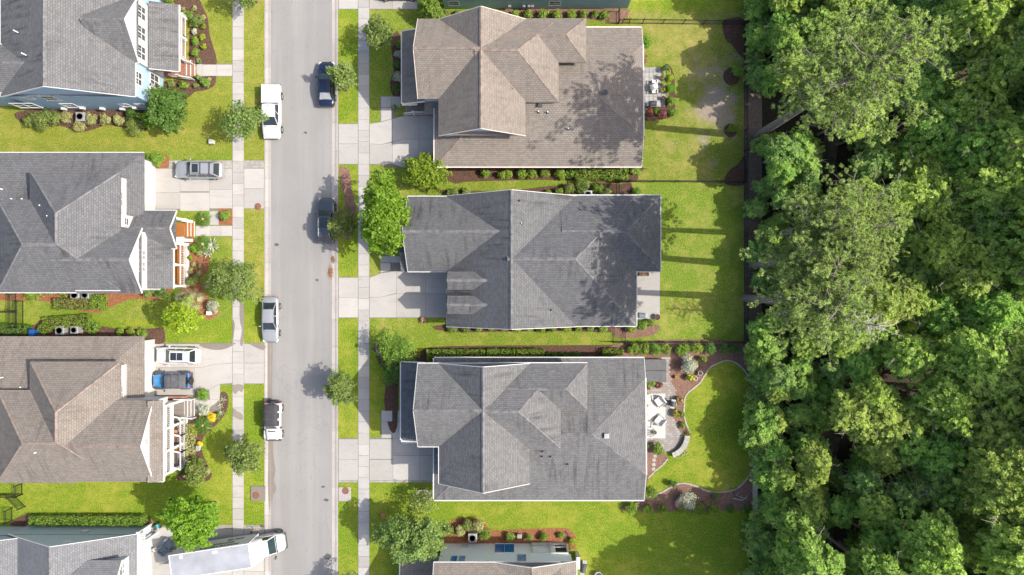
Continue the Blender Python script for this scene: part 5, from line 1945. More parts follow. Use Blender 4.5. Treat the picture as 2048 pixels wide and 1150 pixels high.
# ---- teal house at the top edge
HI = House('house', 'teal-sided house at the top edge above the round shrubs', (X(1075), Y(-80), 0), 'shingle_gray', 'ridge_gray', 'teal_siding')
wy0 = Y(18)
HI.roof(X(880, 3), X(1268, 3), wy0 - .12, wy0 + 12, 3.0, .4, 'x', ('hip', 'hip'), inset=.18, gut=(1, 1, 1, 1))
for xx, w in ((907, 1.0), (1110, 1.1)):
    HI.window((X(xx, 1.6), wy0 + .06, 1.4), (0, -1, 0), w, .9)
for xx in (1019, 1048, 1058, 1065):
    mb = MB()
    mb.box((X(xx, 1), wy0 - .06, .9), (.3, .3, .5))
    mb.build('meter_box', 'grey_metal', HI.root, bevel=.02)


# ------------------------------------------------------------------ vehicles (x forward, y left)
def wheel(root, x, y, r=0.34, w=0.23, spokes=5, rim='rim'):
    side = 1 if y > 0 else -1
    mb = MB()
    prof = [(r * .62, -w / 2), (r * .9, -w / 2), (r, -w * .3), (r, w * .3), (r * .9, w / 2), (r * .62, w / 2)]
    n = 20
    rows = [[(x + q * math.cos(2 * math.pi * k / n), y + z, r + q * math.sin(2 * math.pi * k / n)) for k in range(n)] for q, z in prof]
    mb.grid(rows, 0, True, closed=True)
    wob = mb.build('wheel', 'rubber', root, local=True)
    mb = MB()
    yo = y + side * (w / 2 - .02)
    c = [(x + r * .63 * math.cos(2 * math.pi * k / n), yo - side * .05, r + r * .63 * math.sin(2 * math.pi * k / n)) for k in range(n)]
    mb.poly(c if side < 0 else list(reversed(c)))
    for k in range(spokes):
        a = 2 * math.pi * k / spokes
        mb.box(None, (r * .62, .04, r * .2), 0, 0, Matrix.Translation((x, yo, r)) @ Matrix.Rotation(-a, 4, 'Y') @ Matrix.Translation((r * .3, 0, 0)))
    mb.build('rim', rim, wob, local=True)


def lofted(stations, clear=0.24, tuck=.9):
    """stations: (x, half width, top z) rear to front -> body shell rows"""
    rows = []
    for x, w, zt in stations:
        h = [(0, zt + .035), (.5, zt + .025), (.78, zt), (.93, zt - .05), (1.0, zt - .17), (1.0, max(clear + .2, zt - .45)), (.975, clear + .1), (tuck, clear)]
        pts = [(x, w * a, z) for a, z in h]
        full = pts + [(x, -q[1], q[2]) for q in reversed(pts[1:])]
        rows.append(full)
    return rows


def lerp(a, b, t):
    return tuple(a[i] + (b[i] - a[i]) * t for i in range(3))


def pane(mb, a, b, c, d, m=(0.06, 0.06, 0.1, 0.1), off=(0, 0, 0), div=1):
    """inset quad a-b (bottom), d-c (top)"""
    def q(u, v):
        return tuple(lerp(lerp(a, b, u), lerp(d, c, u), v)[i] + off[i] for i in range(3))
    mb.poly([q(m[0], m[2]), q(1 - m[1], m[2]), q(1 - m[1], 1 - m[3]), q(m[0], 1 - m[3])])


def car(name, label, loc, rz, paint, L=4.85, W=1.86, Hh=1.45, stations=None, green=None, suv=False, wr=.34, group=None, sunroof=None, bars=False,
        front_glass='car_glass_green', rear_glass='car_glass', rails=False, cat='car', mirrors=True, side_glass='car_glass', roof_mat=None, wheels_x=None):
    root = thing(name, label, cat, loc, rz, group)
    hw = W / 2
    mb = MB()
    rows = lofted([(x * L, w * hw, z) for x, w, z in stations])
    mb.grid(rows, 0, True, closed=True)
    mb.poly(list(reversed(rows[0])), 0)
    mb.poly(rows[-1], 0)
    body = mb.build('body', paint, root, local=True)
    md = body.modifiers.new('smooth', 'SUBSURF')
    md.levels = md.render_levels = 1
    # greenhouse
    xb0, xb1, xf1, xf0, zb, wb, wt, zr = green      # base rear, roof rear, roof front, base front (m), belt z, half widths base/top, roof z
    br, bl = (xb0, -wb, zb), (xb0, wb, zb)
    fr, fl = (xf0, -wb * .97, zb - .02), (xf0, wb * .97, zb - .02)
    tbr, tbl = (xb1, -wt * .95, zr - .03), (xb1, wt * .95, zr - .03)
    tfr, tfl = (xf1, -wt, zr - .03), (xf1, wt, zr - .03)
    mb = MB()
    for q in ((br, fr, tfr, tbr), (fl, bl, tbl, tfl), (fr, fl, tfl, tfr), (bl, br, tbr, tbl)):
        mb.poly(q)
    mb.build('pillar', paint, root, local=True)
    mb = MB()
    rowsr = []
    N = 8
    for i in range(N + 1):
        t = i / N
        x = xb1 + (xf1 - xb1) * t
        w = wt * (.95 + .05 * t)
        e = .045 * (1 - (2 * t - 1) ** 2)
        rowsr.append([(x + (.05 * (1 - (k / 5 * 2 - 1) ** 2)) * (1 if i == N else (-1 if i == 0 else 0)), w * (k / 5 * 2 - 1), zr - .03 + e + .05 * (1 - abs(k / 5 * 2 - 1) ** 2.5)) for k in range(6)])
    mb.grid(rowsr, 0, True)
    for i in range(N + 1):
        pass
    rf = mb.build('roof', roof_mat or paint, root, local=True)
    mb = MB()
    pane(mb, fr, fl, tfl, tfr, (.05, .05, .03, .04), (.015, 0, .012))
    mb.build('windscreen', front_glass, root, local=True)
    mb = MB()
    pane(mb, bl, br, tbr, tbl, (.07, .07, .06, .05), (-.015, 0, .012))
    mb.build('rear_window', rear_glass, root, local=True)
    for sgn, (a, b, c, dd) in ((-1, (br, fr, tfr, tbr)), (1, (fl, bl, tbl, tfl))):
        mb = MB()
        n = 3 if suv else 2
        for k in range(n):
            a1, b1 = lerp(a, b, k / n), lerp(a, b, (k + 1) / n)
            d1, c1 = lerp(dd, c, k / n), lerp(dd, c, (k + 1) / n)
            pane(mb, a1, b1, c1, d1, (.05, .05, .06, .12), (0, sgn * .012, .004))
        mb.build('side_window', side_glass, root, local=True)
    if sunroof:
        x0, x1, w = sunroof
        for k in range(2 if x1 - x0 > 1.1 else 1):
            a, b = (x0, x1) if x1 - x0 <= 1.1 else ((x0, (x0 + x1) / 2 - .03) if k == 0 else ((x0 + x1) / 2 + .03, x1))
            mb = MB()
            mb.box(((a + b) / 2, 0, zr + .072), (b - a, w, .03))
            mb.build('sunroof', 'car_glass', root, local=True, bevel=.03)
    if bars:
        for x in bars:
            mb = MB()
            mb.beam((x, -wt * .92, zr + .11), (x, wt * .92, zr + .11), .09, .05)
            for sg in (-1, 1):
                mb.box((x, sg * wt * .9, zr + .05), (.12, .1, .12))
            mb.build('roof_bar', 'grey_dark', root, local=True)
    if rails:
        for sg in (-1, 1):
            mb = MB()
            mb.tube([(xb1 + .1, sg * wt * .9, zr + .02), (xb1 + .25, sg * wt * .9, zr + .085), (xf1 - .3, sg * wt * .9, zr + .085), (xf1 - .1, sg * wt * .9, zr + .02)], .022, 6)
            mb.build('roof_rail', rails, root, local=True)
    wx = wheels_x or (-.285 * L, .305 * L)
    for x in wx:
        for sg in (-1, 1):
            wheel(root, x, sg * (hw - .09), wr)
            mb = MB()
            mb.lathe([(wr * 1.13, -.01), (wr * 1.13, .01)], 16)
            mb = MB()
            n = 14
            arc = [(x + wr * 1.16 * math.cos(math.pi * k / n), sg * (hw + .004), wr + wr * 1.16 * math.sin(math.pi * k / n)) for k in range(n + 1)]
            arc2 = [(x + wr * 1.02 * math.cos(math.pi * k / n), sg * (hw + .006), wr + wr * 1.02 * math.sin(math.pi * k / n)) for k in range(n + 1)]
            mb.grid([arc, arc2], 0, False)
            mb.build('wheel_arch', 'grey_dark', root, local=True)
    xf, zt = stations[-1][0] * L, stations[-2][2]
    for sg in (-1, 1):
        mb = MB()
        mb.box((xf - .20, sg * hw * .70, zt - .03), (.34, .34, .10), sg * -.35)
        mb.build('headlight', 'clear_lens', root, local=True, bevel=.03)
        mb = MB()
        mb.box((stations[0][0] * L + .14, sg * hw * .74, stations[1][2] - .10), (.12, .30, .12), sg * .3)
        mb.build('tail_light', 'red_lens', root, local=True, bevel=.03)
        if mirrors:
            mb = MB()
            mb.box((xf0 - .42, sg * (hw + .10), zb + .03), (.13, .24, .14), sg * .2)
            mb.build('wing_mirror', paint, root, local=True, bevel=.03)
        mb = MB()
        for k in (0.05, -.95):
            mb.box((k, sg * (hw + .008), zb - .16), (.18, .03, .03))
        mb.build('door_handle', paint, root, local=True)
    # bonnet shut line and number plate bar
    mb = MB()
    mb.beam((xf0 + .12, -hw * .72, zb + .0), (xf0 + .12, hw * .72, zb + .0), .05, .02)
    mb.build('wiper_cowl', 'grey_dark', root, local=True)
    mb = MB()
    mb.box((xf + .015, 0, .5), (.03, W * .55, .16))
    mb.build('grille', 'grey_dark', root, local=True)
    return root


SEDAN = [(-.5, .70, .60), (-.49, .84, .84), (-.45, .93, .95), (-.33, .98, .97), (-.1, 1, .95), (.15, 1, .95), (.27, .985, .93), (.40, .95, .84), (.465, .86, .74), (.492, .72, .62), (.5, .6, .5)]
SUVS = [(-.5, .74, .65), (-.492, .86, .95), (-.46, .95, 1.02), (-.3, .99, 1.04), (0, 1, 1.03), (.2, 1, 1.03), (.28, .985, 1.02), (.41, .95, .93), (.47, .86, .82), (.493, .74, .68), (.5, .6, .55)]
PICK = [(-.5, .93, .70), (-.496, .965, 1.08), (-.47, .985, 1.13), (-.3, 1, 1.13), (0, 1, 1.1), (.15, 1, 1.08), (.24, .99, 1.10), (.40, .97, 1.02), (.465, .9, .92), (.492, .76, .78), (.5, .64, .6)]

UP, DOWN, LEFT, RIGHT = R(90), R(-90), R(180), 0.0
car('sedan', 'dark navy sedan parked at the right kerb under the small street tree', P(656, 172) + Vector((0, 0, -.05)), UP, 'car_navy', 4.85, 1.86, stations=SEDAN,
    green=(-1.75, -1.05, .28, 1.12, .93, .78, .60, 1.44), rear_glass='glass_blind')
car('suv', 'graphite crossover with black sunroof parked at the right kerb', P(656, 443) + Vector((0, 0, -.05)), UP, 'car_grey', 4.9, 1.92, stations=SUVS,
    green=(-2.2, -1.8, .35, 1.15, 1.02, .80, .64, 1.70), suv=True, wr=.36, sunroof=(-.8, .25, .95), rails='rim')
car('sedan', 'silver sedan parked at the left kerb beside the lush verge', P(545, 638) + Vector((0, 0, -.04)), DOWN, 'car_silver', 4.9, 1.87, stations=SEDAN,
    green=(-1.85, -1.05, .30, 1.15, .93, .79, .60, 1.45), front_glass='car_glass', mirrors=True)
car('suv', 'silver crossover with roof bars standing on the driveway', P(404, 342) + Vector((0, 0, .03)), LEFT - R(1), 'car_silver', 5.15, 1.95, stations=SUVS,
    green=(-2.32, -1.95, .45, 1.2, 1.03, .82, .66, 1.72), suv=True, wr=.37, sunroof=(-.38, .25, .9), bars=(-.62, -1.6), rails='grey_dark')
car('suv', 'white crossover with twin sunroof standing above the blue jeep', P(362, 710) + Vector((0, 0, .03)), LEFT - R(1), 'car_white', 4.65, 1.87, stations=SUVS,
    green=(-2.05, -1.65, .40, 1.15, 1.02, .78, .63, 1.64), suv=True, wr=.35, sunroof=(-1.0, .28, .8), rails='rim')
car('suv', 'grey crossover at the top edge on the driveway by the teal house', P(800, -14) + Vector((0, 0, .03)), LEFT, 'car_silver', 4.7, 1.87, stations=SUVS,
    green=(-2.05, -1.65, .40, 1.15, 1.02, .78, .63, 1.64), suv=True, wr=.35)

# white pickup: crew body, covered bed
pk = car('pickup_truck', 'white pickup truck with covered bed parked at the left kerb', P(548, 227) + Vector((0, 0, -.04)), DOWN, 'car_white', 5.75, 2.0, stations=PICK,
         green=(-.75, -.55, .75, 1.55, 1.08, .86, .70, 1.85), wr=.40, front_glass='car_glass', wheels_x=(-1.75, 1.85), cat='pickup truck')
mb = MB()
mb.box((-1.85, 0, 1.17), (1.95, 1.62, .06))
mb.build('bed_cover', 'car_white', pk, local=True, bevel=.02)
mb = MB()
mb.box((-.80, 0, 1.185), (.07, 1.66, .12))
mb.build('bed_gap', 'grey_dark', pk, local=True)
mb = MB()
for sg in (-1, 1):
    mb.box((-1.85, sg * .90, 1.16), (2.0, .16, .10))
mb.build('bed_rail', 'car_white', pk, local=True, bevel=.02)
mb = MB()
mb.box((-2.93, 0, .62), (.16, 1.8, .2))
mb.build('bumper', 'grey_dark', pk, local=True, bevel=.03)
mb = MB()
mb.box((-.35, 0, 1.93), (.16, .05, .05))
mb.build('antenna', 'grey_dark', pk, local=True)


def jeep(label, loc, rz, paint, top, L=4.55, W=1.86, name='jeep'):
    root = thing(name, label, 'jeep', loc, rz)
    hw = W / 2
    b = MB()
    b.box((-.55, 0, .83), (2.75, W - .22, .62))
    b.build('body', paint, root, local=True, bevel=.05)
    b = MB()
    rows = []
    for x, w, z in ((.80, .70, 1.12), (1.2, .69, 1.14), (1.75, .64, 1.10), (1.92, .60, 1.02)):
        rows.append([(x, -w, .6), (x, -w, z - .08), (x, -w * .8, z), (x, 0, z + .03), (x, w * .8, z), (x, w, z - .08), (x, w, .6)])
    b.grid(rows, 0, True)
    b.poly(list(reversed(rows[-1])))
    b.build('bonnet', paint, root, local=True)
    for sg in (-1, 1):
        for xc, ln in ((1.42, 1.1), (-1.35, 1.05)):
            b = MB()
            pr = [(-ln / 2, .62), (-ln * .36, .90), (ln * .30, .93), (ln / 2, .72)]
            rows = [[(xc + q[0], sg * (hw - .26), q[1]) for q in pr], [(xc + q[0], sg * (hw + .01), q[1] - .02) for q in pr], [(xc + q[0], sg * (hw + .02), q[1] - .09) for q in pr]]
            b.grid(rows, 0, False)
            b.build('fender', 'grey_dark' if top == 'soft_top_grey' else paint, root, local=True)
            wheel(root, xc, sg * (hw - .14), .40, .27)
        b = MB()
        b.box((1.96, sg * .50, .86), (.06, .2, .2))
        b.build('headlight', 'clear_lens', root, local=True, bevel=.05)
        b = MB()
        b.box((-1.97, sg * .72, .92), (.08, .16, .24))
        b.build('tail_light', 'red_lens', root, local=True)
        b = MB()
        b.box((.62, sg * (hw + .10), 1.22), (.12, .24, .17))
        b.build('wing_mirror', 'grey_dark', root, local=True, bevel=.03)
        b = MB()
        pane(b, (-1.85, sg * .80, 1.16), (.62, sg * .80, 1.16), (.38, sg * .66, 1.72), (-1.75, sg * .68, 1.72), (.02, .02, .02, .02))
        b.build('door_frame', paint, root, local=True)
        b = MB()
        for k in range(3):
            a, c = (-1.8 + k * .8, -1.8 + k * .8 + .72)
            pane(b, (a, sg * .812, 1.18), (c, sg * .812, 1.18), (c - .06 * k, sg * .675, 1.70), (a, sg * .69, 1.70), (.08, .08, .12, .12), (0, sg * .012, .004))
        b.build('side_window', 'car_glass', root, local=True)
    b = MB()
    rows = []
    for x in (-1.88, -1.82, -1.0, -.2, .34, .40):
        e = .0 if -1.85 < x < .36 else -.06
        rows.append([(x, -.76, 1.60 + e), (x, -.72, 1.76 + e), (x, -.4, 1.82 + e), (x, 0, 1.83 + e), (x, .4, 1.82 + e), (x, .72, 1.76 + e), (x, .76, 1.60 + e)])
    b.grid(rows, 0, True)
    b.build('soft_top', top, root, local=True)
    for x in (-1.15, -.35):
        b = MB()
        b.beam((x, -.73, 1.835), (x, .73, 1.835), .05, .015)
        b.build('top_seam', 'grey_dark', root, local=True)
    b = MB()
    pane(b, (-1.86, .72, 1.15), (-1.86, -.72, 1.15), (-1.84, -.68, 1.64), (-1.84, .68, 1.64), (.05,) * 4)
    b.build('rear_window', 'car_glass', root, local=True)
    b = MB()
    pane(b, (.80, -.72, 1.15), (.80, .72, 1.15), (.46, .64, 1.70), (.46, -.64, 1.70), (0, 0, 0, 0))
    ws = b.build('windscreen_frame', paint, root, local=True)
    b = MB()
    pane(b, (.80, -.72, 1.15), (.80, .72, 1.15), (.46, .64, 1.70), (.46, -.64, 1.70), (.06, .06, .12, .12), (.012, 0, .008))
    b.build('windscreen', 'car_glass', root, local=True)
    b = MB()
    b.box((1.05, 0, 1.172), (.12, .8, .02))
    b.build('cowl_vent', 'grey_dark', root, local=True)
    for x, nm in ((2.08, 'bumper'), (-2.02, 'bumper')):
        b = MB()
        b.box((x, 0, .58), (.2, W * .9, .2))
        b.build(nm, 'grey_dark', root, local=True, bevel=.04)
    # spare wheel on the tailgate
    b = MB()
    n, r, w = 20, .40, .26
    rows = [[(-2.12 + z, q * math.cos(2 * math.pi * k / n), 1.0 + q * math.sin(2 * math.pi * k / n)) for k in range(n)] for q, z in ((.0, -w / 2 + .03), (.22, -w / 2 + .02), (r * .9, -w / 2), (r, -w * .25), (r, w * .25), (r * .9, w / 2))]
    b.grid(rows, 0, True, closed=True)
    b.build('spare_wheel', 'rubber', root, local=True)
    return root


jeep('white jeep with black soft top parked at the left kerb', P(551, 839) + Vector((0, 0, -.04)), DOWN, 'car_white', 'soft_top', 4.5)
jeep('bright blue jeep with faded black top standing on the driveway', P(352, 759) + Vector((0, 0, .03)), LEFT, 'car_blue', 'soft_top_grey', 4.5)

# ---- moving truck
c_ne = P(497, 1087, 3.85)
ang = math.atan2(1.23, 8.2)
u = Vector((math.cos(ang), math.sin(ang), 0))
v = Vector((-math.sin(ang), math.cos(ang), 0))
BL, BW, BH, BZ = 8.3, 2.5, 2.85, 1.0
base = Vector((c_ne.x, c_ne.y, 0)) - u * (BL / 2) - v * (BW / 2)
tk = thing('moving_truck', 'white moving truck with black lettering on its box side', 'truck', base + Vector((0, 0, .03)), ang)
mb = MB()
mb.box((0, 0, BZ + BH / 2 - .03), (BL, BW, BH - .06))
bx = mb.build('cargo_box', 'truck_side', tk, local=True)
mb = MB()
mb.box((0, 0, BZ + BH - .01), (BL - .1, BW - .1, .03))
rf = mb.build('roof', 'truck_roof', tk, local=True)
mb = MB()
mb.box((2.1 - 1.5, .9, BZ + BH + .012), (.55, .28, .01))
mb.box((-2.9, .9, BZ + BH + .012), (.3, .35, .01))
mb.build('roof_patch', 'white', rf, local=True)
mb = MB()
for sg in (-1, 1):
    mb.box((0, sg * (BW / 2 - .02), BZ + BH - .02), (BL + .03, .09, .09))
    mb.box((sg * (BL / 2 - .02), 0, BZ + BH - .025), (.1, BW - .1, .085))
    mb.box((0, sg * (BW / 2), BZ + .06), (BL + .02, .06, .14))
for sx in (-1, 1):
    for sg in (-1, 1):
        mb.box((sx * (BL / 2 - .02), sg * (BW / 2 - .01), BZ + BH / 2), (.1, .09, BH - .1))
mb.build('box_trim', 'white', tk, local=True)
# aerodynamic cap in front of the box
mb = MB()
rows = []
for x, z0, z1, w in ((BL / 2, 2.35, BZ + BH - .06, 1.18), (BL / 2 + .35, 2.3, BZ + BH - .25, 1.15), (BL / 2 + .62, 2.25, BZ + BH - .75, 1.08), (BL / 2 + .75, 2.2, 2.5, 1.0)):
    rows.append([(x, -w, z0), (x, -w, z1 - .12), (x, -w * .9, z1), (x, 0, z1 + .03), (x, w * .9, z1), (x, w, z1 - .12), (x, w, z0)])
mb.grid(rows, 0, True)
mb.poly(list(reversed(rows[-1])))
mb.build('wind_deflector', 'white', tk, local=True)
# cab
x0 = BL / 2 + .12
mb = MB()
rows = lofted([(x0, 1.02, 1.55), (x0 + .2, 1.05, 1.62), (x0 + 1.0, 1.05, 1.60), (x0 + 1.5, 1.04, 1.55), (x0 + 1.75, 1.0, 1.48), (x0 + 2.15, .93, 1.33), (x0 + 2.42, .78, 1.18), (x0 + 2.52, .58, .95)], clear=.45)
mb.grid(rows, 0, True, closed=True)
mb.poly(rows[-1])
cab = mb.build('cab', 'car_white', tk, local=True)
for sg in (-1, 1):
    q = MB()
    q.beam((x0 + 1.85, sg * .80, 1.50), (x0 + 2.38, sg * .62, 1.24), .025, .03)
    q.build('bonnet_seam', 'grey_dark', tk, local=True)
    q = MB()
    q.beam((x0 + .45, sg * 1.055, 1.42), (x0 + 1.5, sg * 1.055, 1.40), .02, .03)
    q.build('door_seam', 'grey_dark', tk, local=True)
q = MB()
q.beam((x0 + 1.78, -.9, 1.515), (x0 + 1.78, .9, 1.515), .10, .03)
q.build('wiper_cowl', 'grey_dark', tk, local=True)
md = cab.modifiers.new('smooth', 'SUBSURF')
md.levels = md.render_levels = 1
br, bl, fr, fl = (x0 + .05, -.96, 1.55), (x0 + .05, .96, 1.55), (x0 + 1.7, -.94, 1.52), (x0 + 1.7, .94, 1.52)
tbr, tbl, tfr, tfl = (x0 + .1, -.82, 2.32), (x0 + .1, .82, 2.32), (x0 + 1.15, -.80, 2.32), (x0 + 1.15, .80, 2.32)
mb = MB()
for q in ((br, fr, tfr, tbr), (fl, bl, tbl, tfl), (fr, fl, tfl, tfr)):
    mb.poly(q)
mb.build('cab_pillar', 'car_white', tk, local=True)
mb = MB()
rows = [[(x, y, 2.32 + .09 * (1 - (y / .84) ** 2) * (.6 if i in (0, 4) else 1)) for y in (-.83, -.55, -.2, .2, .55, .83)] for i, x in enumerate((x0 + .05, x0 + .4, x0 + .7, x0 + 1.0, x0 + 1.2))]
mb.grid(rows, 0, True)
mb.build('cab_roof', 'car_white', tk, local=True)
mb = MB()
pane(mb, fr, fl, tfl, tfr, (.05, .05, .04, .05), (.015, 0, .01))
mb.build('windscreen', 'car_glass_green', tk, local=True)
for sg, q in ((-1, (br, fr, tfr, tbr)), (1, (fl, bl, tbl, tfl))):
    mb = MB()
    a, b_, c, dd = q
    if sg < 0:
        a, dd = lerp(a, b_, .3), lerp(dd, c, .3)
    else:
        b_, c = lerp(a, b_, .7), lerp(dd, c, .7)
    pane(mb, a, b_, c, dd, (.06, .06, .05, .15), (0, sg * .012, 0))
    mb.build('side_window', 'car_glass', tk, local=True)
    mb = MB()
    mb.box((x0 + 1.6, sg * 1.32, 1.75), (.12, .26, .42), sg * .25)
    mb.beam((x0 + 1.55, sg * 1.0, 1.7), (x0 + 1.6, sg * 1.25, 1.75), .04, .04)
    mb.build('wing_mirror', 'grey_dark', tk, local=True, bevel=.02)
    mb = MB()
    mb.box((x0 + 2.28, sg * .70, 1.12), (.3, .3, .18), sg * -.5)
    mb.build('headlight', 'clear_lens', tk, local=True, bevel=.04)
    wheel(tk, x0 + 1.85, sg * .93, .42, .26, 6)
    wheel(tk, -BL / 2 + 2.2, sg * 1.0, .42, .45, 6)
mb = MB()
mb.box((x0 + 2.5, 0, .62), (.2, 1.7, .3))
mb.build('bumper', 'grey_dark', tk, local=True, bevel=.06)
mb = MB()
mb.box((-1.0, 0, .75), (BL - 1, 1.0, .3))
mb.box((x0 - .2, 0, .75), (1.6, .9, .3))
mb.build('chassis', 'grey_dark', tk, local=True)


def letters(text, size, parent, m, mat='lettering', name='lettering', depth=.006):
    cu = bpy.data.curves.new(name, 'FONT')
    cu.body = text
    cu.size = size
    cu.extrude = depth
    cu.offset = size * .02
    cu.shear = .0
    tmp = bpy.data.objects.new('tmp', cu)
    me = bpy.data.meshes.new_from_object(tmp)
    bpy.data.objects.remove(tmp)
    me.materials.clear()
    me.materials.append(M[mat])
    me.transform(m)
    o = bpy.data.objects.new(name, me)
    COL.objects.link(o)
    o.parent = parent
    return o


# the box side faces +v: text reads from the cab end backwards
side = Matrix(((-1, 0, 0, 0), (0, 0, 1, BW / 2 + .012), (0, 1, 0, 0), (0, 0, 0, 1)))
for txt, x, z, sz in (('PONTE VEDRA', BL / 2 - 1.25, BZ + BH - .82, .62), ('MOVING', BL / 2 - 2.0, BZ + BH - 1.55, .62), ('206-98', BL / 2 - 1.25, BZ + BH - 2.35, .62)):
    letters(txt, sz, tk, Matrix.Translation((x, 0, z)) @ side)
# loading ramp at the rear
rr = thing('loading_ramp', 'grey loading ramp with rails let down behind the moving truck', 'ramp', base - u * (BL / 2 + 1.2) + Vector((0, 0, .03)), ang)
mb = MB()
mb.beam((-1.05, .15, .05), (1.25, .15, .80), 1.15, .06)
mb.build('deck', 'grey_metal', rr, local=True)
for sg in (-1, 1):
    mb = MB()
    mb.beam((-1.55, .15 + sg * .6, .85), (1.25, .15 + sg * .6, 1.25), .05, .06)
    for k in range(4):
        x = -.9 + k * .65
        mb.box((x, .15 + sg * .6, .45 + k * .15), (.04, .04, .9))
    mb.build('handrail', 'grey_dark', rr, local=True)


# ------------------------------------------------------------------ fences
def fence(label, pts, h=1.3, step=2.3, mat='black_metal', pick=.12, group=None):
    a0 = P(*pts[0])
    root = thing('metal_fence', label, 'fence', a0, 0, group)
    pk = MB()
    for (q0, q1) in zip(pts[:-1], pts[1:]):
        a, b = P(*q0), P(*q1)
        L = (b - a).length
        n = max(1, round(L / step))
        for i in range(n + 1):
            p = a.lerp(b, i / n)
            mb = MB()
            mb.box((p.x, p.y, h / 2 + .02), (.07, .07, h + .1))
            mb.box((p.x, p.y, h + .09), (.10, .10, .04))
            mb.build('post', mat, root)
        for z in (.18, h - .2, h - .02):
            mb = MB()
            mb.beam(a + Vector((0, 0, z)), b + Vector((0, 0, z)), .035, .04)
            mb.build('rail', mat, root)
        m = int(L / pick)
        for i in range(m):
            p = a.lerp(b, (i + .5) / m)
            pk.box((p.x, p.y, h / 2 + .04), (.02, .02, h - .08), math.atan2(b.y - a.y, b.x - a.x))
    pk.build('picket', mat, root, kind='stuff')
    return root


fence('black metal fence between the teal house and the worn back lawn', [(1244, 47), (1486, 50)])
fence('short black gate section beside the shrubs under the teal wall', [(1236, 24), (1236, 48), (1257, 47)])
fence('black metal fence between the worn lawn and the middle back lawn', [(1258, 364), (1487, 365)])
fence('short black gate section at the end of the long green hedge row', [(1236, 390), (1236, 366), (1257, 363)])
fence('black metal fence below the middle back lawn', [(1248, 684), (1490, 684)])
fence('short black gate section at the corner of the middle house', [(1247, 656), (1247, 684), (1224, 684)])
fence('long black metal fence along the woodland edge', [(1488, 50), (1488, 684)])
fence('black metal fence ending at the gate below the white house', [(-30, 624), (33, 624)])
fence('black metal gate section across the grass strip below the white house', [(34, 588), (34, 655)])
fence('second black metal section beside the gate below the white house', [(48, 602), (48, 655)])
fence('black metal fence ending at the open gate by the long hedges', [(-30, 988), (46, 988)])
fence('black metal gate section below the tan-roofed white house', [(46, 966), (46, 988)])
fence('open black gate leaf swung over the lower left lawn', [(30, 990), (52, 1012)])
fence('black metal section beside the long clipped hedges', [(26, 1015), (26, 1040)])

gf = thing('wooden_fence', 'long weathered grey fence behind the curved garden lawn', 'fence', P(1503, 690))
a, b = P(1503.5, 692), P(1503.5, 1022)
n = 16
for i in range(n + 1):
    p = a.lerp(b, i / n)
    mb = MB()
    mb.box((p.x, p.y, .75), (.11, .11, 1.6))
    mb.box((p.x, p.y, 1.57), (.15, .15, .04))
    mb.build('post', 'grey_wood', gf)
    if i < n:
        q = a.lerp(b, (i + 1) / n)
        mb = MB()
        mb.beam(p + Vector((.0, -.06, 1.5)), q + Vector((.0, .06, 1.5)), .17, .05)
        mb.build('top_rail', 'grey_wood', gf)
        for k in range(6):
            mb = MB()
            z = .2 + k * .22
            mb.beam(p + Vector((.06, -.05, z)), q + Vector((.06, .05, z)), .025, .2)
            mb.build('board', 'grey_wood', gf)


# ------------------------------------------------------------------ street and yard trees
def tb(cx, cy, hc):
    """crown centre in the photo at height hc -> trunk foot"""
    p = P(cx, cy, hc)
    return Vector((p.x, p.y, 0))


tree('street_tree', 'small street oak beside the navy sedan', 'tree', tb(686, 152, 2.8), 1.5, 3.9, 1.2, mat='leaf_olive', n=2300, size=.26, k=20, seed=11, out=(.35, .85), rl=(.2, .36))
tree('street_tree', 'small street oak beside the graphite crossover', 'tree', tb(685, 450, 2.8), 1.6, 3.9, 1.25, mat='leaf_olive', n=2600, size=.26, k=22, seed=12, out=(.35, .85), rl=(.2, .36))
tree('street_tree', 'round street oak casting its whole shadow on the asphalt', 'tree', tb(680, 777, 3.0), 1.75, 4.4, 1.45, mat='leaf_oak', n=3400, size=.25, k=24, seed=13, rl=(.24, .38))
tree('street_tree', 'open-crowned young tree by the porch of the tan-roofed house', 'tree', tb(757, 66, 2.8), 1.6, 4.0, 1.2, mat='leaf_oak', n=1700, size=.28, k=18, seed=14, out=(.35, .9), rl=(.2, .34))
tree('street_tree', 'fine-leaved live oak over the left sidewalk beside the silver sedan', 'tree', tb(471, 564, 3.6), 2.5, 5.4, 1.8, mat='leaf_oak2', n=6500, size=.22, k=34, seed=15, out=(.4, .9), rl=(.2, .34))
tree('street_tree', 'rounded street oak by the left sidewalk below the white jeep', 'tree', tb(488, 909, 3.2), 1.95, 4.6, 1.5, mat='leaf_oak', n=3800, size=.26, k=26, seed=16, out=(.4, .85))
tree('street_tree', 'loose street oak straddling the left sidewalk by the white pickup', 'tree', tb(486, 238, 3.4), 2.0, 4.8, 1.5, mat='leaf_oak2', n=2600, size=.25, k=22, seed=17, out=(.4, .95), rl=(.18, .32))
tree('street_tree', 'street oak at the top edge over the left sidewalk', 'tree', tb(492, -22, 3.2), 1.9, 4.6, 1.5, mat='leaf_oak2', n=2600, size=.25, k=22, seed=18, out=(.4, .95), rl=(.18, .32))
tree('maple_tree', 'bright green maple beside the moving truck', 'tree', tb(383, 1041, 5.6), 2.85, 7.6, 2.2, mat='leaf_bright', n=8500, size=.32, k=44, seed=19, rl=(.22, .34), out=(.5, .85))
tree('sweetgum_tree', 'tall lime-green tree in front of the middle house', 'tree', tb(768, 428, 6.2), 2.55, 8.6, 2.4, Ry=4.0, mat='leaf_bright', n=9500, size=.34, k=52, seed=20, long=2.1)
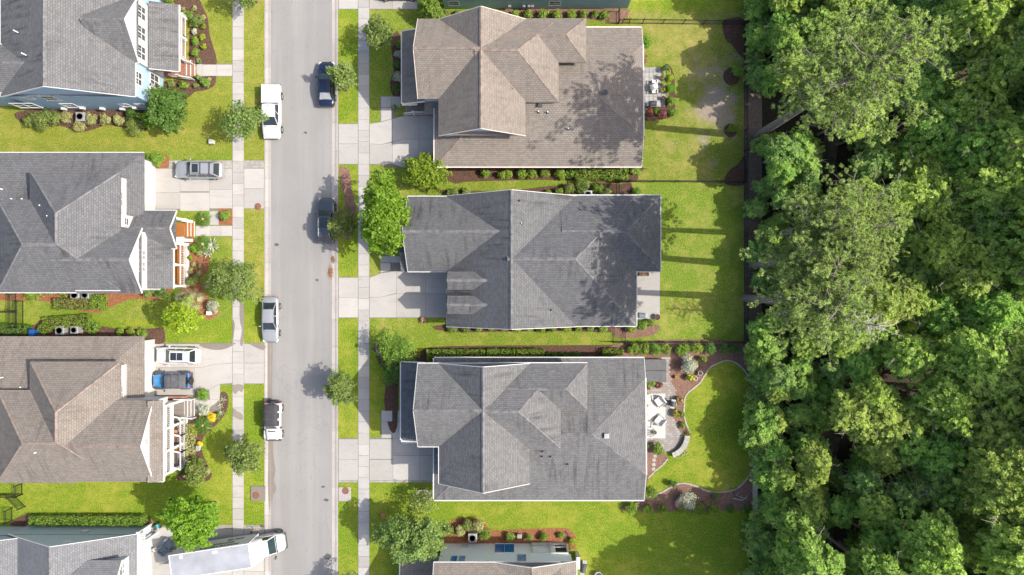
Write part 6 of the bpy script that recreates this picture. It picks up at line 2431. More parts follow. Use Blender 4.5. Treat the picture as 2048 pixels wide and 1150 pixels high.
tree('broad_shrub_tree', 'yellow-green bushy tree at the corner of the shaded driveway', 'tree', tb(856, 343, 2.2), 2.55, 3.9, 1.8, Ry=2.2, mat='leaf_lime', n=4200, size=.27, k=30, seed=21, out=(.4, .9), rl=(.2, .34), bark='bark')
tree('feathery_tree', 'feathery light-green small tree above the dark porch roof', 'tree', tb(792, 699, 2.4), 2.3, 3.6, 1.3, Ry=1.7, mat='leaf_green', n=2600, size=.3, k=26, seed=22, aspect=.35, long=2.2)
tree('small_tree', 'thin open tree in a stone-ringed bed', 'tree', tb(846, 1004, 2.2), 1.35, 3.4, 1.1, mat='leaf_olive', n=900, size=.22, k=16, seed=23, out=(.3, 1.), rl=(.16, .3))
tree('crape_myrtle', 'wide crape myrtle beside the dark porch roof at the bottom', 'tree', tb(820, 1078, 4.6), 3.6, 6.6, 2.3, Ry=2.6, mat='leaf_oak', n=6500, size=.3, k=46, seed=24, out=(.45, .95), rl=(.18, .3))
tree('evergreen_tree', 'dense rounded evergreen at the corner of the blue house', 'tree', tb(333, 219, 2.6), 2.25, 4.6, 2.0, mat='leaf_dark', n=5500, size=.3, k=34, seed=25, rl=(.26, .4), low=-.7)
tree('sweetgum_tree', 'small chartreuse tree beside the fan palm', 'tree', tb(366, 634, 4.2), 1.7, 5.6, 1.4, mat='leaf_yellow', n=1700, size=.34, k=22, seed=26, out=(.4, 1.), rl=(.16, .3), aspect=.5)
tree('lime_tree', 'lime shrub tree leaning on the dense evergreen', 'tree', tb(300, 239, 1.4), .8, 2.2, .8, mat='leaf_bright', n=700, size=.26, k=12, seed=27)
tree('street_tree', 'street tree at the bottom edge whose twigs shade the asphalt', 'tree', tb(694, 1178, 3.0), 1.5, 4.2, 1.2, mat='leaf_oak', n=1500, size=.26, k=16, seed=28, out=(.4, .95))
tree('broad_shrub_tree', 'yellowish shrub tree between the teal house and the tan roof', 'tree', tb(862, 17, 1.8), 1.4, 3.2, 1.3, mat='leaf_green', n=2200, size=.26, k=20, seed=29)
tree('dark_laurel', 'dark strap-leaved shrub beside the dark porch roof', 'shrub tree', tb(784, 742, 1.4), 1.05, 2.2, .9, Ry=1.5, mat='leaf_dark', n=1100, size=.32, k=14, seed=30, aspect=.35, out=(.4, .95))
tree('small_tree', 'thin sapling over the left end of the mulch bed by the porch steps', 'tree', tb(392, 944, 1.8), 1.15, 2.8, .95, Ry=1.4, mat='leaf_olive', n=1300, size=.24, k=16, seed=31, out=(.3, .95))
palmetto('silver-green fan palm beside the chartreuse tree', tb(376, 600, 1.3), 1.75, 22, 3)

# ------------------------------------------------------------------ shrubs
rnd = random.Random(5)


def shrub(px, py, r, mat, label, h=None, seed=None, group=None, name='round_shrub', n=None, size=.15, flower=None, nf=0, ry=None, cat='shrub'):
    Rm = r / SPX * 1.22
    H_ = h or Rm * 1.5
    q = P(px, py, H_ * .6)
    return bush(name, label, cat, (q.x, q.y, .01), Rm, H_, Ry=(ry / SPX if ry else None), mat=mat, n=n or int(420 * max(.5, Rm * 2) ** 1.6), size=size, k=10, seed=seed or int(px * 3 + py), group=group, flower=flower, nf=nf)


A_BED = [((367, 17), 5, 'leaf_var', 'pale yellow shrub nearest the blue porch roof corner in the dark bed'), ((389, 17), 5, 'leaf_var', 'pale yellow shrub second along the top of the dark bed'),
         ((407, 34), 4.5, 'leaf_var', 'small yellow shrub on the outer curve of the dark bed, uppermost'), ((407, 53), 5.5, 'leaf_yellow', 'yellow-green shrub on the outer curve, second from the top'),
         ((404, 75), 6.5, 'leaf_yellow', 'yellow-green shrub on the outer curve, third from the top'), ((407, 93), 5.5, 'leaf_yellow', 'yellow-green shrub on the outer curve, fourth from the top'),
         ((388, 62), 6.5, 'leaf_silver', 'greyish variegated shrub beside the blue house railing'), ((389, 82), 8, 'leaf_green', 'green mound shrub beside the blue house railing, upper of two'),
         ((391, 104), 8, 'leaf_green', 'green mound shrub beside the blue house railing, lower of two'), ((380, 31), 9, 'leaf_green', 'loose bright green shrub in the middle of the dark bed'),
         ((396, 40), 11, 'leaf_olive', 'sparse olive shrub in the middle of the dark bed'), ((388, 46), 8, 'leaf_green', 'small bright shrub just below the loose green one'),
         ((342, 168), 7, 'leaf_olive', 'olive shrub under the blue house lower windows'), ((367, 170), 8.5, 'leaf_hedge', 'dark green shrub below the porch side railing'),
         ((392, 172), 5.5, 'leaf_olive', 'small olive shrub in the lower dark bed'), ((410, 164), 9, 'leaf_green', 'bright leafy shrub at the foot of the brick steps'), ((419, 159), 4, 'leaf_var', 'tiny pale shrub at the end of the lower dark bed'),
         ((335, -6), 13, 'leaf_green', 'green shrubs at the top edge beside the porch roof'),
         ((87, 241), 20, 'leaf_olive', 'large olive shrub under the blue side wall'), ((62, 240), 15, 'leaf_olive', 'olive shrub at the end of the blue side wall'), ((110, 236), 13, 'leaf_olive', 'olive shrub beside the large one under the blue wall'),
         ((134, 234), 11, 'leaf_var', 'pale variegated shrub left of the air conditioner'), ((184, 237), 11.5, 'leaf_var', 'pale variegated shrub right of the air conditioner'),
         ((211, 239), 11, 'leaf_var', 'pale variegated shrub second right of the air conditioner'), ((239, 238), 11, 'leaf_var', 'pale variegated shrub third right of the air conditioner'),
         ((158, 253), 11, 'leaf_var', 'pale variegated shrub in front of the air conditioner'), ((265, 230), 13, 'leaf_dark', 'dark shrub beside the dense evergreen, against the wall'), ((271, 254), 16, 'leaf_olive', 'olive shrub beside the dense evergreen, on the lawn side')]
for q, r, m, l in A_BED:
    shrub(*q, r, m, l)
E_BED = [((315, 318), 13, 'leaf_green', 'bright shrub by the white garage corner'), ((300, 314), 9, 'leaf_green', 'leafy shrub tucked under the grey roof corner by the garage'),
         ((381, 516), 6, 'leaf_yellow', 'lime-yellow small shrub by the orange porch ledge'), ((387, 497), 8, 'leaf_bright', 'lime green shrub left of the second sago palm'),
         ((400, 507), 6.5, 'leaf_var', 'variegated pale shrub below the second sago palm'), ((388, 529), 5, 'leaf_var', 'pale yellow clump in the red mulch, middle'), ((400, 531), 4, 'leaf_var', 'tiny pale clump in the red mulch'),
         ((381, 541), 6, 'leaf_var', 'pale yellow clump by the end of the porch ledge'), ((399, 547), 6.5, 'leaf_var', 'pale yellow clump near the live oak shadow'), ((390, 553), 4.5, 'leaf_var', 'small yellow clump above the olive shrub'),
         ((386, 563), 12, 'leaf_olive', 'olive shrub above the fan palm'), ((300, 582), 13, 'leaf_olive', 'dull green shrub under the porch roof end, left'), ((322, 585), 12, 'leaf_dark', 'dark shrub under the porch roof end, right'),
         ((67, 587), 17, 'leaf_hedge', 'wide green shrub below the white gutter, next to the gate'), ((100, 583), 10, 'leaf_hedge', 'small green shrub below the white gutter'), ((128, 584), 9, 'leaf_green', 'light green shrub left of the twin air conditioners'),
         ((425, 614), 12, 'leaf_silver', 'wispy grey-green grass clump beside the small white box'), ((15, 584), 9, 'leaf_green', 'green shrub at the left edge below the white house'),
         ((452, 434), 11, 'leaf_green', 'croton shrub in the square driveway bed'), ((411, 570), 7, 'leaf_var', 'pale pink clump beside the fan palm')]
for q, r, m, l in E_BED:
    shrub(*q, r, m, l)
F_BED = [((284, 666), 10, 'leaf_green', 'bright shrub at the white garage corner of the tan-roofed house'), ((262, 664), 9, 'leaf_hedge', 'shaded shrub beside the tan roof edge'), ((240, 664), 7, 'leaf_hedge', 'small shaded shrub along the tan roof edge'),
         ((406, 790), 12, 'leaf_green', 'bright green shrub by the driveway and porch steps'), ((424, 834), 9, 'flower_yellow', 'bright yellow round shrub beside the sago palm'), ((388, 862), 8, 'leaf_yellow', 'yellow-green clump left of the sago palm'),
         ((436, 832), 7, 'leaf_olive', 'olive clump in the bend of the winding bed'), ((400, 888), 5, 'flower_yellow', 'small yellow clump above the white garden box'), ((408, 822), 11, 'leaf_silver', 'dusty grey-green clump above the sago palm'),
         ((380, 940), 13, 'leaf_dark', 'dark shrub at the corner of the white railings'), ((416, 942), 8, 'leaf_var', 'pale clump at the lower end of the winding bed')]
for q, r, m, l in F_BED:
    shrub(*q, r, m, l)
shrub(388, 938, 15, 'leaf_olive', 'pink-flowered shrub at the lower end of the winding bed', flower='flower_pink', nf=70)
B_ROW = [(970, 347, 9), (1003, 347, 9), (1018, 347, 9), (1044, 347, 11), (1066, 348, 10), (1091, 347, 10), (1120, 347, 12), (1141, 347, 12)]
for i, (px, py, r) in enumerate(B_ROW):
    shrub(px, py, r, 'leaf_hedge', f'{ORD[i]} round shrub from the street end under the tan roof south eave', h=.95, group='round shrubs in a row under the tan roof south eave')
shrub(1271, 340, 10, 'leaf_hedge', 'round shrub past the end of the long hedge at the tan roof corner')
for i, (px, r) in enumerate([(1031, 8), (1056, 8.5), (1086, 11), (1114, 9.5), (1144, 10), (1168, 8.5), (1191, 7.5), (1210, 9)]):
    shrub(px, 28.5, r, 'leaf_hedge' if i < 6 else 'leaf_green', f'{ORD[i]} round shrub from the left under the teal wall', group='round shrubs in a row under the teal wall')
for i, (px, r) in enumerate([(893, 7), (917, 7), (940, 6)]):
    shrub(px, 27, r, 'leaf_olive', f'{ORD[i]} small shrub in the gap between teal wall and tan roof')
for i, (px, py, r) in enumerate([(795, 88, 7), (797, 110, 8), (795, 130, 8), (796, 155, 10), (794, 178, 9)]):
    shrub(px, py, r, ['leaf_olive', 'leaf_silver', 'leaf_dark', 'leaf_silver', 'leaf_dark'][i], f'{ORD[i]} shrub from the top in the shaded bed by the tan porch')
shrub(791, 216, 6, 'leaf_green', 'small green shrub at the corner of the shaded walkway')
for i, (px, r) in enumerate([(904, 10), (931, 10), (958, 9), (984, 8), (1008, 8), (1036, 9), (1059, 8), (1082, 9), (1106, 9), (1132, 9.5), (1157, 7), (1181, 7), (1206, 8.5)]):
    shrub(px, 655.5, r, 'leaf_olive' if i < 2 else 'leaf_hedge', f'{ORD[i]} shrub from the street along the middle house south wall', h=.8, group='low shrubs along the middle house south wall')
for px, py, r, m, l in [(1285, 649, 11, 'leaf_green', 'bright shrub by the grill corner of the bare patio'), (1302, 644, 8, 'leaf_hedge', 'small shrub beside the bright one at the bare patio'), (1262, 656, 9, 'leaf_hedge', 'shrub at the corner of the middle house roof'),
                        (1140, 376, 11, 'leaf_olive', 'loose olive shrub north of the middle house, left'), (1165, 372, 14, 'leaf_olive', 'loose olive shrub beside the air conditioner'), (1196, 378, 11, 'leaf_green', 'green shrub right of the air conditioner'),
                        (1214, 384, 10, 'leaf_olive', 'olive shrub by the short gate section'), (1120, 384, 9, 'leaf_hedge', 'shrub against the middle house north eave'), (1275, 383, 8, 'leaf_green', 'shrub at the back corner of the middle house'),
                        (1095, 386, 7, 'leaf_hedge', 'small shrub at the north eave of the middle house'), (932, 385, 9, 'leaf_olive', 'shrub in the shade north of the middle house'), (905, 384, 10, 'leaf_olive', 'shrub behind the yellow-green bushy tree')]:
    shrub(px, py, r, m, l)
# back of the tan-roofed house
for px, py, r, ry, m, l in [(1291, 82, 10.5, 17, 'leaf_bright', 'clipped lime oval shrub behind the tan roof'), (1290, 118, 6, 13, 'leaf_red', 'burgundy shrub below the lime oval one'), (1338, 154, 10, 10, 'leaf_yellow', 'yellow-green round shrub by the tiled patio, upper'),
                            (1340, 177, 10, 10, 'leaf_bright', 'bright green round shrub by the tiled patio, lower'), (1342, 202, 10, 10, 'leaf_hedge', 'dark shrub at the lower patio corner'), (1346, 222, 11, 11, 'leaf_green', 'strappy green shrub below the patio corner'),
                            (1288, 226, 7, 12, 'leaf_hedge', 'green shrub under the tan roof below the patio'), (1300, 227, 9, 13, 'leaf_red', 'burgundy shrub below the patio, left'), (1312, 222, 6, 7, 'leaf_bright', 'small lime shrub between the burgundy ones'),
                            (1325, 228, 9, 11, 'leaf_red', 'burgundy shrub below the patio, right'), (1332, 138, 9, 9, 'leaf_dark', 'dark shrub at the upper patio corner')]:
    shrub(px, py, r, m, l, ry=ry)
# garden of the lower right house
for i, (px, r, m) in enumerate([(1268, 12, 'leaf_hedge'), (1291, 13, 'leaf_hedge'), (1312, 13, 'leaf_green'), (1331, 12, 'leaf_hedge'), (1366, 13, 'leaf_hedge'), (1391, 13, 'leaf_hedge'), (1419, 12, 'leaf_dark'), (1448, 11, 'leaf_dark'), (1470, 9, 'leaf_dark')]):
    shrub(px, 697, r, m, f'{ORD[i]} bushy shrub from the house below the black garden fence', h=1.2, group='bushy shrubs below the black garden fence')
for i, (px, r) in enumerate([(1265, 11), (1295, 10), (1328, 10), (1363, 9), (1396, 11), (1428, 11), (1459, 8), (1492, 8)]):
    shrub(px, 1018 if i else 1017, r, 'leaf_hedge' if i < 6 else 'leaf_dark', f'{ORD[i]} round shrub from the house along the lower lawn border', group='round shrubs along the lower lawn border')
GARD = [((1377, 728), 17, 'leaf_silver', 'loose grey-green shrub beside the hot tub', None), ((1406, 718), 8, 'leaf_hedge', 'small round shrub at the head of the garden lawn', None), ((1381, 756), 8, 'leaf_green', 'yellow-flowering clump by the white pot', 'flower_yellow'),
        ((1358, 800), 8, 'leaf_olive', 'reddish shrub beside the patio grill', 'flower_red'), ((1352, 826), 8, 'leaf_olive', 'orange-flowering clump on the patio edge', 'flower_orange'), ((1364, 828), 7, 'leaf_green', 'green clump on the garden lawn edge', None),
        ((1366, 850), 6, 'leaf_green', 'small green clump above the curved seat', None), ((1352, 754), 4, 'leaf_olive', 'tiny orange clump in the faded mulch', 'flower_orange'), ((1317, 897), 12, 'leaf_green', 'leafy bright shrub by the stepping stones', None),
        ((1302, 768), 8, 'leaf_green', 'green clump below the hot tub', None), ((1319, 770), 6, 'leaf_red', 'red strappy clump below the hot tub', None), ((1292, 893), 7, 'leaf_dark', 'dark clump at the patio corner by the wall', None),
        ((1376, 1000), 17, 'leaf_silver', 'loose grey-green rose bush in the lower border', 'flower_red'), ((1357, 1006), 8, 'flower_pink', 'pink-leaved shrub in the lower border', None), ((1300, 985), 14, 'leaf_green', 'grassy bright clump at the back corner of the grey roof', None),
        ((1415, 1007), 6, 'leaf_olive', 'small clump with a red bloom in the lower border', 'flower_red'), ((1432, 992), 7, 'leaf_olive', 'sparse shrub in the lower border', None), ((1345, 966), 8, 'leaf_dark', 'dark shrub on the lower border edge', None)]
for q, r, m, l, fl in GARD:
    shrub(*q, r, m, l, flower=fl, nf=45 if fl else 0)
H_BED = [((921, 1062), 11, 'leaf_var', 'pale shrub left of the lone air conditioner'), ((936, 1050), 12, 'leaf_olive', 'olive shrub above the lone air conditioner'), ((958, 1050), 13, 'leaf_var', 'pale shrub right above the lone air conditioner'),
         ((968, 1068), 12, 'leaf_green', 'bright shrub right of the lone air conditioner'), ((1021, 1073), 9, 'leaf_green', 'bright shrub above the large blue window'), ((1057, 1075), 7, 'leaf_green', 'small shrub right of the meter pedestal'),
         ((1086, 1073), 8, 'leaf_green', 'small pale shrub above the screened porch'), ((1122, 1071), 6, 'leaf_green', 'small shrub at the end of the red mulch bed'), ((1143, 1084), 8, 'leaf_yellow', 'yellow shrub behind the curved edging'),
         ((900, 1064), 9, 'leaf_olive', 'shrub between the crape myrtle and the red mulch')]
for q, r, m, l in H_BED:
    shrub(*q, r, m, l)
for px, py, r, l in [(1466, 150, 9, 'pale sapling in the upper mulch ring'), (1462, 260, 6, 'tiny bright sapling in the lower mulch ring')]:
    tree('sapling', l, 'tree', (X(px), Y(py), 0), r / SPX, 1.6 if r > 7 else .9, .4, mat='leaf_green', n=160, size=.26, k=8, seed=px, out=(.3, .9))

hd = [((854, 711), (911, 711), 1.3, 1.25, 'leaf_green', 'clipped hedge block first from the street beside the pale blue wall'), ((914, 711), (970, 711), 1.3, 1.25, 'leaf_green', 'clipped hedge block second from the street beside the pale blue wall'),
      ((974, 710), (1030, 710), 1.3, 1.25, 'leaf_green', 'clipped hedge block third from the street beside the pale blue wall'), ((1033, 710), (1089, 710), 1.3, 1.25, 'leaf_green', 'clipped hedge block fourth from the street beside the pale blue wall'),
      ((1092, 712), (1160, 712), .7, .9, 'leaf_dark', 'low shaded hedge beyond the clipped blocks'), ((1205, 704), (1246, 704), .8, .9, 'leaf_hedge', 'low hedge by the corner of the garden fence'),
      ((61, 1041), (186, 1041), 1.0, 1.2, 'leaf_green', 'longer clipped hedge above the pale blue wall'), ((190, 1041), (288, 1041), 1.0, 1.2, 'leaf_green', 'shorter clipped hedge above the pale blue wall'),
      ((110, 608), (206, 608), 1.2, 1.1, 'leaf_olive', 'glossy hedge in front of the twin air conditioners'), ((196, 590), (196, 618), 1.3, 1.2, 'leaf_hedge', 'hedge wing closing the twin air conditioners'),
      ((88, 646), (180, 640), 1.3, 1.0, 'leaf_green', 'lime hedge around the lower air conditioners'), ((176, 650), (192, 660), 1.2, .9, 'leaf_green', 'hedge end right of the lower air conditioners'), ((80, 652), (94, 662), .9, .9, 'leaf_green', 'hedge end left of the lower air conditioners'),
      ((-20, 655), (55, 660), 1.1, 1.0, 'leaf_dark', 'dark hedge beside the blue bin'), ((1150, 346), (1256, 346), 1.35, 1.15, 'leaf_hedge', 'long bushy hedge ending the shrub row under the tan roof'),
      ((381, 848), (379, 920), 1.0, .7, 'leaf_var', 'pale variegated hedge under the white lower railing')]
for i, (a, b, w, h, m, l) in enumerate(hd):
    hedge('hedge', l, P(*a, h * .7) * Vector((1, 1, 0)) if False else Vector((*P(*a, h * .7).xy, 0)), Vector((*P(*b, h * .7).xy, 0)), w, h, m, seed=i + 3)

for i, (px, py, r, l) in enumerate([(406, 438, 17, 'sago palm above the path at the orange steps'), (405, 488, 18.5, 'sago palm below the path at the orange steps'), (406, 851, 20, 'large sago palm in the winding bed'), (393, 926, 13, 'smaller dark sago palm at the lower end of the winding bed')]):
    q = P(px, py, .5)
    sago(l, (q.x, q.y, 0), r / SPX, 28, i + 2, cone=i != 3)
for i, (px, py, r, l) in enumerate([(447, 798, 8, 'pale agave uppermost in the winding bed'), (443, 811, 8, 'pale agave second in the winding bed'), (445, 825, 8.5, 'pale agave third in the winding bed')]):
    q = P(px, py)
    rosette('agave', l, 'agave', (q.x, q.y, 0.02), r / SPX, 16, 'leaf_silver', i, .28, .07)
rosette('agave', 'large silver agave beside the second sago palm', 'agave', Vector((*P(427, 491).xy, .02)), .95, 26, 'leaf_silver', 9, .6, .12)
rosette('agave', 'large silver agave lower of the pair by the live oak', 'agave', Vector((*P(418, 506).xy, .02)), .7, 20, 'leaf_silver', 10, .5, .1)
rosette('yucca', 'spiky yucca above the curved seat', 'yucca', Vector((*P(1375, 866).xy, .02)), .62, 24, 'leaf_yellow', 12, .5, .04)
rosette('yucca', 'red-green strap plant below the hot tub', 'plant', Vector((*P(1311, 771).xy, .02)), .4, 14, 'leaf_red', 13, .4, .05)

# ------------------------------------------------------------------ yard fittings
def ac_unit(px, py, label, s=.95, h=.85):
    p = P(px, py, h)
    r = thing('air_conditioner', label, 'air conditioner', (p.x, p.y, 0))
    mb = MB()
    mb.box((0, 0, .04), (s * 1.1, s * 1.1, .08))
    mb.build('pad', 'kerb', r, local=True)
    mb = MB()
    mb.box((0, 0, h / 2 + .06), (s, s, h - .06))
    mb.build('casing', 'grey_metal', r, local=True, bevel=.05)
    mb = MB()
    mb.lathe([(s * .38, h + .034), (s * .38, h + .04), (.02, h + .042)], 20)
    mb.build('fan_well', 'grey_dark', r, local=True)
    mb = MB()
    for k in range(3):
        a = k * 2.094 + .4
        mb.box(None, (s * .34, .16, .012), 0, 0, Matrix.Rotation(a, 4, 'Z') @ Matrix.Translation((s * .18, 0, h + .052)) @ Matrix.Rotation(.3, 4, 'X'))
    mb.lathe([(.09, h + .045), (.09, h + .07), (.0, h + .075)], 10)
    mb.build('fan_blade', 'grey_metal', r, local=True)
    mb = MB()
    for k in range(7):
        q = s * (.08 + .05 * k)
        mb.lathe([(q, h + .085), (q + .012, h + .085)], 18)
    mb.build('fan_guard', 'grey_metal', r, local=True, kind='stuff')


ac_unit(160, 233, 'grey air conditioner among pale shrubs under the blue wall')
ac_unit(149, 590, 'pale air conditioner left of the pair below the white house', .95)
ac_unit(170, 590, 'pale air conditioner right of the pair below the white house', .85)
ac_unit(119, 661, 'air conditioner left of the pair against the tan roof', .95)
ac_unit(148, 660, 'air conditioner right of the pair against the tan roof', .82)
ac_unit(945, 1076, 'lone air conditioner under the white wall', .95)
ac_unit(1176, 389, 'air conditioner half under the middle house north eave', .9)

p = P(64, 665, .9)
r = thing('wheelie_bin', 'blue wheelie bin against the tan roof', 'bin', (p.x, p.y, 0))
mb = MB()
mb.grid([[(x * k, y * k, z) for x, y in ((-.26, -.3), (.26, -.3), (.26, .3), (-.26, .3))] for k, z in ((.8, .03), (.85, .3), (1.0, .95))], 0, False, closed=True)
mb.build('body', 'blue_bin', r, local=True)
mb = MB()
mb.box((0, 0, .99), (.58, .66, .06))
mb.box((0, -.36, 1.0), (.4, .06, .05))
mb.build('lid', 'blue_bin', r, local=True, bevel=.02)

for px, py, l in ((424, 284, 'small pale utility box on the dry lawn'), (419, 626, 'small pale utility box by the grass clump'), (1039, 1071, 'grey meter pedestal in the red mulch bed')):
    p = P(px, py, .3)
    r = thing('utility_box', l, 'utility box', (p.x, p.y, 0))
    mb = MB()
    mb.box((0, 0, .28), (.42, .38, .5))
    mb.build('casing', 'trim_tan' if px < 1000 else 'grey_metal', r, local=True, bevel=.04)
    mb = MB()
    mb.box((0, 0, .555), (.48, .44, .05))
    mb.build('lid', 'white' if px < 1000 else 'grey_metal', r, local=True, bevel=.02)
for px, py, l in ((516, 413, 'round rusty meter cover at the driveway apron corner'),):
    p = P(px, py)
    r = thing('manhole_cover', l, 'manhole cover', (p.x, p.y, .03))
    mb = MB()
    mb.lathe([(.36, 0), (.36, .02), (.30, .026), (.02, .026)], 24)
    mb.build('cover', 'rust', r, local=True)
    mb = MB()
    for k in range(6):
        mb.box(None, (.22, .03, .012), 0, 0, Matrix.Rotation(k * math.pi / 3, 4, 'Z') @ Matrix.Translation((.16, 0, .03)))
    mb.build('raised_rib', 'rust', r, local=True)
for px, py, w, h, cx, cy, l, mt in ((516.5, 986.5, 29, 29, 513, 990, 'tan storm drain inlet slab with a rusty cover at the left kerb', 'trim_tan'), (689.5, 988, 25, 28, 691.5, 981, 'pale storm drain inlet slab with a rusty cover at the right kerb', 'walk')):
    p = P(px, py)
    r = thing('storm_drain', l, 'storm drain', (p.x, p.y, 0))
    mb = MB()
    mb.box((0, 0, .05), (w / SPX, h / SPX, .09))
    mb.build('slab', 'wet' if mt == 'trim_tan' else 'kerb', r, local=True, bevel=.03)
    q = P(cx, cy) - p
    mb = MB()
    mb.lathe([(.37, .09), (.37, .115), (.31, .12), (.27, .112), (.02, .112)], 24, c=(q.x, q.y, 0))
    mb.build('cover', 'rust', r, local=True)

# lantern post at the right sidewalk (its shadow falls over the verge)
p = P(757, 694)
r = thing('lamp_post', 'thin black lantern post in the shrub bed by the right sidewalk', 'lamp post', (p.x, p.y, 0))
mb = MB()
mb.tube([(0, 0, -.05), (0, 0, .3), (0, 0, 2.0)], [.07, .045, .04], 8)
mb.build('post', 'black_metal', r, local=True)
mb = MB()
mb.lathe([(.05, 2.0), (.12, 2.06), (.2, 2.45), (.23, 2.47), (.08, 2.62), (.02, 2.7)], 6, smooth=False)
mb.build('lantern', 'black_metal', r, local=True)
# garden ornaments
p = P(397, 896, .6)
r = thing('garden_box', 'small white and blue box on a post in the winding bed', 'garden box', (p.x, p.y, 0))
mb = MB()
mb.box((0, 0, .25), (.08, .08, .5))
mb.build('post', 'white', r, local=True)
mb = MB()
mb.box((0, 0, .62), (.32, .5, .3))
mb.build('body', 'white', r, local=True, bevel=.02)
mb = MB()
mb.box((0, 0, .79), (.38, .56, .05))
mb.build('lid', 'grey_metal', r, local=True)
for i, (px, py, rr_, mt, l) in enumerate([(399, 123, .22, 'green_glaze', 'green glazed pot at the upper corner of the brick steps'), (399, 156, .22, 'green_glaze', 'green glazed pot at the lower corner of the brick steps'), (1400, 746, .24, 'grey_metal', 'round pale pot on the garden lawn edge'), (1391, 757, .2, 'white', 'small white ring planter beside the pale pot'),
                                          (1314, 634, .3, 'grey_dark', 'black round pot on the bare patio'), (1326, 196, .2, 'grey_dark', 'dark pot on the lower edge of the tiled patio'), (1324, 155, .2, 'terracotta', 'upper planter pot on the tiled patio edge'), (1325, 168, .2, 'terracotta', 'middle planter pot on the tiled patio edge'), (1324, 181, .2, 'terracotta', 'lower planter pot on the tiled patio edge'),
                                          (463, 9, .16, 'terracotta', 'small terracotta pot beside the left sidewalk at the top')]):
    p = P(px, py, .3)
    r = thing('plant_pot', l, 'plant pot', (p.x, p.y, .04))
    mb = MB()
    mb.lathe([(rr_ * .7, 0), (rr_, .34), (rr_ * 1.1, .36), (rr_ * 1.1, .40), (rr_ * .9, .40), (rr_ * .85, .33), (.02, .33)], 18)
    mb.build('pot', mt, r, local=True)
    mb = MB()
    mb.lathe([(rr_ * .86, .335), (.01, .345)], 14)
    mb.build('soil', 'mulch_dark', r, local=True)
    if px in (1324, 1325, 399):
        rng = np.random.default_rng(i)
        L = make_lumps(rng, .3, .3, .25, .6, 6)
        o = bpy.data.objects.new('foliage', quads_mesh('foliage', crown_leaves(rng, L, 120, .14), 'leaf_yellow' if px != 399 else 'leaf_hedge'))
        COL.objects.link(o)
        o.parent = r

# tiled patio behind the tan-roofed house
pt = slab_bed('patio', [(1281, 134), (1331, 134), (1331, 214), (1281, 214)], 'tiled patio behind the tan-roofed house')
cells = []
for i in range(6):
    for k in range(8):
        cells.append((1281.5 + i * 8.2, 134.5 + k * 9.9, 1281.5 + (i + 1) * 8.2, 134.5 + (k + 1) * 9.9))
slabs(pt, cells, 0, .04, 'tile', 'tile', gap=.03)


def garden_chair(label, px, py, rz, mat='cushion', frame='white', s=.62, name='garden_chair', low=True, group=None, z=.045):
    p = P(px, py, .3 + z)
    r = thing(name, label, 'chair', (p.x, p.y, z), rz, group)
    mb = MB()
    mb.box((0, 0, .36), (s, s, .14))
    mb.build('seat', mat, r, local=True, bevel=.04)
    mb = MB()
    mb.box(None, (.13, s, .5), 0, 0, Matrix.Translation((-s / 2 - .02, 0, .62)) @ Matrix.Rotation(-.22, 4, 'Y'))
    mb.build('backrest', mat, r, local=True, bevel=.04)
    for sg in (-1, 1):
        mb = MB()
        mb.box((.02, sg * (s / 2 + .07), .55), (s * .95, .1, .06))
        mb.box((s * .42, sg * (s / 2 + .07), .27), (.07, .07, .54))
        mb.box((-s * .42, sg * (s / 2 + .07), .27), (.07, .07, .54))
        mb.build('armrest', frame, r, local=True, bevel=.015)
    for a in (-1, 1):
        for b2 in (-1, 1):
            mb = MB()
            mb.box((a * s * .42, b2 * s * .42, .15), (.06, .06, .3))
            mb.build('leg', frame, r, local=True)


def wire_table(label, px, py, R0=.4, top='white'):
    p = P(px, py, .7)
    r = thing('patio_table', label, 'table', (p.x, p.y, .045))
    mb = MB()
    mb.lathe([(R0, .68), (R0, .72), (.02, .725)], 24)
    mb.build('tabletop', top, r, local=True)
    for k in range(4):
        a = k * math.pi / 2 + .4
        mb = MB()
        mb.tube([(.1 * math.cos(a), .1 * math.sin(a), .68), (R0 * .75 * math.cos(a), R0 * .75 * math.sin(a), 0)], .025, 6)
        mb.build('leg', top, r, local=True)


wire_table('small white wire table on the tiled patio', 1309, 173, .38, 'white')
garden_chair('white wire chair above the small patio table', 1309, 164, R(90), 'white', 'white', .42)
garden_chair('white wire chair below the small patio table', 1309, 183, R(-90), 'white', 'white', .42)


def grill(label, px, py, rz=0, cover='grey_dark', w=1.2):
    p = P(px, py, .9)
    r = thing('grill', label, 'grill', (p.x, p.y, .03), rz)
    mb = MB()
    mb.box((0, 0, .45), (w * .6, .5, .75))
    mb.build('cabinet', 'grey_dark', r, local=True, bevel=.02)
    mb = MB()
    rows = []
    for x in (-w * .3, w * .3):
        rows.append([(x, -.28, .84), (x, -.26, 1.02), (x, -.1, 1.14), (x, .1, 1.14), (x, .26, 1.02), (x, .28, .84)])
    mb.grid(rows, 0, True)
    mb.poly(rows[0])
    mb.poly(list(reversed(rows[1])))
    mb.build('lid', cover, r, local=True)
    for sg in (-1, 1):
        mb = MB()
        mb.box((sg * w * .42, 0, .86), (w * .24, .46, .05))
        mb.build('side_shelf', 'grey_metal', r, local=True, bevel=.01)
    mb = MB()
    mb.tube([(-w * .22, -.33, .95), (w * .22, -.33, .95)], .02, 6)
    mb.build('handle', 'rim', r, local=True)


grill('dark grill half under the roof corner of the tiled patio', 1306, 207, 0)
grill('grey grill on the bare patio against the shrubs', 1284, 631, 0, 'sofa', 1.1)
grill('black grill on the edge of the paved patio', 1346, 808, R(80), 'grey_dark', .9)
grill('covered black grill beside the lower tan-roofed house', 1167, 1136, R(78), 'grey_dark', 1.5)
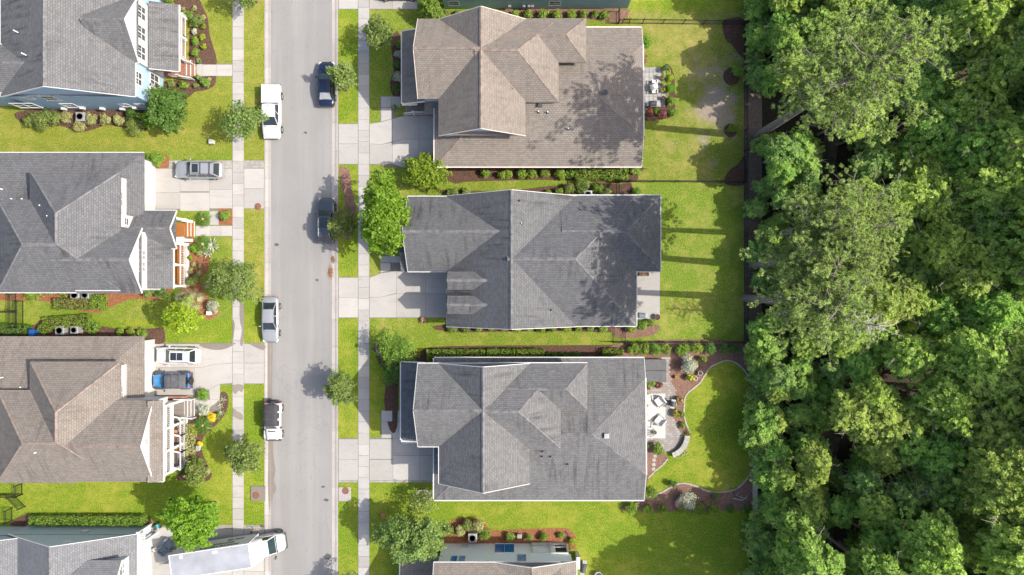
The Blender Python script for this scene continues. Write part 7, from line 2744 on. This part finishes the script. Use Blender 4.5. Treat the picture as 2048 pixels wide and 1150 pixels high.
# bench on the bare patio
pt = slab_bed('patio', [(1270, 543), (1320, 543), (1320, 639), (1270, 639)], 'bare concrete patio behind the middle house')
slabs(pt, [(1270, 543.5, 1319.5, 590), (1270, 590, 1319.5, 638.5)], 0, .04, 'concrete')
p = P(1288, 548, .5)
r = thing('garden_bench', 'brown bench under the eave of the bare patio', 'bench', (p.x, p.y, .045))
mb = MB()
for k in range(4):
    mb.box((0, -.18 + k * .12, .45), (1.1, .1, .04))
mb.build('seat', 'wood_brown', r, local=True, bevel=.01)
mb = MB()
mb.box((0, .27, .75), (1.1, .05, .45))
mb.build('backrest', 'wood_brown', r, local=True, bevel=.01)
for sg in (-1, 1):
    mb = MB()
    mb.box((sg * .5, 0, .22), (.07, .45, .44))
    mb.build('leg', 'wood_brown', r, local=True)

# paved garden patio of the lower right house
pp = sheet('patio', smooth_line([(1286, 716), (1336, 714), (1341, 716), (1341, 750), (1348, 765), (1354, 780), (1353, 795), (1346, 808), (1346, 822), (1352, 842), (1362, 858), (1366, 872), (1360, 890), (1346, 903), (1332, 905), (1316, 897), (1304, 888), (1286, 884)], 2), .017, 'joint', 'curving paved patio with a white rug')
outline = [(q.x, q.y) for q in smooth_line([(1286, 716), (1336, 714), (1341, 716), (1341, 750), (1348, 765), (1354, 780), (1353, 795), (1346, 808), (1346, 822), (1352, 842), (1362, 858), (1366, 872), (1360, 890), (1346, 903), (1332, 905), (1316, 897), (1304, 888), (1286, 884)], 2)]


def inside(x, y, poly):
    c = False
    n = len(poly)
    for i in range(n):
        (x0, y0), (x1, y1) = poly[i], poly[i - 1]
        if (y0 > y) != (y1 > y) and x < (x1 - x0) * (y - y0) / (y1 - y0) + x0:
            c = not c
    return c


mb = MB()
rg = random.Random(3)
y, row = 714, 0
while y < 906:
    x = 1285 - (3.2 if row % 2 else 0)
    while x < 1368:
        if all(inside(a, b, outline) for a, b in ((x + .5, y + .5), (x + 5.5, y + .5), (x + 5.5, y + 4), (x + .5, y + 4))):
            mb.box2((X(x) + .012, Y(y) - .012, .0), (X(x + 6.2) - .012, Y(y + 4.6) + .012, .05 + rg.uniform(-.003, .003)), rg.choice((0, 0, 0, 1, 2, 2)))
        x += 6.2
    y += 4.6
    row += 1
mb.build('paver', ['paver', 'paver_b', 'tile'], pp, kind='stuff')
mb = MB()
mb.box2((X(1285), Y(876), .05), (X(1330.5), Y(787), .068))
rgo = mb.build('rug', 'rug', None, bevel=.01)
prop(rgo, 'ivory outdoor rug under the white table', 'rug')
p = P(1311, 741, .8)
r = thing('hot_tub', 'grey covered hot tub at the corner of the grey roof', 'hot tub', (p.x, p.y, .05))
mb = MB()
mb.box((0, 0, .36), (2.2, 2.35, .7))
mb.build('shell', 'wood_brown', r, local=True, bevel=.15)
for sg in (-1, 1):
    mb = MB()
    mb.box((0, sg * .61, .77), (2.34, 1.2, .12))
    mb.build('cover', 'charcoal', r, local=True, bevel=.05)
mb = MB()
mb.box((-.05, -.75, .835), (.24, .12, .02))
mb.box((.45, -.95, .835), (.1, .06, .02))
mb.build('strap', 'grey_dark', r, local=True)
p = P(1302, 821, .7)
r = thing('patio_table', 'round white table on the ivory rug', 'table', (p.x, p.y, .07))
mb = MB()
mb.lathe([(.62, .66), (.64, .70), (.62, .73), (.02, .735)], 32)
mb.build('tabletop', 'white', r, local=True)
mb = MB()
mb.lathe([(.32, 0), (.30, .05), (.12, .12), (.10, .6), (.25, .66)], 16)
mb.build('pedestal', 'grey_metal', r, local=True)
garden_chair('white armchair above right of the round table', 1319, 803, R(215), 'cushion', 'grey_metal', .85, 'armchair')
garden_chair('white armchair below right of the round table', 1319, 840, R(140), 'cushion', 'grey_metal', .85, 'armchair')
garden_chair('white chair above left of the round table on the rug', 1297, 795, R(-80), 'cushion', 'grey_metal', .6, 'armchair')
garden_chair('white chair below left of the round table on the rug', 1296, 848, R(80), 'cushion', 'grey_metal', .6, 'armchair')
p = P(1302, 865, .3)
r = thing('wire_stand', 'dark wire plant stand on the lower end of the rug', 'stand', (p.x, p.y, .07))
mb = MB()
for k in range(8):
    a = k * math.pi / 4
    mb.tube([(.1 * math.cos(a), .1 * math.sin(a), .3), (.5 * math.cos(a), .5 * math.sin(a), .02)], .018, 5)
mb.build('leg', 'grey_dark', r, local=True)
for q, z in ((.5, .03), (.3, .18)):
    mb = MB()
    mb.tube([(q * math.cos(2 * math.pi * k / 20), q * math.sin(2 * math.pi * k / 20), z) for k in range(21)], .014, 5, cap=False)
    mb.build('hoop', 'grey_dark', r, local=True)
mb = MB()
mb.lathe([(.16, .28), (.2, .32), (.2, .40), (.16, .40), (.02, .36)], 16, c=(.42, 0, -.1))
mb.build('bowl', 'grey_dark', r, local=True)
p = P(1296, 776, .2)
r = thing('storage_cube', 'terracotta cube planter below the hot tub', 'planter', (p.x, p.y, .05))
mb = MB()
mb.box((0, 0, .2), (.5, .42, .4))
mb.build('body', 'terracotta', r, local=True, bevel=.02)
mb = MB()
mb.box((0, 0, .405), (.42, .34, .02))
mb.build('soil', 'mulch_dark', r, local=True)
# curved seat wall
c = P(1330, 868)
r = thing('curved_seat', 'curved stone seat wall around the end of the paved patio', 'seat wall', (c.x, c.y, .02))
Rm = 43 * GX
N = 11
a0, a1 = R(-72), R(-2)
for k in range(N):
    t0, t1 = a0 + (a1 - a0) * k / N + .004, a0 + (a1 - a0) * (k + 1) / N - .004
    for (r0, r1, z0, z1, nm, mt) in ((Rm - .24, Rm + .18, 0, .42, 'block', 'stone'), (Rm - .30, Rm + .24, .42, .50, 'coping', 'walk')):
        mb = MB()
        pts = [(r0 * math.cos(t0), r0 * math.sin(t0)), (r1 * math.cos(t0), r1 * math.sin(t0)), (r1 * math.cos(t1), r1 * math.sin(t1)), (r0 * math.cos(t1), r0 * math.sin(t1))]
        mb.prism(pts, z0, z1, 0)
        mb.build(nm, mt, r, local=True)
for i, (px, py) in enumerate([(1361, 911), (1372, 905)]):
    p = P(px, py, .25)
    r = thing('wire_planter', ['wire ring planter left behind the curved seat', 'wire ring planter right behind the curved seat'][i], 'planter', (p.x, p.y, .01))
    for z in (.05, .3):
        mb = MB()
        mb.tube([(.2 * math.cos(2 * math.pi * k / 16), .2 * math.sin(2 * math.pi * k / 16), z) for k in range(17)], .02, 5, cap=False)
        mb.build('hoop', 'leaf_silver', r, local=True)
    mb = MB()
    for k in range(4):
        a = k * math.pi / 2
        mb.tube([(.2 * math.cos(a), .2 * math.sin(a), 0), (.2 * math.cos(a), .2 * math.sin(a), .32)], .018, 5)
    mb.build('leg', 'grey_metal', r, local=True)
# stepping stones and edging
ss = structure(bpy.data.objects.new('stepping_stones', None), 'stepping stones in the mulch wedge')
COL.objects.link(ss)
WM[ss.name] = Matrix.Identity(4)
for px, py in ((1310, 912), (1308, 920), (1307.5, 929), (1307, 938)):
    mb = MB()
    p = P(px, py)
    mb.box((p.x, p.y, .02), (.36, .34, .06), .2)
    mb.build('stone', 'walk', ss, bevel=.02)


def edging(label, pts, mat='stone', step=.3, w=.16):
    L = [P(q.x, q.y) for q in smooth_line(pts, 6)]
    mb = MB()
    acc = 0
    rg = random.Random(int(pts[0][0]))
    for a, b in zip(L[:-1], L[1:]):
        d = (b - a).length
        n = max(1, round(d / step))
        for k in range(n):
            p = a.lerp(b, (k + .5) / n)
            mb.box((p.x, p.y, .035), (d / n - .015, w * rg.uniform(.85, 1.1), .10 + rg.uniform(-.01, .012)), math.atan2(b.y - a.y, b.x - a.x))
    r = thing('edging', label, 'edging', L[0])
    o = mb.build('edging_stone', mat, r, kind='stuff')
    return r


edging('pale stone edging along the garden border and lawn', [(1497, 753), (1489, 741), (1476, 729), (1463, 722), (1450, 721), (1434, 727), (1418, 737), (1399, 766), (1373, 789), (1368, 814), (1370, 840), (1380, 866)])
edging('pale stone edging round the bottom of the garden lawn', [(1290, 997), (1322, 985), (1357, 967), (1386, 970), (1415, 982), (1444, 984), (1473, 977), (1495, 956), (1503, 942)])
edging('short stone edging of the mulch wedge', [(1296, 957), (1310, 942), (1326, 929), (1335, 917)])
edging('stone ring around the thin open tree', [(833, 992), (838, 983), (847, 979), (857, 983), (862, 992), (860, 1002)], step=.28, w=.22)
edging('curved black edging at the end of the red mulch bed', [(1131, 1062), (1136, 1070), (1139, 1085), (1140, 1100)], 'grey_dark')
edging('pale edging of the shrub bed by the lantern post', [(754, 687), (752, 695), (755, 703), (763, 708)], step=.25)
# driftwood and fallen branches in the corner bed
for i, (pts, l) in enumerate([([(1453, 968), (1470, 990), (1490, 996)], 'pale fallen branch at the foot of the grey fence, upper'), ([(1466, 996), (1484, 1000), (1496, 990)], 'pale fallen branch at the foot of the grey fence, lower'), ([(1488, 715), (1496, 726), (1503, 738)], 'thin fallen branch at the top of the grey fence')]):
    r = thing('fallen_branch', l, 'branch', P(*pts[0]))
    mb = MB()
    w = [P(*q) + Vector((0, 0, .08 + .03 * k)) for k, q in enumerate(pts)]
    mb.tube(w, [.06, .045, .02], 6)
    mb.tube([w[1], w[1] + Vector((.5, .35, .1))], [.03, .01], 5)
    mb.tube([w[1].lerp(w[2], .5), w[1].lerp(w[2], .5) + Vector((.35, -.3, .05))], [.025, .01], 5)
    mb.build('limb', 'bark_pale', r)
# sofa, dolly, toys by the truck
p = P(331, 1094, .5)
r = thing('sofa', 'slate grey sofa section standing behind the moving truck', 'sofa', (p.x, p.y, .04), R(52))
for nm, c, sz in (('seat', (0, -.05, .3), (1.6, .8, .3)), ('backrest', (0, .42, .55), (1.7, .26, .62)), ('armrest', (-.88, 0, .4), (.24, .95, .5)), ('seat_cushion', (-.38, -.08, .5), (.74, .74, .15)), ('seat_cushion', (.40, -.08, .5), (.74, .74, .15))):
    mb = MB()
    mb.box(c, sz)
    mb.build(nm, 'sofa', r, local=True, bevel=.06)
p = P(311, 1098, .3)
r = thing('cardboard_box', 'pale carton beside the grey sofa', 'box', (p.x, p.y, .04), .6)
mb = MB()
mb.box((0, 0, .2), (.5, .35, .4))
mb.build('body', 'trim_tan', r, local=True)
mb = MB()
mb.box((0, 0, .405), (.06, .34, .01))
mb.build('tape', 'white', r, local=True)
p = P(508, 1062, .4)
r = thing('hand_truck', 'brown hand truck standing on the driveway apron by the moving truck', 'hand truck', (p.x, p.y, .04), R(-8))
mb = MB()
for sg in (-1, 1):
    mb.tube([(sg * .26, -.35, .15), (sg * .28, .35, .75)], .025, 6)
mb.tube([(-.28, .35, .75), (.28, .35, .75)], .03, 6)
mb.tube([(-.26, 0, .45), (.26, 0, .45)], .02, 6)
mb.build('frame', 'wood_brown', r, local=True)
mb = MB()
mb.box((0, -.42, .12), (.5, .25, .02))
mb.build('toe_plate', 'grey_metal', r, local=True)
for sg in (-1, 1):
    mb = MB()
    mb.tube([(sg * .30, -.3, .13), (sg * .36, -.3, .13)], .13, 12)
    mb.build('wheel', 'rubber', r, local=True)
p = P(311, 1054, .5)
r = thing('ride_on_toy', 'teal and black ride-on toy by the corner of the pale wall', 'toy', (p.x, p.y, .04), .4)
mb = MB()
mb.box((0, 0, .3), (.7, .42, .3))
mb.build('body', 'toy_teal', r, local=True, bevel=.08)
mb = MB()
mb.box((-.1, 0, .5), (.35, .36, .14))
mb.build('seat', 'grey_dark', r, local=True, bevel=.04)
for a in (-.28, .28):
    for sg in (-1, 1):
        mb = MB()
        mb.tube([(a, sg * .24, .16), (a, sg * .34, .16)], .16, 12)
        mb.build('wheel', 'rubber', r, local=True)
p = P(302, 1066, .2)
r = thing('hose_reel', 'coiled brown hose on the driveway by the pale wall', 'hose', (p.x, p.y, .04))
for k in range(4):
    mb = MB()
    q = .42 - k * .07
    mb.tube([(q * math.cos(2 * math.pi * j / 22), q * .85 * math.sin(2 * math.pi * j / 22), .03 + .02 * k) for j in range(23)], .03, 5, cap=False)
    mb.build('coil', 'paver', r, local=True)
# chairs on the two-level porch
for i, (px, py) in enumerate([(350, 866), (351, 895)]):
    garden_chair(['upper reddish rocking chair on the white railed porch', 'lower reddish rocking chair on the white railed porch'][i], px, py, 0, 'terracotta', 'terracotta', .55, 'rocking_chair', z=.605)
p = P(1197, 1152, .5)
r = thing('white_planter', 'round white planter at the bottom edge on the lush lawn', 'planter', (p.x, p.y, 0))
mb = MB()
mb.lathe([(.35, 0), (.42, .5), (.44, .55), (.36, .55), (.34, .48), (.02, .48)], 20)
mb.build('pot', 'white', r, local=True)
mb = MB()
mb.lathe([(.34, .485), (.02, .5)], 16)
mb.build('soil', 'mulch_dark', r, local=True)
p = P(766, 1030, .3)
shrub(766, 1031, 4, 'flower_red', 'small pink-red clump beside the right sidewalk', name='flower_clump', cat='flowers')
shrub(846, 640, 5, 'flower_pink', 'pink flower clump at the driveway edge of the middle house', name='flower_clump', cat='flowers')


# ------------------------------------------------------------------ the woods
def proto_broadleaf(seed, R0, Hh, mat, n, size, k=58, Rz=None, bark='bark_twig', name='broadleaf_tree', rl=(.11, .29), out=(.4, 1.02)):
    return tree(name, 'x', 'tree', (0, 0, 0), R0, Hh, Rz or R0 * .85, mat=mat, bark=bark, n=n, size=size, k=k, seed=seed, rl=rl, out=out, trunk_r=.22, up=.5, fill=.35, low=-.5, twigs=12 if R0 > 2.5 else 0, shag=.34, spray=.85)


def proto_pine(seed, R0, Hh, lean=(0, 0), n_tuft=3300, blade=40):
    rng = np.random.default_rng(seed)
    root = thing('pine_tree', 'x', 'tree')
    mb = MB()
    path = [(lean[0] * t * t, lean[1] * t * t, -.1 + Hh * .97 * t) for t in (0, .25, .5, .75, 1)]
    mb.tube(path, [.42, .36, .30, .2, .05], 9)
    tufts = []
    nb = 46
    for i in range(nb):
        t = .62 + .37 * (i / nb) ** .9
        env = math.sin(math.pi * (.14 + .74 * (t - .62) / .38)) ** .8
        ln = R0 * env * (.62 + .5 * rng.random())
        a = i * 2.399 + rng.normal() * .35
        st = Vector((lean[0] * t * t, lean[1] * t * t, Hh * .97 * t))
        up = .05 + .45 * (t - .6) / .4 + rng.normal() * .12
        d = Vector((math.cos(a), math.sin(a), up)).normalized()
        end = st + d * ln + Vector((0, 0, .12 * ln))
        mid = st.lerp(end, .5) + Vector((0, 0, -.08 * ln))
        mb.tube([st, mid, end], [.075, .05, .018], 5)
        m = max(3, int(n_tuft / nb / 7 * (.35 + .9 * ln / R0)))
        for q in range(m):
            f = .25 + .75 * (q + rng.random()) / m
            c = st.lerp(mid, f * 2) if f < .5 else mid.lerp(end, f * 2 - 1)
            sp = .17 * ln * (1.15 - .5 * f) + .25
            hub = np.array(c) + np.array([rng.normal() * sp, rng.normal() * sp, abs(rng.normal()) * .3 * sp])
            mb.tube([tuple(c), tuple(hub)], [.025, .01], 4, cap=False)
            for w in range(7):
                a2 = rng.random() * 6.283
                rr = .16 + .34 * rng.random()
                tufts.append((hub[0] + rr * math.cos(a2), hub[1] + rr * math.sin(a2), hub[2] + .14 * rng.random()))
    T_ = np.array(tufts)
    n = len(T_) * blade
    c = np.repeat(T_, blade, axis=0)
    d = rng.normal(size=(n, 3))
    d[:, 2] = np.abs(d[:, 2]) * .9 + .05
    d = norm(d)
    ln = (.15 + .11 * rng.random(n))[:, None]
    sd = norm(np.cross(d, rng.normal(size=(n, 3)))) * .036
    V = np.empty((n, 3, 3))
    V[:, 0] = c - sd
    V[:, 1] = c + sd
    V[:, 2] = c + d * ln
    o = bpy.data.objects.new('crown', quads_mesh('crown', V.reshape(-1, 3), 'needle', 3))
    COL.objects.link(o)
    o.parent = root
    mb.build('trunk', 'bark_pine', root, local=True)
    return root


LEAF_N, LEAF_S = 2.3, .68
PINES = [proto_pine(41, 5.2, 22.5, (.7, .5)), proto_pine(42, 4.6, 21.5, (.5, -.3)), proto_pine(43, 4.0, 21, (-.4, .4), 1800)]
WOODS = [proto_broadleaf(51, 3.4, 13.5, 'wood_a', 13000, .36), proto_broadleaf(52, 3.9, 15.5, 'wood_b', 16000, .36, 50), proto_broadleaf(53, 3.0, 12, 'wood_c', 11000, .34, 38),
         proto_broadleaf(54, 4.3, 17, 'wood_b', 18000, .36, 56), proto_broadleaf(55, 3.6, 14.5, 'wood_a', 14000, .38, 40, out=(.35, 1.0)), proto_broadleaf(56, 3.2, 10.5, 'wood_c', 11000, .33, 40)]
UNDER = [proto_broadleaf(61, 2.0, 5.0, 'wood_a', 4500, .30, 24, 1.9, name='understorey_tree'), proto_broadleaf(62, 1.7, 3.6, 'wood_c', 3500, .28, 20, 1.6, name='understorey_tree')]
USED = set()
TREES_OF = {o.name: tree_of(o) for o in PINES + WOODS + UNDER}
KIND_H = {}


def plant(src, x, y, rz, k, label, group=None, kz=None):
    loc, sc = (x, y, -.05), (k, k, kz or k)
    if src.name not in USED:
        USED.add(src.name)
        src.location, src.rotation_euler, src.scale = loc, (0, 0, rz), sc
        prop(src, label, None, group)
        return src
    return copy_thing(src, loc, rz, sc, label, group, TREES_OF[src.name])


G = lambda px, py: (X(px), Y(py))
# the big pines, by their trunk feet
plant(PINES[0], *G(1513, 272), 0, 1.08, 'tall pine with its bare leaning trunk showing from the fence, uppermost pine')
plant(PINES[1], *G(1500, 530), 1.2, 1.02, 'big pine crown by the middle back lawn, upper of the pair')
plant(PINES[2], *G(1490, 596), 2.4, 1.05, 'big pine crown by the middle back lawn, lower of the pair')
plant(PINES[0], *G(1540, 470), 3.5, .92, 'pine behind the pair, toward the dirt track')

# dead snag with pale twigs
x, y = G(1600, 634)
r = thing('dead_tree', 'leafless grey snag with tangled pale twigs among the green crowns', 'tree', (x, y, 0))
mb = MB()
rs = random.Random(9)
mb.tube([(0, 0, -.1), (.1, 0, 7), (0.3, -.1, 15.5)], [.2, .16, .05], 7)
mb.build('trunk', 'bark_pale', r, local=True)
mb = MB()
for i in range(40):
    t = rs.uniform(.55, 1)
    st = Vector((.3 * t, -.1 * t, 15.5 * t))
    a = rs.uniform(0, 6.283)
    e = st + Vector((math.cos(a), math.sin(a), rs.uniform(.0, .6))) * rs.uniform(.6, 2.2)
    m_ = st.lerp(e, .5) + Vector((rs.uniform(-.2, .2), rs.uniform(-.2, .2), .1))
    mb.tube([st, m_, e], [.05, .035, .012], 5)
    for q in range(3):
        b_ = m_.lerp(e, rs.random())
        mb.tube([b_, b_ + Vector((rs.uniform(-.5, .5), rs.uniform(-.5, .5), rs.uniform(-.05, .4)))], [.02, .008], 4)
mb.build('twig', 'bark_pale', r, local=True, kind='stuff')

rs = random.Random(21)


def band(y):
    for lim, t in ((110, 'level with the upper fence'), (250, 'level with the tiled patio'), (420, 'level with the fence between the back lawns'), (580, 'level with the middle back lawn'),
                   (700, 'level with the bare patio'), (860, 'level with the hot tub'), (1010, 'level with the garden lawn bottom'), (9999, 'below the garden lawn')):
        if y < lim:
            return t


placed = [(1513, 272, 4), (1500, 530, 4), (1490, 596, 4), (1540, 470, 3), (1560, 210, 3)]


def free(x, y, d):
    return all((x - a) ** 2 + (y - b) ** 2 > (d * SPX) ** 2 for a, b, c in placed)


def clear_of_track(x, y, m):
    tx = 1660 + 18 * math.sin(y / 75.0)
    return abs(x - tx) > m


COLR = {'wood_a': 'mid green', 'wood_b': 'yellow-green', 'wood_c': 'blue-green'}
rows = []
# first row behind the fence, between the fence and the track
for y in range(-45, 1200, 46):
    rows.append((1528 + rs.uniform(-8, 10), y + rs.uniform(-12, 12), 'edge'))
    rows.append((1568 + rs.uniform(-9, 9), y + 22 + rs.uniform(-12, 12), 'edge'))
for y in range(-40, 1200, 52):
    for x in (1636, 1676, 1718, 1760, 1802, 1844, 1886, 1926):
        rows.append((x + rs.uniform(-13, 13), y + rs.uniform(-14, 14) + (26 if x in (1676, 1760, 1844, 1926) else 0), 'deep'))
cnt = 0
for (x, y, zn) in rows:
    if any(a < y < b and 1606 < x < 1656 for a, b in ((300, 410), (850, 935))):
        continue
    if 196 < y < 292 and 1500 < x < 1590:
        continue
    if not free(x, y, 1.7 if zn == 'edge' else 1.95 + .3 * (x > 1700)):
        continue
    placed.append((x, y, 1))
    if zn == 'edge':
        i = rs.choice((0, 2, 1, 5, 0, 4))
        k = rs.uniform(.46, .68)
        if y > 1030:
            k = rs.uniform(.6, 1.12)
        elif 90 < y < 330:
            k = rs.uniform(.5, .8)
    else:
        i = rs.choice((0, 1, 1, 3, 3, 4, 2))
        k = .56 + max(0, x - 1640) / 260 * .55 + rs.uniform(-.10, .12)
        if y > 1010:
            k = rs.uniform(.6, 1.12)
    xs = 1390 if y < 100 else (1330 if y < 370 else (1445 if y < 690 else (1450 if y < 985 else 1185)))
    hmax = max(4.2, (x - xs) / SPX) + rs.uniform(-1.0, 2.2)
    k = max(.32, min(k, hmax / (13.5, 15.5, 12, 17, 14.5, 10.5)[i]))
    src = WOODS[i]
    col = COLR[['wood_a', 'wood_b', 'wood_c', 'wood_b', 'wood_a', 'wood_c'][i]]
    zt = band(y)
    if zn == 'edge':
        lab = f'{col} broadleaf tree at the woods edge, {zt}'
    else:
        lab = f'{col} broadleaf tree {"just beyond the dirt track" if x < 1700 else ("midway into the woods" if x < 1810 else "far into the woods")}, {zt}'
    plant(src, *G(x, y), rs.uniform(0, 6.283), k * (.92 if zn == 'edge' else rs.uniform(.78, .98)), lab, lab.replace('tree', 'trees', 1), k * rs.uniform(.85, 1.1))
# low growth under and between
for i in range(330):
    edge = i < 150
    x = rs.uniform(1497, 1550) if edge else rs.uniform(1590, 1900)
    y = rs.uniform(-40, 1190)
    if (196 < y < 280 and x < 1570) or not free(x, y, .85) or (not clear_of_track(x, y, 16) and rs.random() < .6):
        continue
    placed.append((x, y, 1))
    j = rs.choice((0, 1))
    lab = f'{"mid" if j == 0 else "blue"}-green understorey bush {"just behind the fence" if edge else "among the deeper trunks"}, {band(y)}'
    plant(UNDER[j], *G(x, y), rs.uniform(0, 6.283), rs.uniform(.6, 1.0), lab, lab.replace('bush', 'bushes', 1))
